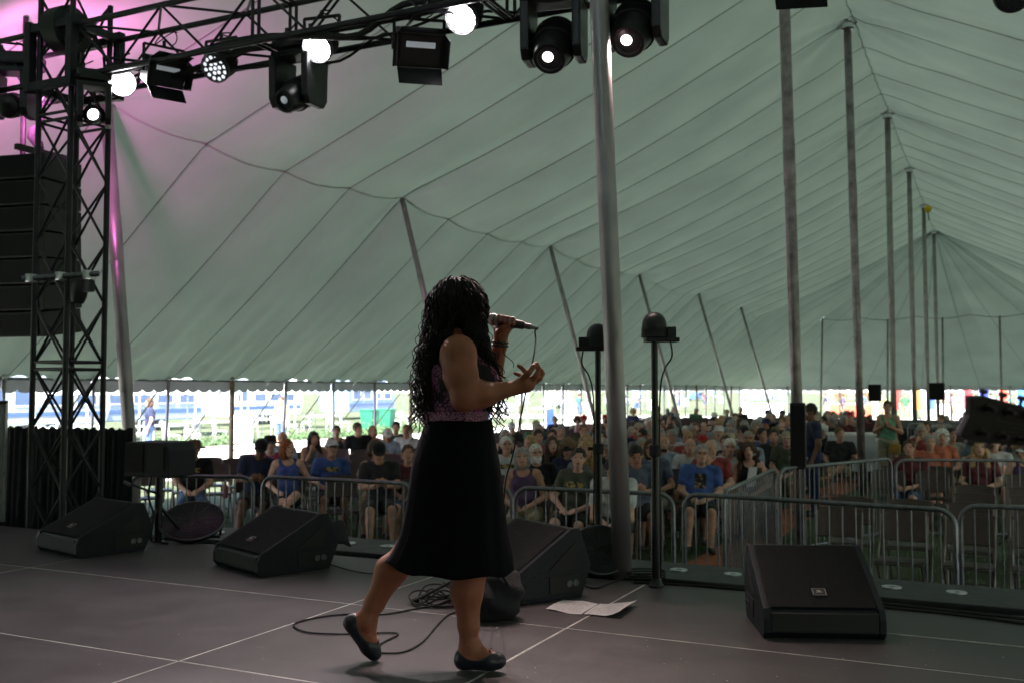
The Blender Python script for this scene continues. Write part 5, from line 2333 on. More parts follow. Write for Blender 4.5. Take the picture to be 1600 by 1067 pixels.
# the people one can tell apart, surveyed one by one: photo column, row distance, looks
F, T_ = True, False
PEOPLE = [
    # left of the singer
    (303, 10.0, 'man in black shirt and brown brimmed hat beside the side speaker', ('lap', T_, T_), dict(tcol='black', low='trousers', lcol='denim', hair='short', hcol='grey', hat='brim', hatcol='brown')),
    (392, 10.0, 'person in navy shirt and black cap looking down, left front row', ('phone', T_, T_), dict(tcol='navy', lcol='black', hair='short', hcol='dark', hat='cap', hatcol='black', skin=5)),
    (425, 11.0, 'person in magenta shirt and black brimmed hat', ('lap', T_, T_), dict(tcol='magenta', hair='short', hcol='grey', hat='brim', hatcol='black')),
    (452, 10.0, 'woman with red bobbed hair in a blue top, front row', ('side', F, T_), dict(top='tank', tcol='royal blue', lcol='black', hair='bob', hcol='red')),
    (516, 10.6, 'man in bright blue tee and white cap left of the singer', ('lap', T_, T_), dict(tcol='blue', lcol='charcoal', hair='short', hcol='grey', hat='cap', hatcol='white', glasses=True)),
    (597, 10.1, 'man in charcoal tee and black cap with bowed head', ('phone', T_, T_), dict(tcol='charcoal', lcol='black', hair='short', hcol='dark', hat='cap', hatcol='black')),
    (640, 10.4, 'person in maroon shirt half hidden behind the singer back', ('lap', T_, T_), dict(tcol='maroon', lcol='denim', hair='short', hcol='brown')),
    (493, 12.8, 'woman with long dark hair in grey top, third row left', ('chin', F, T_), dict(top='tank', tcol='grey', lcol='black', hair='long', hcol='dark', skin=4)),
    (524, 16.2, 'person in black sleeveless top with tied dark hair, far left back', ('lap', F, T_), dict(top='tank', tcol='charcoal', hair='short', hcol='dark', skin=4)),
    (563, 16.3, 'man in dark shirt turned towards a blond woman, left back', ('side', T_, T_), dict(tcol='black', hair='short', hcol='brown')),
    (586, 16.5, 'blond woman in purple top, left back', ('lap', F, T_), dict(top='tank', tcol='purple', hair='bob', hcol='blond')),
    (620, 17.2, 'dark haired person in teal top, left back near a perimeter pole', ('cross', T_, T_), dict(tcol='teal', hair='short', hcol='dark')),
    (633, 16.4, 'man in white shirt left back beside the singer braids', ('cross', T_, T_), dict(tcol='white', hair='short', hcol='light brown')),
    # right of the singer
    (797, 12.0, 'white haired man in white tee with glasses right of the skirt', ('lap', T_, T_), dict(tcol='white', lcol='charcoal', hair='short', hcol='white', glasses=True)),
    (826, 10.0, 'grey haired woman in purple sleeveless top, front row', ('lap', F, 1), dict(top='tank', tcol='purple', low='trousers', lcol='khaki', hair='bob', hcol='grey')),
    (846, 11.0, 'man with white beard and glasses in black tee', ('lap', T_, 1), dict(tcol='black', lcol='charcoal', hair='short', hcol='white', beard=True, glasses=True)),
    (887, 9.95, 'dark haired person in olive tee and black shorts, front row', ('lap', F, T_), dict(tcol='olive', lcol='black', hair='short', hcol='dark')),
    (915, 11.2, 'blond woman in grey patterned top behind the olive tee', ('lap', F, T_), dict(tcol='grey', lcol='khaki', hair='long', hcol='blond')),
    (962, 10.0, 'person in white tee leaning forward behind the metal pole', ('lean', T_, 1), dict(tcol='white', lcol='charcoal', hair='short', hcol='dark')),
    (1000, 11.0, 'young dark haired man in slate blue shirt looking down', ('phone', T_, T_), dict(tcol='slate blue', lcol='black', hair='short', hcol='dark')),
    (1024, 12.0, 'woman with brown bob and glasses in blue shirt', ('lap', F, T_), dict(tcol='slate blue', lcol='khaki', hair='bob', hcol='brown', glasses=True)),
    (985, 11.6, 'person in royal blue shirt hidden behind the metal pole', ('lean', T_, T_), dict(tcol='royal blue', lcol='black', hair='fringe', hcol='grey')),
    (1088, 11.6, 'heavy grey haired man in blue tee with a portrait print', ('lap', T_, 1), dict(tcol='blue', lcol='black', hair='short', hcol='grey', glasses=True)),
    (1113, 12.5, 'man in red tee with hand at his mouth', ('chin', T_, T_), dict(tcol='red', lcol='khaki', hair='fringe', hcol='grey')),
    (1132, 13.4, 'white haired man in white patterned shirt behind the red tee', ('lap', T_, T_), dict(tcol='white', lcol='khaki', hair='short', hcol='white', glasses=True)),
    (1175, 13.4, 'woman with long curly hair in black top holding a white programme', ('lap', F, T_), dict(top='tank', tcol='black', low='trousers', lcol='black', hair='longcurly', hcol='brown')),
    (940, 13.0, 'bald man in dark blue shirt left of the metal pole', ('cross', T_, 1), dict(tcol='navy', hair='fringe', hcol='grey')),
    (868, 13.0, 'dark haired woman in black top, fourth row', ('lap', F, T_), dict(tcol='black', hair='long', hcol='brown')),
    (905, 14.0, 'fair haired woman in pink top, fifth row', ('lap', F, T_), dict(tcol='pink', hair='long', hcol='blond')),
    (838, 15.0, 'person in red tee right of the singer, sixth row', ('lap', T_, T_), dict(tcol='red', hair='short', hcol='dark')),
    (865, 16.0, 'tall man in teal tee, seventh row', ('cross', T_, 1), dict(tcol='teal', hair='short', hcol='dark')),
    (932, 16.0, 'man in blue tee left of the metal pole, seventh row', ('clap', T_, T_), dict(tcol='blue', hair='short', hcol='dark')),
    (1000, 13.9, 'bearded grey man in grey shirt behind the slate blue shirt', ('lap', T_, T_), dict(tcol='grey', hair='short', hcol='grey', beard=True)),
    (1035, 14.5, 'white haired man in light blue shirt beside the right dome pole', ('lap', T_, T_), dict(tcol='light blue', hair='fringe', hcol='white')),
    (1070, 14.0, 'bald man in white tee behind the portrait print tee', ('lap', T_, T_), dict(tcol='white', hair='fringe', hcol='grey')),
    (1095, 15.2, 'man in dark shirt and red cap', ('lap', T_, T_), dict(tcol='charcoal', hair='short', hcol='grey', hat='cap', hatcol='red')),
    (1125, 17.5, 'man in white tee and white cap near the aisle', ('cross', T_, T_), dict(tcol='white', hair='short', hcol='grey', hat='cap', hatcol='white')),
    (1140, 15.0, 'woman in brown top and pale sun hat near the aisle', ('lap', F, T_), dict(tcol='charcoal', hair='bob', hcol='brown', hat='brim', hatcol='beige')),
    (1162, 16.0, 'grey haired man in light blue shirt with glasses near the aisle', ('lap', T_, T_), dict(tcol='light blue', hair='short', hcol='grey', glasses=True)),
    (1195, 18.0, 'man in navy tee at the aisle edge', ('side', T_, T_), dict(tcol='royal blue', hair='short', hcol='dark')),
    (1226, 16.6, 'person in olive top and cap left of the column speaker', ('lap', T_, T_), dict(tcol='olive', hair='short', hcol='grey', hat='cap', hatcol='beige')),
    (1308, 18.6, 'seated man in grey tee right of the standing man', ('side', T_, 1), dict(tcol='charcoal', lcol='tan', hair='short', hcol='light brown')),
    # right block
    (1418, 14.9, 'dark red shirted man low behind the slanting barrier', ('lap', T_, T_), dict(tcol='maroon', lcol='denim', hair='short', hcol='brown')),
    (1449, 16.6, 'left man in orange tee at the right', ('lap', T_, 1), dict(tcol='orange', lcol='khaki', hair='short', hcol='grey')),
    (1468, 17.6, 'white haired woman in orange top at the right', ('lap', F, T_), dict(tcol='orange', lcol='khaki', hair='curly', hcol='white')),
    (1482, 18.8, 'man in cream shirt behind the orange shirts', ('side', T_, T_), dict(tcol='cream', lcol='black', hair='short', hcol='dark')),
    (1526, 14.9, 'long blond haired person in dark red top behind right barrier', ('lap', F, T_), dict(tcol='maroon', lcol='black', hair='long', hcol='blond')),
    (1548, 16.6, 'person in white patterned shirt with strap at the right', ('cross', T_, T_), dict(tcol='white', lcol='black', hair='short', hcol='brown', glasses=True)),
    (1584, 17.4, 'woman in straw sun hat and patterned top at right edge', ('lap', F, T_), dict(tcol='grey', lcol='khaki', hair='bob', hcol='blond', hat='brim', hatcol='beige')),
]
pr2 = random.Random(77)
taken = []
nchair = 0


def face_stage(P):
    """seated people and chairs face the stage, a little towards its middle"""
    tgt = Vector((-1.2, 2.0, 0))
    d = tgt - P
    return math.atan2(d.y, d.x) + PI / 2


for px, t, lb, pk, kw in PEOPLE:
    if t < 13:
        t += .45
    L = L_of(px, t)
    P = W(t, L, 0)
    pk = (pk[0], bool(pk[1]), bool(pk[2]))
    if pk not in PM:
        pk = (pk[0], pk[1], False)
    kw = dict(kw)
    kw.setdefault('skin', pr2.choice([0, 0, 1, 2, 3, 3]))
    rz = face_stage(P) + pr2.uniform(-.15, .15)
    po_ = put_person(lb, P, rz, pk, scale=pr2.uniform(.91, .965), **kw)
    if 'portrait' in lb and 'print' in lb and 'heavy' in lb:
        add_print(po_, pk, -.075, .075, .80, .99, M_PORT)
    elif px in (303, 516, 797, 846, 887):
        add_print(po_, pk, -.10, .10, .90, .965, M_TXT)
    put_chair('brown folding chair under the ' + ' '.join(lb.split()[:9]), P + Vector((0, .05, 0)), face_stage(P))
    nchair += 1
    taken.append(P)

# fill the rest of the seats row by row
chair_spots = []
far_spots = []
for r in range(30):
    t = 10.45 + .95 * r
    for j in range(15):
        L = 3.5 + .57 * j + .1 * math.sin(r * 1.7)
        chair_spots.append((t, L, r, j, 'left'))
for r in range(26):
    t = 9.6 + .97 * r
    for j in range(5):
        L = 1.35 - .55 * j
        if r == 4 or (r in (2, 3) and j < 2):
            continue
        chair_spots.append((t, L, r, j, 'right'))
tops = ['black', 'charcoal', 'white', 'grey', 'navy', 'royal blue', 'slate blue', 'teal', 'olive', 'red', 'maroon', 'pink', 'purple', 'tan', 'light blue', 'green', 'cream', 'charcoal', 'navy', 'grey']
nper = 0
for (t, L, r, j, side) in chair_spots:
    P = W(t, L, 0)
    if any((q - P).length < .50 for q in taken):
        continue
    near = (side == 'left' and r < 15) or (side == 'right' and r < 15)
    rz = face_stage(P) if side == 'left' else face_stage(P) * .4
    rz += pr2.uniform(-.05, .05)
    Zc = Z_of(t, L)
    pxx = 800 + FPX * (t * sn - L * cs) / Zc
    if pxx > 1640 or pxx < -40:
        continue
    # occupancy
    if side == 'left':
        if L > 8.5:
            pr_occ = .10 if r < 10 else .05
        elif L > 6.5:
            pr_occ = .40 if r < 14 else .15
        else:
            pr_occ = .72 if r < 12 else (.7 if r < 20 else .45)
        if r < 1:
            pr_occ = .0 if L < 6 else .1
        if pxx < 640 and r > 2:
            pr_occ *= .35
        if r > 24:
            pr_occ = .2
    else:
        pr_occ = 0 if r < 6 else (.35 if r < 16 else .3)
    occ = pr2.random() < pr_occ
    rown = ORD[min(r + 1, 39)]
    seatn = ORD[j + 1]
    lbc = f'brown folding chair, {rown} row of the {side} block, {seatn} seat from the aisle'
    if near and nchair < 285:
        put_chair(('empty ' if not occ else 'occupied ') + lbc, P + Vector((0, .05, 0)), rz)
        nchair += 1
    else:
        far_spots.append((P, rz))
    if occ:
        nper += 1
        fem = pr2.random() < .5
        pk = (pr2.choice(['lap', 'talk', 'slouch', 'cross', 'clap', 'chin', 'side', 'phone', 'lean', 'slouch', 'talk']), fem, pr2.random() < .35)
        if pk not in PM:
            pk = (pk[0], fem, False)
        tcol = pr2.choice(tops)
        topk = 'tank' if fem and pr2.random() < .35 else 'tee'
        hcol = pr2.choice(['grey', 'white', 'brown', 'dark', 'blond', 'light brown', 'grey', 'grey'])
        hair = pr2.choice(['bob', 'long', 'curly', 'bob', 'short']) if fem else pr2.choice(['short', 'short', 'fringe'])
        hat = pr2.choice([None] * 7 + ['cap', 'cap', 'brim'])
        hatcol = pr2.choice(['white', 'black', 'beige', 'navy', 'red', 'grey'])
        hw = {'bob': 'bobbed', 'long': 'long', 'curly': 'curly', 'short': 'short', 'fringe': 'thinning'}[hair]
        desc = f'{tcol} top and {hatcol} ' + ('cap' if hat == 'cap' else 'sun hat') if hat else f'{tcol} top with {hw} {hcol} hair'
        po_ = put_person(f'person in {desc}, {rown} row {side}, {seatn} from aisle', P, rz + pr2.uniform(-.2, .2), pk, top=topk, tcol=tcol,
                   low=pr2.choice(['shorts', 'shorts', 'trousers']), lcol=pr2.choice(['khaki', 'black', 'denim', 'charcoal', 'tan']), hair=hair, hcol=hcol, hat=hat, hatcol=hatcol,
                   beard=(not fem and pr2.random() < .25), glasses=pr2.random() < .3, skin=pr2.choice([0, 1, 2, 3, 0, 3, 4]), scale=pr2.uniform(.89, .97))
        if topk == 'tee' and r < 14 and pr2.random() < .45:
            w_ = pr2.uniform(.05, .1)
            add_print(po_, pk, -w_, w_, .86, .86 + pr2.uniform(.05, .13), pr2.choice([M_TXT, M_PORT, M_TXT2]))
print('persons', nper + len(PEOPLE), 'chairs', nchair, 'far', len(far_spots))
# the farthest chairs, too many and too small to pick apart
fs = MB()
for P, rz in far_spots:
    R = Matrix.Rotation(rz, 3, 'Z')
    fs.box(P + R @ Vector((0, .05, .44)), (.42, .40, .03), R)
    fs.box(P + R @ Vector((0, .29, .73)), (.43, .03, .27), R)
    for sx in (-.2, .2):
        fs.tube([P + R @ Vector((sx, -.2, 0)), P + R @ Vector((sx, .26, .62))], .012, 4)
        fs.tube([P + R @ Vector((sx, .28, 0)), P + R @ Vector((sx, -.1, .43))], .012, 4)
if far_spots:
    tag(fs.build('folding_chairs', M_CHAIR), 'dark mass of brown folding chairs in the farthest rows', 'chairs', kind='stuff')

# standing people
P = at(1272, 770, 15.4)
put_person('man standing by the second pole in dark shirt with pale stripe', Vector((P.x, P.y, 0)), rad(-70), ('stand', T_, T_), tcol='navy', low='trousers', lcol='navy', hair='short', hcol='dark', skin=5, group='people standing')
P = at(1388, 740, 19.6)
gw = put_person('woman standing in the aisle in mint green top, hands clasped', Vector((P.x, P.y, 0)), rad(-8), ('standclap', F, T_), top='tank', tcol='mint green', low='shorts', lcol='beige', hair='short', hcol='brown', group='people standing')
# tan shoulder bag on the woman
b = MB()
sbag = thing('shoulder_bag', 'mustard shoulder bag at the hip of the standing woman', 'bag', Vector((P.x + .14, P.y - .16, .82)))
b.prism([(-.10, -.11), (.10, -.13), (.11, .07), (-.09, .09)], -.04, .04)
b.build('pouch', mat('mustard_leather', (.45, .26, .05), .6, 0, (12, .2)), sbag, bevel=.02)
b = MB()
b.tube(smoothcurve([(.07, 0, .07), (.02, -.04, .35), (-.16, -.06, .60), (-.24, .1, .66)], 6), .008, 5)
b.build('strap', mat('mustard_leather', (0, 0, 0)), sbag, smooth=True)
# pale stripe on the standing man's shirt, programme in the curly woman's hands
L = L_of(1175, 13.4)
pg = thing('programme', 'white folded programme held by the curly haired woman', 'paper', W(13.4 - .30, L - .02, .72), rad(20))
b = MB()
b.add([(-.05, 0, -.04), (.06, -.02, -.03), (.11, .06, .22), (.0, .08, .21), (-.05, .008, -.04), (.06, -.012, -.03), (.11, .068, .22), (.0, .088, .21)], [(0, 1, 2, 3), (7, 6, 5, 4), (0, 4, 5, 1), (1, 5, 6, 2), (2, 6, 7, 3), (3, 7, 4, 0)])
b.build('page', M_PAPER, pg)

# ================================================================== THE SINGER
SZ = 4.10
SO = fl(720, 1033)
SO = Vector((SO.x, SO.y, STG))


def sj(px, py, dz=0.0):
    w = at(px, py, SZ + dz) - SO
    return Vector((w.dot(RT), w.dot(FW), w.z))


singer = thing('person', 'singer with long curly braids in patterned top and black skirt, holding microphone', 'person', SO, TH)
YB = rad(22)                               # body turned away from the camera
bx = Vector((math.cos(YB), math.sin(YB), 0))   # facing
by = Vector((math.sin(YB), -math.cos(YB), 0))  # her right, towards the camera
RBm = Matrix((bx, by, Vector((0, 0, 1))))
RB = np.array(RBm)
YH = rad(24)
hx = Vector((math.cos(YH), math.sin(YH), 0))
hyv = Vector((math.sin(YH), -math.cos(YH), 0))
hup = Vector((0, 0, 1))
pit = rad(8)
hf = (hx * math.cos(pit) + hup * math.sin(pit)).normalized()
hu = (hup * math.cos(pit) - hx * math.sin(pit)).normalized()
HR = np.array(Matrix((hf, hyv, hu)))
hc = sj(722, 487, 0)


def hp(f, r, u):
    return hc + hf * f + hyv * r + hu * u


lo = (-.56, -.40, -.02)
hi = (.40, .42, 1.64)
S1 = SDF(lo, hi, .0048)
pelv, belly, chest, neck = sj(710, 712, 0), sj(712, 650, 0), sj(712, 592, 0), sj(713, 545, 0)
shR, shL = sj(717, 553, -.15), sj(705, 553, .16)
elR, wrR = sj(726, 622, -.20), sj(806, 605, -.11)
elL, wrL = sj(768, 606, .22), sj(781, 541, .145)
knR, anR = sj(738, 885, -.08), sj(733, 1006, -.08)
knL, anL = sj(638, 866, .07), sj(571, 968, .05)
hipR, hipL = sj(730, 745, -.08), sj(690, 745, .08)
S1.ell(pelv, (.12, .125, .12), .06, RB)
S1.ell(belly, (.112, .135, .12), .05, RB)
S1.ell(chest, (.115, .155, .13), .06, RB)
S1.cap(shR + Vector((-.01, .03, .0)), shL, .058, .058, .05)
for s_ in (-1, 1):
    S1.ell(chest + bx * .085 + by * s_ * .075 + Vector((0, 0, -.01)), (.065, .068, .068), .03, RB)
S1.cap(neck - Vector((0, 0, .02)), hp(-.02, 0, -.06), .052, .048, .03)
# head
S1.ell(hp(-.01, 0, .03), (.096, .076, .098), .02, HR)
S1.ell(hp(.025, 0, -.045), (.072, .060, .078), .03, HR)
S1.ell(hp(.062, 0, -.095), (.026, .028, .022), .03, HR)
for s_ in (-1, 1):
    S1.ell(hp(.088, s_ * .033, .02), (.02, .02, .014), .015, HR, True)
    S1.ell(hp(.075, s_ * .033, .018), (.014, .014, .010), .004, HR)
    S1.ell(hp(-.01, s_ * .078, -.002), (.022, .010, .032), .008, HR)
S1.cap(hp(.086, 0, .02), hp(.108, 0, -.018), .010, .016, .012)
S1.ell(hp(.090, 0, -.050), (.014, .026, .014), .01, HR)
S1.ell(hp(.086, 0, -.066), (.014, .024, .012), .01, HR)
# right arm, near
S1.ell(shR, (.066, .066, .072), .04)
S1.cap(shR, shR.lerp(elR, .5) + Vector((-.004, 0, 0)), .062, .064, .03)
S1.cap(shR.lerp(elR, .5) + Vector((-.004, 0, 0)), elR, .064, .049, .03)
S1.cap(elR, elR.lerp(wrR, .35), .049, .047, .03)
S1.cap(elR.lerp(wrR, .35), wrR, .047, .027, .03)
# left arm, far
S1.cap(shL, elL, .056, .046, .04)
S1.cap(elL, wrL, .044, .027, .03)


def chain(pts, r0, r1, k=.005):
    for i in range(len(pts) - 1):
        a = r0 + (r1 - r0) * i / (len(pts) - 1)
        b = r0 + (r1 - r0) * (i + 1) / (len(pts) - 1)
        S1.cap(pts[i], pts[i + 1], a, b, k)


# right hand, open and half curled
S1.cap(wrR, sj(819, 600, -.11), .025, .033, .02)
S1.ell(sj(823, 598, -.11), (.036, .019, .034), .018)
chain([sj(833, 592, -.118), sj(839, 584, -.125), sj(842, 575, -.12), sj(839, 568, -.11)], .0118, .0085, .004)
chain([sj(836, 597, -.10), sj(844, 591, -.10), sj(848, 583, -.09), sj(846, 577, -.08)], .0115, .008, .004)
chain([sj(818, 590, -.135), sj(826, 582, -.145), sj(833, 573, -.135), sj(837, 568, -.12)], .013, .0095, .006)
chain([sj(825, 588, -.085), sj(820, 579, -.07), sj(814, 573, -.06), sj(810, 571, -.06)], .0108, .008, .004)
chain([sj(819, 591, -.08), sj(812, 585, -.06), sj(805, 583, -.05)], .010, .0075, .004)
# left hand round the microphone
S1.cap(wrL, sj(784, 516, .135), .027, .034, .02)
S1.ell(sj(786, 511, .138), (.040, .018, .032), .015)
for i in range(4):
    x = 779 + 7.2 * i
    chain([sj(x, 508 + .8 * i, .135), sj(x + .5, 497 + 1.2 * i, .122), sj(x + 1, 495 + 1.4 * i, .095), sj(x + 1.5, 502 + 1.4 * i, .075)], .0125, .0095)
chain([sj(778, 520, .105), sj(785, 513, .085), sj(794, 509, .080)], .0145, .011)
# legs
S1.cap(hipR, knR, .075, .062, .04)
S1.cap(hipL, knL, .075, .062, .04)
for kn, an, back in ((knR, anR, Vector((-.018, .0, 0))), (knL, anL, Vector((-.020, 0, .012)))):
    c1 = kn.lerp(an, .30) + back
    S1.cap(kn, c1, .058, .062, .03)
    S1.cap(c1, kn.lerp(an, .75) + back * .3, .062, .041, .03)
    S1.cap(kn.lerp(an, .75) + back * .3, an, .041, .036, .02)
heelR, ballR, toeR = sj(726, 1030, -.08), sj(764, 1031, -.09), sj(779, 1032, -.095)
S1.cap(anR, heelR, .037, .034, .02)
S1.cap(anR + Vector((.015, 0, -.02)), ballR, .034, .030, .03)
S1.cap(heelR, ballR, .030, .034, .03)
S1.cap(ballR, toeR, .032, .024, .02)
heelL, ballL, toeL = sj(552, 974, .05), sj(577, 1008, .06), sj(585, 1020, .06)
S1.cap(anL, heelL, .036, .033, .02)
S1.cap(anL + Vector((.012, 0, -.01)), ballL, .033, .030, .03)
S1.cap(heelL, ballL, .030, .034, .03)
S1.cap(ballL, toeL, .033, .025, .02)
V, Q = S1.nets()
M_SSKIN = mat('brown_skin', (.33, .115, .066), .5, 0, (16, .14), (150, .25), spec=.3)
C = V[Q].mean(1)
loc = (C - np.array(hc)) @ HR.T
mi = np.zeros(len(Q), int)
fr = loc[:, 0] > .045
mi[fr & ((((np.abs(loc[:, 1]) - .033) / .016) ** 2 + ((loc[:, 2] - .016) / .008) ** 2) < 1)] = 1
mi[fr & (((loc[:, 1] / .028) ** 2 + ((loc[:, 2] + .058) / .016) ** 2) < 1)] = 2
link('body', np_mesh('singer_body', V, Q, [M_SSKIN, M_EYE, mat('dark_lip', (.16, .04, .04), .4)], mi), singer)

# shoes -------------------------------------------------------------------------------
M_FLAT = mat('navy_leather', (.012, .014, .024), .38, 0, (25, .3), (90, .1))
for nm, (an, he, ba, to), opn in (('R', (anR, heelR, ballR, toeR), None), ('L', (anL, heelL, ballL, toeL), None)):
    s = SDF(np.minimum.reduce([np.array(he), np.array(to), np.array(an)]) - .09, np.maximum.reduce([np.array(he), np.array(to), np.array(an)]) + .09, .0045)
    s.cap(he, ba, .039, .041, .03)
    s.cap(ba, to, .039, .031, .02)
    s.cap(he + (he - ba).normalized() * .004 + (an - he) * .25, he, .036, .038, .02)
    d = (to - he).normalized()
    up = Vector((0, 0, 1)) - d * d.z
    up.normalize()
    # opening over the instep
    s.ell(he.lerp(ba, .50) + up * .055, (.068, .055, .056), .010, np.array(Matrix((d, d.cross(up), up))), True)
    s.ell(an + up * .02, (.05, .045, .05), .012, np.array(Matrix((d, d.cross(up), up))), True)
    sole = he - up * .035
    s.clip((-up.x, -up.y, -up.z), -up.dot(sole))
    V, Q = s.nets()
    sh = link('shoe', np_mesh('shoe', V, Q, M_FLAT), singer)
    b = MB()
    bw = ba.lerp(to, .1) + up * .038
    sd = d.cross(up)
    for s_ in (-1, 1):
        b.tube(smoothcurve([bw, bw + sd * s_ * .014 + up * .006, bw + sd * s_ * .020 + d * .004, bw + sd * s_ * .010 - up * .002, bw], 5), .003, 5)
    b.build('bow', M_FLAT, sh, smooth=True)

# skirt -------------------------------------------------------------------------------
rings = [(657, 667, 767, .158), (668, 663, 769, .164), (690, 655, 772, .172), (720, 646, 778, .178), (760, 640, 783, .182), (800, 634, 787, .186), (835, 626, 791, .19), (862, 614, 796, .195), (884, 604, 799, .20)]
NA = 160
b = MB()
vs, fcs = [], []
for i, (py, xl, xr, ry) in enumerate(rings):
    A, B = sj(xl, py, .0), sj(xr, py, .0)
    c = (A + B) / 2
    rx = (B - A).length / 2
    k = i / (len(rings) - 1)
    for a_ in range(NA):
        a = 2 * PI * a_ / NA
        m = 1 + k * (.012 * math.sin(a * 17 + .8 * k) * math.sin(a * 3 + 1) + .020 * math.sin(a * 7 + 1.3 + k) + .010 * math.sin(a * 13 + 2 * k))
        z = c.z
        if i == len(rings) - 1:
            z += -.012 + .006 * math.sin(a * 7 + 2) + (.025 if math.cos(a) < -.5 else 0) * (-math.cos(a) - .5) * 2 - .010 * math.cos(a)
        if i < 3:
            m += .004 * math.sin(a * 40)
        vs.append(Vector((c.x + rx * m * math.cos(a), c.y + ry * m * math.sin(a), z)))
fine = []
# resample rings smoothly down the skirt
cols = [smoothcurve([vs[i * NA + a_] for i in range(len(rings))], 4) for a_ in range(NA)]
nr = len(cols[0])
vs = [cols[a_][i] for i in range(nr) for a_ in range(NA)]
fcs = [(i * NA + a_, i * NA + (a_ + 1) % NA, (i + 1) * NA + (a_ + 1) % NA, (i + 1) * NA + a_) for i in range(nr - 1) for a_ in range(NA)]
b.add(vs, fcs)
sk = b.build('skirt', mat('black_skirt', (.0035, .0035, .006), .95, 0, (6, .3), (80, .25), spec=.1), singer, smooth=True)
sk.modifiers.new('thick', 'SOLIDIFY').thickness = -.004
wb = MB()
wr_ = []
for i, (py, gx) in enumerate(((655, 0), (657, .004), (670, .006), (672, .003))):
    A, B = sj(668, py, 0), sj(767, py, 0)
    c = (A + B) / 2
    rx = (B - A).length / 2 + gx
    wr_.append([Vector((c.x + rx * math.cos(2 * PI * q / 64), c.y + (.160 + gx) * math.sin(2 * PI * q / 64), c.z)) for q in range(64)])
wb.add([p_ for r_ in wr_ for p_ in r_], [(i * 64 + q, i * 64 + (q + 1) % 64, (i + 1) * 64 + (q + 1) % 64, (i + 1) * 64 + q) for i in range(3) for q in range(64)])
wb.build('waistband', mat('black_skirt', (0, 0, 0)), sk, smooth=True)

# patterned top -----------------------------------------------------------------------
def top_material():
    m = bpy.data.materials.new('patterned_top')
    m.use_nodes = True
    nt = m.node_tree
    b = nt.nodes['Principled BSDF']
    b.inputs['Roughness'].default_value = .8
    tc = nt.nodes.new('ShaderNodeTexCoord')
    n = nt.nodes.new('ShaderNodeTexNoise')
    n.inputs['Scale'].default_value = 9
    n.inputs['Detail'].default_value = 1.5
    n.inputs['Distortion'].default_value = .9
    nt.links.new(tc.outputs['Object'], n.inputs['Vector'])
    r = nt.nodes.new('ShaderNodeValToRGB')
    r.color_ramp.interpolation = 'CONSTANT'
    E = r.color_ramp.elements
    E[0].position, E[0].color = 0, (.008, .006, .01, 1)
    E[1].position, E[1].color = .47, (.30, .10, .22, 1)
    e = r.color_ramp.elements.new(.62)
    e.color = (.55, .02, .25, 1)
    e = r.color_ramp.elements.new(.68)
    e.color = (.42, .22, .34, 1)
    nt.links.new(n.outputs['Fac'], r.inputs[0])
    v = nt.nodes.new('ShaderNodeTexVoronoi')
    v.feature = 'DISTANCE_TO_EDGE'
    v.inputs['Scale'].default_value = 55
    nt.links.new(tc.outputs['Object'], v.inputs['Vector'])
    lt = nt.nodes.new('ShaderNodeMath')
    lt.operation = 'LESS_THAN'
    lt.inputs[1].default_value = .085
    nt.links.new(v.outputs['Distance'], lt.inputs[0])
    mx = nt.nodes.new('ShaderNodeMixRGB')
    mx.inputs[2].default_value = (.02, .008, .02, 1)
    nt.links.new(lt.outputs[0], mx.inputs[0])
    nt.links.new(r.outputs[0], mx.inputs[1])
    nt.links.new(mx.outputs[0], b.inputs['Base Color'])
    return m


s = SDF((-.30, -.32, .85), (.28, .34, 1.40), .0055)
s.ell(belly - Vector((0, 0, .02)), (.128, .160, .15), .06, RB)
s.ell(chest, (.124, .163, .135), .06, RB)
for s_ in (-1, 1):
    s.ell(chest + bx * .085 + by * s_ * .075 + Vector((0, 0, -.01)), (.073, .076, .076), .03, RB)
    # straps
    s.cap(chest + by * s_ * .085 + bx * .06 + Vector((0, 0, .06)), neck + by * s_ * .075 + Vector((0, 0, -.005)), .028, .022, .02)
    s.cap(neck + by * s_ * .075 + Vector((0, 0, -.005)), chest + by * s_ * .06 - bx * .085 + Vector((0, 0, .03)), .022, .03, .02)
s.ell(shR + Vector((-.01, .0, -.015)), (.070, .072, .085), .012, None, True)
s.cap(shR, elR, .068, .056, .012, True)
s.ell(shL + Vector((0, 0, -.015)), (.07, .072, .085), .012, None, True)
s.ell(neck + Vector((-.01, 0, .03)), (.075, .065, .085), .015, None, True)
s.clip((0, 0, -1), -sj(712, 664, 0).z)
s.clip((0, 0, 1), (neck.z + .005))
V, Q = s.nets()
tp_ = link('top', np_mesh('singer_top', V, Q, top_material()), singer)
bnd = MB()
for (py, g_) in ((640, .002), (661, .004)):
    pass
zz0, zz1 = sj(712, 663, 0).z, sj(712, 642, 0).z
pts = []
nB = 72
rows = []
for z, g_ in ((zz0, .131), (zz0 * .5 + zz1 * .5, .132), (zz1, .130)):
    rows.append([belly * 0 + Vector((belly.x, belly.y, z)) + bx * (g_ * math.cos(2 * PI * q / nB)) + by * ((g_ + .031) * math.sin(2 * PI * q / nB)) for q in range(nB)])
bnd.add([p_ for r_ in rows for p_ in r_], [(i * nB + q, i * nB + (q + 1) % nB, (i + 1) * nB + (q + 1) % nB, (i + 1) * nB + q) for i in range(2) for q in range(nB)])


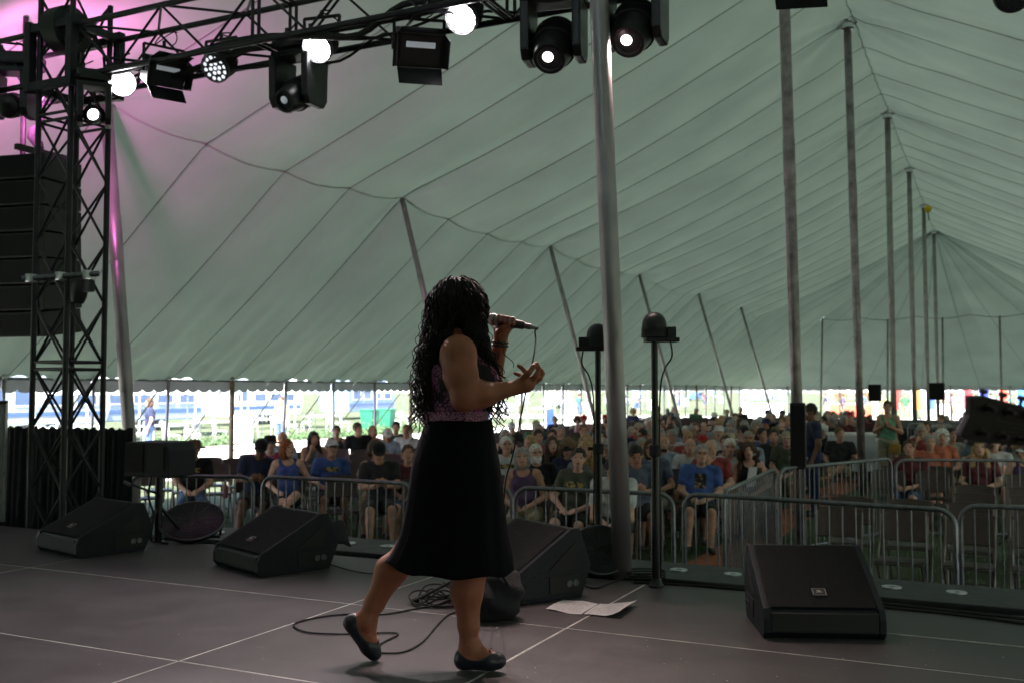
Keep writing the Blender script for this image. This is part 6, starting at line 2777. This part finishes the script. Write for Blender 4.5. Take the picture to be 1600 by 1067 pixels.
def band_material():
    m = bpy.data.materials.new('pink_band')
    m.use_nodes = True
    nt = m.node_tree
    b = nt.nodes['Principled BSDF']
    b.inputs['Roughness'].default_value = .8
    tc = nt.nodes.new('ShaderNodeTexCoord')
    v = nt.nodes.new('ShaderNodeTexVoronoi')
    v.feature = 'DISTANCE_TO_EDGE'
    v.inputs['Scale'].default_value = 95
    nt.links.new(tc.outputs['Object'], v.inputs['Vector'])
    r = nt.nodes.new('ShaderNodeValToRGB')
    r.color_ramp.elements[0].position, r.color_ramp.elements[1].position = .06, .13
    r.color_ramp.elements[0].color = (.06, .015, .05, 1)
    r.color_ramp.elements[1].color = (.50, .22, .36, 1)
    nt.links.new(v.outputs['Distance'], r.inputs[0])
    nt.links.new(r.outputs[0], b.inputs['Base Color'])
    return m


bo_ = bnd.build('hem_band', band_material(), tp_, smooth=True)

# braids ------------------------------------------------------------------------------
M_BRAID = mat('black_braids', (.010, .007, .007), .62, 0, (60, .4), spec=.22)
hr = random.Random(101)
sc_c = hp(-.012, 0, .032)


def scalp(d, g=.012):
    f, r, u = d.dot(hf), d.dot(hyv), d.dot(hu)
    return sc_c + hf * (f * (.098 + g)) + hyv * (r * (.080 + g)) + hu * (u * (.100 + g))


hm = MB()
nst = 0
for k in range(430):
    # direction on the skull
    u = hr.uniform(-.25, 1.0)
    a = hr.uniform(0, 2 * PI)
    q = math.sqrt(max(0, 1 - u * u))
    d = hf * (q * math.cos(a)) + hyv * (q * math.sin(a)) + hu * u
    fcomp = d.dot(hf)
    if fcomp > .55 and u < .75:
        continue
    root = scalp(d, hr.uniform(.006, .022))
    # the crown strands run over the skull before they fall
    dh = Vector((d.x, d.y, 0))
    if dh.length < .25:
        dh = Vector((math.cos(a), math.sin(a), 0)) * .25
    dh.normalize()
    # which curtain: to the back (image left) or to the front (image right)
    xdir = dh.x + hr.uniform(-.35, .35)
    near = dh.y < 0
    if xdir < .12:
        # back curtain
        ex = hr.triangular(642, 712, 672)
        ey = hr.triangular(585, 676, 640)
        ez = hr.uniform(-.12, .16)
        mx_, my_, mz_ = 676 + (ex - 676) * .55 + hr.uniform(-8, 14), 545, -.10 + .22 * hr.random()
    else:
        ex = hr.triangular(742, 798, 765)
        ey = hr.triangular(560, 682, 650)
        ez = hr.uniform(-.06, .14)
        mx_, my_, mz_ = 752 + (ex - 752) * .45 + hr.uniform(-16, 6), 556, -.07 + .16 * hr.random()
    side_pt = scalp((dh * .97 + Vector((0, 0, -.05))).normalized(), .018 + .012 * hr.random())
    low = scalp((dh * .75 + Vector((0, 0, -.65))).normalized(), .02 + .015 * hr.random())
    ctrl = [root]
    if u > .55:
        ctrl.append(scalp((d + dh * .8).normalized(), .018))
    ctrl += [side_pt, low.lerp(sj(mx_, my_ - 22, mz_), .5), sj(mx_, my_, mz_), sj((mx_ + ex) / 2, (my_ + ey) / 2 + hr.uniform(-8, 8), (mz_ + ez) / 2), sj(ex, ey, ez)]
    pts = smoothcurve(ctrl, 13)
    n = len(pts)
    ph = hr.uniform(0, 7)
    wl = hr.uniform(.026, .042)
    amp = hr.uniform(.006, .015)
    s_acc = 0
    out = []
    for i, p_ in enumerate(pts):
        if i:
            s_acc += (p_ - pts[i - 1]).length
        kk = min(1, max(0, (i / n - .25) / .6))
        am = amp * (.3 + .7 * kk)
        th = ph + s_acc / wl * 2 * PI * .55
        out.append(p_ + Vector((am * math.cos(th), am * math.sin(th), am * .3 * math.sin(2 * th))))
    hm.tube(out, [.0046 - .0018 * i / n for i in range(n)], 5, caps=False)
    nst += 1
for k in range(150):
    a = hr.uniform(0, 2 * PI)
    d0 = Vector((math.cos(a), math.sin(a), hr.uniform(-.1, .8))).normalized()
    if d0.dot(hf) > .5:
        continue
    p0 = scalp(d0, .02)
    lft = d0.x < .1
    e0 = sj(hr.uniform(634, 680) if lft else hr.uniform(755, 806), hr.uniform(560, 690), hr.uniform(-.12, .12))
    m0_ = scalp((Vector((d0.x, d0.y, -.2))).normalized(), .05) .lerp(e0, .3)
    pts = smoothcurve([p0, scalp((Vector((d0.x, d0.y, .1))).normalized(), .035), m0_, e0], 14)
    am, ph, wl = hr.uniform(.004, .014), hr.uniform(0, 6), hr.uniform(.02, .04)
    s_acc = 0
    out = []
    for i, p_ in enumerate(pts):
        if i:
            s_acc += (p_ - pts[i - 1]).length
        th = ph + s_acc / wl * PI
        kk = min(1, .2 + i / len(pts))
        out.append(p_ + Vector((am * kk * math.cos(th), am * kk * math.sin(th), 0)))
    hm.tube(out, .0017, 4, caps=False)
br_o = hm.build('braids', M_BRAID, singer, smooth=True)
br_o['kind'] = 'stuff'
# dense hair close to the skull and inside the two curtains
s = SDF((-.40, -.30, .90), (.40, .36, 1.66), .008)
s.ell(sc_c, (.106, .090, .108), .02, HR)
s.ell(hp(.13, 0, -.05), (.09, .085, .12), .02, HR, True)
s.cap(sj(705, 470, .0), sj(688, 545, .03), .085, .060, .03)
s.cap(sj(688, 545, .03), sj(672, 600, .02), .060, .040, .03)
s.cap(sj(672, 600, .02), sj(668, 632, .02), .040, .022, .03)
s.cap(sj(690, 530, -.05), sj(672, 600, -.06), .045, .030, .03)
s.cap(sj(738, 495, .02), sj(752, 560, .03), .060, .045, .03)
s.cap(sj(752, 560, .03), sj(764, 618, .03), .042, .025, .03)
s.cap(sj(735, 500, -.05), sj(740, 530, -.07), .045, .030, .03)
V, Q = s.nets()
V = V + .003 * np.sin(V[:, [2, 0, 1]] * 190)
link('hair', np_mesh('singer_hair', V, Q, M_BRAID), singer)
# bracelets
b = MB()
ax = (sj(783, 520, .138) - wrL).normalized()
for q in range(2):
    M_ = frame(wrL + ax * (.004 + .014 * q), ax)
    b.tube([M_ @ Vector((.034 * math.cos(a), .034 * math.sin(a), 0)) for a in [2 * PI * k / 20 for k in range(20)]], .0055, 6, closed=True)
b.build('bracelet', mat('dark_beads', (.03, .04, .045), .3, .3, (200, .6)), singer, smooth=True)

# microphone -------------------------------------------------------------------------
m0, m1 = sj(769, 499, .105), sj(829, 511, .105)
MW = pmat(singer)
mic = thing('microphone', 'black handheld microphone with pale mesh head at the singer mouth', 'microphone', MW @ m0, TH)
ax = (m1 - m0).normalized()
ln = (m1 - m0).length
M_ = frame((0, 0, 0), ax)
b = MB()
b.lathe([(.0005, -.026), (.012, -.024), (.021, -.016), (.0255, -.004), (.026, .008), (.024, .020), (.021, .028)], 22, M_, caps=False)
gr_ = b.build('mesh_head', mat('mic_mesh', (.45, .42, .45), .35, .7, (400, .5), (500, .8)), mic, smooth=True)
b = MB()
b.lathe([(.0262, .002), (.0272, .004), (.0272, .011), (.0262, .013)], 22, M_, caps=False)
b.build('band', M_STEEL, gr_, smooth='auto')
b = MB()
b.lathe([(.0215, .028), (.0235, .036), (.0225, .05), (.0175, ln - .03), (.0165, ln - .028)], 20, M_)
b.build('handle', M_BLKM, mic, smooth='auto')
b = MB()
b.lathe([(.0125, ln - .028), (.0125, ln + .0), (.009, ln + .004), (.0075, ln + .03), (.0045, ln + .034)], 16, M_)
b.build('connector', M_STEEL, mic, smooth='auto')
e1 = m0 + ax * (ln + .03)
pts = [e1, sj(836, 518, .09), sj(837, 532, .06), sj(834, 556, -.04), sj(828, 582, -.115), sj(822, 610, -.10), sj(812, 660, -.02), sj(800, 715, .08), sj(790, 752, .14), sj(786, 810, .25), sj(780, 880, .30)]
w = [MW @ p_ for p_ in pts] + [fl(772, 930) + Vector((0, 0, .01)), fl(740, 945) + Vector((0, 0, .006)), fl(700, 944) + Vector((0, 0, .006))]
b = MB()
b.tube(smoothcurve(w, 10), .0036, 6)
tag(b.build('microphone_cable', M_RUB, smooth=True), 'thin black cable hanging from the microphone to the deck', 'cable')

# ------------------------------------------------------------------ guitar at the right edge, held by a player out of frame
gA, gB = at(1508, 650, 1.72), at(1640, 672, 1.78)
gd = (gB - gA).normalized()
GM = Matrix()
gu = Vector((0, 0, 1)) - gd * gd.z
gu = (gu + FW * .25).normalized()
gu = (gu - gd * gu.dot(gd)).normalized()
gn = gd.cross(gu)
GM = Matrix((gd, gn, gu)).transposed().to_4x4()
GM.translation = gA
gt = thing('guitar', 'dark wooden guitar headstock with tuning pegs at the right edge', 'guitar', gA)
gt.rotation_euler = GM.to_euler()
M_GW = mat('dark_guitar_wood', (.009, .003, .004), .5, 0, (14, .3), spec=.3)
b = MB()
b.prism([(-.006, -.033), (.03, -.041), (.13, -.034), (.175, -.022), (.175, .022), (.13, .034), (.03, .041), (-.006, .036), (.004, .003)], -.008, .008)
hs_ = b.build('headstock', M_GW, gt, bevel=.003)
for i in range(3):
    for s_ in (-1, 1):
        b = MB()
        x = .035 + .043 * i
        b.lathe([(.0045, -.004), (.0045, .014)], 10, Matrix.Translation((x, -.012, s_ * .022)) @ Matrix.Rotation(PI / 2, 4, 'X'))
        b.lathe([(.008, 0), (.008, .003)], 12, Matrix.Translation((x, -.0085, s_ * .022)) @ Matrix.Rotation(PI / 2, 4, 'X'))
        b.tube([(x, .010, s_ * .022), (x, .012, s_ * .043)], .0035, 6)
        b.box((x, .012, s_ * .047), (.015, .008, .009))
        b.build('tuning_peg', mat('peg_nickel', (.04, .025, .028), .5, .4), gt, bevel=.002)
b = MB()
b.prism([(.17, -.021), (.85, -.028), (.85, .028), (.17, .021)], -.010, .012)
nk_ = b.build('neck', M_GW, gt, bevel=.004)
b = MB()
for k in range(6):
    z = -.016 + .0064 * k
    b.tube([(.05 + .02 * (k % 3), -.014, z * 1.3), (.175, -.013, z), (.98, -.02, z * 1.4)], .0007, 4)
b.build('strings', mat('peg_nickel', (0, 0, 0)), gt)
b = MB()
outl = []
for k in range(48):
    a = 2 * PI * k / 48
    rr = .19 + .035 * math.cos(2 * a) + .012 * math.cos(a)
    outl.append((1.05 + 1.22 * rr * math.cos(a) * 1.02, .95 * rr * math.sin(a)))
b.prism(outl, -.005, .09)
b.build('body', M_GW, gt, bevel=.012)
# the player, just outside the right edge
PMg = person_meshes('guitarist', dict(POSES['stand'], elr=(-.30, .02, 1.08), ell=(.31, .0, 1.12), wrr=(-.10, -.27, 1.02), wrl=(.44, -.22, 1.10), hdr=(.6, -.4, -.2), hdl=(.3, -.5, .5), hnr=(0, 1, 0), hnl=(0, .6, -.4), lo=(-.5, -.5, -.02), hi=(.58, .36, 1.80), curl=.9), False, 1.0)
PM[('guitarist', False, False)] = PMg
gp = gt.location + gd * .98
bk_ = Vector((gn.x, gn.y, 0)).normalized()
gpos = Vector((gp.x, gp.y, STG)) + bk_ * .23
put_person('guitar player in dark shirt just past the right edge', gpos, math.atan2(-bk_.y, -bk_.x) + PI / 2, ('guitarist', False, False), tcol='charcoal', low='trousers', lcol='black', hair='short', hcol='brown', group='performers on stage')

# ================================================================== OUTSIDE THE TENT
def t_of(px, L):
    q = (px - 800) / FPX
    return L * (cs + q * sn) / (sn - q * cs)


def OP(px, L):
    return W(t_of(px, L), L, 0)


def folding_table(label, P, rz, top=M_WHITE):
    t = thing('folding_table', label, 'table', P, rz, 'white tables outside the tent')
    b = MB()
    b.box((0, 0, .735), (1.83, .76, .03))
    b.build('tabletop', top, t, bevel=.006)
    for sx in (-1, 1):
        for sy in (-1, 1):
            b = MB()
            b.tube([(sx * .78, sy * .3, 0), (sx * .72, sy * .3, .72)], .014, 6)
            b.build('leg', M_STEEL, t)


def white_chair(label, P, rz, m=M_WHITE):
    t = thing('garden_chair', label, 'chair', P, rz, 'white chairs outside the tent')
    b = MB()
    b.box((0, 0, .44), (.44, .42, .03))
    b.build('seat', m, t, bevel=.01)
    b = MB()
    b.box((0, .21, .68), (.44, .03, .40), Matrix.Rotation(-.15, 3, 'X'))
    b.build('backrest', m, t, bevel=.01)
    for sx in (-1, 1):
        for sy in (-1, 1):
            b = MB()
            b.tube([(sx * .21, sy * .2, 0), (sx * .19, sy * .18, .43)], .016, 6)
            b.build('leg', m, t)


def canopy(label, P, rz, col, w=3.0, h=2.1):
    t = thing('pop_up_canopy', label, 'canopy', P, rz, 'pop-up canopies outside')
    m = mat('canopy_' + '_'.join(str(int(c * 100)) for c in col), col, .7, 0, (2, .05))
    b = MB()
    b.add([(-w / 2, -w / 2, h), (w / 2, -w / 2, h), (w / 2, w / 2, h), (-w / 2, w / 2, h), (0, 0, h + 1.1)], [(0, 1, 4), (1, 2, 4), (2, 3, 4), (3, 0, 4)])
    r_ = b.build('roof', m, t)
    b = MB()
    for i in range(4):
        a = [(-w / 2, -w / 2), (w / 2, -w / 2), (w / 2, w / 2), (-w / 2, w / 2)]
        p0, p1 = a[i], a[(i + 1) % 4]
        b.grid(lambda u, v: (p0[0] + (p1[0] - p0[0]) * u, p0[1] + (p1[1] - p0[1]) * u, h - (.32 + .04 * abs(math.sin(u * PI * 6))) * v), 24, 1)
    b.build('fringe', m, r_)
    for sx in (-1, 1):
        for sy in (-1, 1):
            b = MB()
            b.box((sx * w * .49, sy * w * .49, h / 2), (.05, .05, h))
            b.build('leg', M_WHITE, t)


def trailer(label, P, rz, col, ln=6.0, win=3):
    t = thing('trailer', label, 'trailer', P, rz, 'trailers parked outside')
    b = MB()
    b.prism([(-ln / 2, .5), (ln / 2, .5), (ln / 2 + .25, 1.2), (ln / 2, 2.7), (-ln / 2, 2.7), (-ln / 2 - .1, 1.2)], -1.1, 1.1)
    bd = b.build('body', mat('trailer_' + str(int(col[0] * 100)) + str(int(col[2] * 100)), col, .4, 0, (3, .1)), t, bevel=.06)
    for k in range(win):
        x = -ln / 2 + ln * (k + .7) / (win + .4)
        b = MB()
        b.box((x, -1.11, 1.62), (ln / win * .62, .03, .62))
        wd = b.build('window', mat('blue_glass', (.10, .15, .26), .15, .1), t, bevel=.01)
        b = MB()
        for s_ in (-1, 1):
            b.box((x, -1.12, 1.62 + s_ * .33), (ln / win * .66, .04, .05))
            b.box((x + s_ * ln / win * .33, -1.12, 1.62), (.05, .04, .62))
        b.build('frame', M_WHITE, wd)
    b = MB()
    b.box((0, -1.112, .95), (ln * .98, .02, .18))
    b.build('stripe', mat('stripe_blue', (.08, .14, .3), .4), t)
    for x in (-.5, .5):
        b = MB()
        b.lathe([(.2, -.1), (.33, -.09), (.33, .09), (.2, .1)], 20, Matrix.Translation((x, -1.0, .33)) @ Matrix.Rotation(PI / 2, 4, 'X'))
        wh = b.build('wheel', M_RUB, t, smooth='auto')
        b = MB()
        b.lathe([(.17, -.02), (.19, 0), (.05, .02)], 14, Matrix.Translation((x, -1.11, .33)) @ Matrix.Rotation(PI / 2, 4, 'X'))
        b.build('rim', M_ALU, wh)


def car(label, P, rz, col):
    t = thing('parked_car', label, 'car', P, rz, 'cars parked outside')
    m = mat('car_' + '_'.join(str(int(c * 100)) for c in col), col, .3, .2, coat=.5)
    prof = [(-2.2, .35), (2.15, .35), (2.25, .65), (2.1, .85), (1.15, .98), (.45, 1.46), (-1.0, 1.5), (-1.85, 1.02), (-2.2, .95)]
    b = MB()
    b.prism(prof, -.86, .86)
    b.build('body', m, t, bevel=.07)
    b = MB()
    for s_ in (-1, 1):
        b.prism([(.98, 1.0), (.42, 1.4), (-.2, 1.43), (-.2, 1.0)], s_ * .855, s_ * .872)
        b.prism([(-.28, 1.0), (-.28, 1.43), (-.95, 1.43), (-1.55, 1.02)], s_ * .855, s_ * .872)
    b.build('window', M_GLASS, t)
    for x in (-1.35, 1.35):
        for s_ in (-1, 1):
            b = MB()
            b.lathe([(.2, -.1), (.32, -.09), (.32, .09), (.2, .1)], 20, Matrix.Translation((x, s_ * .80, .32)) @ Matrix.Rotation(PI / 2, 4, 'X'))
            wh = b.build('wheel', M_RUB, t, smooth='auto')
            b = MB()
            b.lathe([(.18, -.105), (.19, 0), (.18, .105)], 14, Matrix.Translation((x, s_ * .80, .32)) @ Matrix.Rotation(PI / 2, 4, 'X'))
            b.build('rim', M_ALU, wh)
    for s_ in (-1, 1):
        b = MB()
        b.box((2.2, s_ * .6, .72), (.08, .32, .12))
        b.build('headlight', M_WHITE, t, bevel=.02)


def bin_(label, P, rz, col):
    t = thing('wheelie_bin', label, 'bin', P, rz, 'bins outside the tent')
    m = mat('bin_' + str(int(col[1] * 100)), col, .5, 0, (4, .15))
    b = MB()
    b.add([(-.24, -.28, .05), (.24, -.28, .05), (.24, .24, .05), (-.24, .24, .05), (-.29, -.36, 1.0), (.29, -.36, 1.0), (.29, .34, 1.0), (-.29, .34, 1.0)], [(3, 2, 1, 0), (0, 1, 5, 4), (1, 2, 6, 5), (2, 3, 7, 6), (3, 0, 4, 7), (4, 5, 6, 7)])
    b.build('tub', m, t, bevel=.03)
    b = MB()
    b.box((0, -.02, 1.04), (.62, .76, .06))
    b.build('lid', m, t, bevel=.02)
    for sx in (-1, 1):
        b = MB()
        b.lathe([(.1, -.03), (.1, .03)], 14, Matrix.Translation((sx * .27, .26, .1)) @ Matrix.Rotation(PI / 2, 4, 'Y'))
        b.build('wheel', M_RUB, t)


# left: tables, chairs, trailers, canopies
orr = random.Random(55)
spots = [(20, 26), (120, 27), (255, 25.5), (330, 26.5), (420, 27), (505, 28), (600, 27.5)]
names = ['by the left edge', 'behind the lattice tower', 'left of the thick leaning pole', 'behind the leaning pole', 'before the trailers', 'near the green bins', 'beside the singer braids']
for (px, L), nm in zip(spots, names):
    P = OP(px, L)
    folding_table(f'white folding table on the grass outside, {nm}', P, orr.uniform(-.3, .3) + PI / 2)
    for k, (dx, dy, a, w) in enumerate(((-.9, -.5, 2.6, 'front left'), (-.9, .5, 2.0, 'back left'), (.9, .0, -1.4, 'right'))):
        white_chair(f'white chair outside at the {w} of the table {nm}', P + Vector((-dx, dy, 0)), a + orr.uniform(-.3, .3))
for i, (px, L, c, nm) in enumerate(((40, 36, (.45, .48, .53), 'farthest left, partly behind the tower'), (215, 37, (.34, .42, .54), 'pale blue, left of the thick wooden pole'), (395, 38, (.75, .75, .76), 'behind the white drum'), (560, 39, (.24, .32, .46), 'blue grey, behind the green bins'), (700, 40, (.7, .7, .7), 'mostly behind the singer'))):
    trailer(f'long trailer parked outside, {nm}', OP(px, L), PI / 2 + rad(-4 + 3 * i), c, 6.2, 4)
for px, L, nm in ((150, 30.5, 'behind the lattice tower'), (300, 31, 'behind the thick leaning pole'), (455, 32, 'in front of the pale trailer'), (640, 33, 'beside the singer back')):
    canopy(f'white pop-up canopy outside, {nm}', OP(px, L), rad(orr.uniform(-6, 6)) + PI / 2, (.8, .8, .8))
bin_('left green wheelie bin outside behind the audience', OP(578, 25.2), 1.5, (.02, .16, .09))
bin_('right green wheelie bin outside behind the audience', OP(604, 25.4), 1.7, (.02, .16, .09))
dm = thing('water_drum', 'big rounded white drum on the grass outside', 'drum', OP(380, 24.2))
b = MB()
b.lathe([(.28, 0), (.36, .04), (.38, .5), (.36, .95), (.28, 1.05), (.1, 1.09)], 24)
b.build('tank', M_WHITE, dm, smooth='auto')
b = MB()
b.lathe([(.11, 1.08), (.11, 1.13), (.09, 1.14)], 16)
b.build('cap', mat('blue_cap', (.02, .35, .55), .5), dm)
# low shrubs between path and tables: leafy mass
lf = MB()
for k in range(9000):
    t = orr.uniform(12, 46)
    L = 24.6 + orr.gauss(0, .25) + .3 * math.sin(t)
    z = abs(orr.gauss(0, .16)) * (1 + .5 * math.sin(t * 2.1))
    a = orr.uniform(0, PI)
    s_ = orr.uniform(.03, .06)
    c0 = W(t, L, z)
    e1 = Vector((math.cos(a), math.sin(a), orr.uniform(-.4, .4))) * s_
    e2 = Vector((-math.sin(a) * .4, math.cos(a) * .4, orr.uniform(.3, 1))) * s_
    lf.add([c0 - e1, c0 + e2, c0 + e1, c0 - e2], [(0, 1, 2, 3)])
tag(lf.build('ground_cover', mat('shrub_leaf', (.05, .10, .03), .7, 0, (3, .4))), 'low green ground cover along the dusty path', 'plants', kind='stuff')

# middle: stalls with yellow shelves, blue drapes
def stall(label, P, rz, col, accent):
    t = thing('market_stall', label, 'stall', P, rz, 'market stalls outside')
    m = mat('stall_' + '_'.join(str(int(c * 100)) for c in col), col, .7, 0, (4, .15))
    accent = tuple(.4 + .6 * q if max(accent) < .65 else .25 + .6 * q for q in accent)
    m2 = mat('accent_' + '_'.join(str(int(c * 100)) for c in accent), accent, .6, 0, (5, .2))
    b = MB()
    b.grid(lambda u, v: (-1.4 + 2.8 * u, -.6 + .03 * math.sin(u * 60) * v, .95 * (1 - v) + .01), 60, 3)
    b.build('counter_drape', m, t, smooth=True)
    b = MB()
    b.box((0, -.2, .97), (2.9, .8, .04))
    b.build('counter', M_WHITE, t)
    for k in range(3):
        b = MB()
        b.box((-.9 + .9 * k, .8, 1.55), (.7, .05, .62 - .1 * (k % 2)))
        b.build('sign_panel', m2 if k != 1 else M_WHITE, t)
    for k in range(2):
        b = MB()
        b.box((0, .85, 1.2 + .3 * k), (2.7, .3, .03))
        b.build('shelf', m2, t)
    for sx in (-1, 1):
        for sy in (-.6, .9):
            b = MB()
            b.box((sx * 1.42, sy, 1.1), (.05, .05, 2.2))
            b.build('post', M_WHITE, t)


stall('stall with blue cloth and pale boards right of the singer', OP(842, 21.5), PI / 2 + .25, (.02, .10, .42), (.7, .7, .68))
stall('stall with yellow boards and shelves behind the audience', OP(908, 27), PI / 2 + .2, (.75, .75, .73), (.75, .38, .04))
stall('stall with orange shelves left of the metal pole', OP(885, 30), PI / 2 + .1, (.65, .65, .6), (.7, .3, .05))
stall('white stall with blue boards right of the metal pole', OP(1010, 30), PI / 2, (.75, .75, .76), (.15, .3, .6))
stall('pale stall with red boards between the dome lights', OP(1062, 33), PI / 2, (.72, .72, .7), (.5, .06, .05))
stall('white stall with teal boards past the right dome light', OP(1120, 36), PI / 2, (.75, .76, .75), (.05, .4, .42))
stall('white stall at the far corner of the tent', OP(1180, 40), PI / 2, (.76, .76, .74), (.6, .6, .62))
for px, L, c, nm in ((760, 34, (.55, .57, .6), 'silver car parked outside behind the singer'), (965, 40, (.7, .7, .72), 'white car parked outside behind the metal pole'), (1090, 46, (.08, .18, .4), 'blue car parked outside behind the far seats'), (870, 42, (.75, .75, .76), 'white car parked outside beyond the yellow stall')):
    car(nm, OP(px, L), PI / 2 + orr.uniform(-.3, .3), c)
# far end: canopies, flags, walkers
for i, x in enumerate((-15, -9, -3, 3, 9)):
    canopy(['white', 'cream', 'white', 'pale', 'white'][i] + ' pop-up canopy beyond the far end, ' + ['farthest left', 'second from left', 'third from left', 'fourth from left', 'farthest right'][i], Vector((x, 74 + orr.uniform(-2, 2), 0)), orr.uniform(-.1, .1), [(.8, .8, .8), (.75, .72, .6), (.8, .8, .82), (.7, .75, .8), (.8, .8, .8)][i])
    stall(f'stall under the far end canopies, {ORD[i + 1]} from the left', Vector((x, 72.4, 0)), 0, [(.7, .7, .72), (.6, .1, .05), (.75, .74, .7), (.1, .2, .5), (.7, .5, .1)][i], [(.1, .3, .6), (.75, .4, .05), (.6, .08, .06), (.7, .7, .7), (.1, .4, .35)][i])
for i, (px, c) in enumerate(((1395, (.6, .05, .04)), (1424, (.7, .2, .04)), (1446, (.05, .12, .5)), (1505, (.6, .04, .05)), (1530, (.05, .08, .5)), (1560, (.65, .1, .06)), (1588, (.06, .2, .5)))):
    Z = 62
    P = at(px, 608, Z)
    nmc = {(.6, .05, .04): 'red', (.7, .2, .04): 'orange', (.05, .12, .5): 'blue', (.6, .04, .05): 'red', (.05, .08, .5): 'dark blue', (.65, .1, .06): 'scarlet', (.06, .2, .5): 'bright blue'}[c]
    t = thing('feather_flag', f'{nmc} feather flag beyond the far end, {ORD[i + 1]} from the left', 'flag', Vector((P.x, P.y, 0)), 0, 'flags beyond the far end')
    b = MB()
    b.tube([(0, 0, 0), (0, 0, 3.2)], .025, 6)
    b.build('pole', M_WHITE, t)
    b = MB()
    b.grid(lambda u, v: (.03 + .55 * u * (1 - .3 * v), .06 * math.sin(u * 5 + v * 3), .7 + 2.4 * v), 8, 12)
    b.build('cloth', mat('flag_' + '_'.join(str(int(q * 100)) for q in c), c, .8), t, smooth=True)
names = ['white', 'red', 'blue', 'grey', 'black', 'teal', 'pink', 'yellow', 'navy', 'orange', 'light blue', 'tan', 'green', 'purple', 'maroon', 'cream']
walk = [(1206, 30), (1100, 27), (1060, 26), (995, 25), (1160, 33), (905, 22.5), (760, 21), (440, 21), (235, 20.5)]
for i, (px, L) in enumerate(walk):
    put_person(f'person in {names[i]} top walking outside the long side, {ORD[i + 1]} from the right', OP(px, L), orr.uniform(0, 6), ('stand', i % 2 == 0, False), tcol=names[i], lcol='denim', hair='short' if i % 2 else 'bob', hcol='brown', group='people walking outside')
for i, px in enumerate((1245, 1290, 1318, 1350, 1380, 1412, 1440, 1490, 1520, 1548, 1575, 1595)):
    P = at(px, 640, 60 + orr.uniform(-2, 8))
    c = names[(i * 5 + 3) % 16]
    put_person(f'person in {c} top beyond the far end, {ORD[i + 1]} from the left', Vector((P.x, P.y, 0)), orr.uniform(0, 6), ('stand', i % 2 == 0, False), tcol=c, lcol='khaki', hair='short', hcol='brown', group='people beyond the far end')

# mixing desk and cases in the right half
fo = thing('mixing_desk', 'low black mixing desk behind barriers far back right', 'desk', at(1452, 690, 27) * 1.0)
fo.location.z = 0
b = MB()
b.box((0, 0, .45), (2.2, .9, .9))
b.build('riser', M_BLK, fo, bevel=.02)
b = MB()
b.add([(-1, -.3, .92), (1, -.3, .92), (1, .35, 1.12), (-1, .35, 1.12), (-1, .35, .92), (1, .35, .92)], [(0, 1, 2, 3), (0, 4, 5, 1), (3, 2, 5, 4), (0, 3, 4), (1, 5, 2)])
b.build('console', M_BLKM, fo)
for i, (px, py, Z, w, h) in enumerate(((1330, 690, 21, .9, .75), (1350, 690, 21.6, .7, .6))):
    P = at(px, py, Z)
    cw = thing('white_case', ['larger', 'smaller'][i] + ' white storage case behind the standing woman', 'case', Vector((P.x, P.y, 0)), .3 + i * .2)
    b = MB()
    b.box((0, 0, h / 2 + .25), (w, .5, h))
    b.build('box', mat('pale_case', (.45, .47, .5), .5, 0, (3, .1)), cw, bevel=.02)
    b = MB()
    b.box((0, 0, h + .27), (w + .03, .53, .05))
    b.build('lid', M_WHITE, cw, bevel=.01)
    b = MB()
    for sx in (-1, 1):
        b.box((sx * w * .4, 0, .125), (.06, .45, .25))
    b.build('stand', M_STEEL, cw)
# yellow ball on a far pole
yb = thing('yellow_ball', 'small yellow ball stuck on top of a far tent pole', 'ball', at(1450, 327, Z_of(5.79 * S, 2.09) - .25))
b = MB()
b.lathe([(.0005, -.13)] + [(.13 * math.cos(a), .13 * math.sin(a)) for a in [-PI / 2 + PI * k / 12 for k in range(1, 12)]] + [(.0005, .13)], 20)
b.build('skin', mat('yellow_rubber', (.62, .48, .02), .5), yb, smooth=True)
b = MB()
b.tube([(0, 0, -.13), (.01, .1, -.2), (0, .25, -.35)], .012, 6)
b.build('tie', M_RUB, yb)
# red bottle by the wooden pole
wb_ = thing('water_bottle', 'red and white drink bottle by the left audience', 'bottle', W(10.6, L_of(355, 10.6), .47), 0)
b = MB()
b.lathe([(.032, 0), (.035, .02), (.035, .15), (.014, .19), (.014, .22)], 16)
b.build('body', mat('bottle_red', (.5, .05, .08), .4), wb_, smooth='auto')
b = MB()
b.lathe([(.016, .22), (.016, .24)], 12)
b.build('cap', M_WHITE, wb_)

# unseen black cloth added behind the camera to keep rear light off the stage
bk = MB()
bk.grid(lambda u, v: W(-3.9 + .06 * math.sin(u * 240) * v, -5.4 + 15.6 * u, 6.2 * (1 - v) + .01), 240, 4)
o = bk.build('stage_backdrop', M_DRAPE, smooth=True)
tag(o, 'tall black cloth backdrop added out of view behind the stage to block light', 'backdrop')

# specks of litter on the deck
lt = MB()
lrn = random.Random(8)
for k in range(60):
    P = fl(lrn.uniform(1000, 1600), lrn.uniform(990, 1067)) if k < 40 else fl(lrn.uniform(100, 900), lrn.uniform(960, 1067))
    a = lrn.uniform(0, PI)
    s_ = lrn.uniform(.002, .005)
    e1, e2 = Vector((math.cos(a), math.sin(a), 0)) * s_, Vector((-math.sin(a), math.cos(a), .3)) * s_ * .6
    up = Vector((0, 0, .004))
    lt.add([P + up - e1, P + up + e2, P + up + e1, P + up - e2], [(0, 1, 2, 3)])
tag(lt.build('litter', mat('litter_bits', (.6, .58, .5), .8)), 'tiny pale specks of litter scattered on the deck', 'litter', kind='stuff')
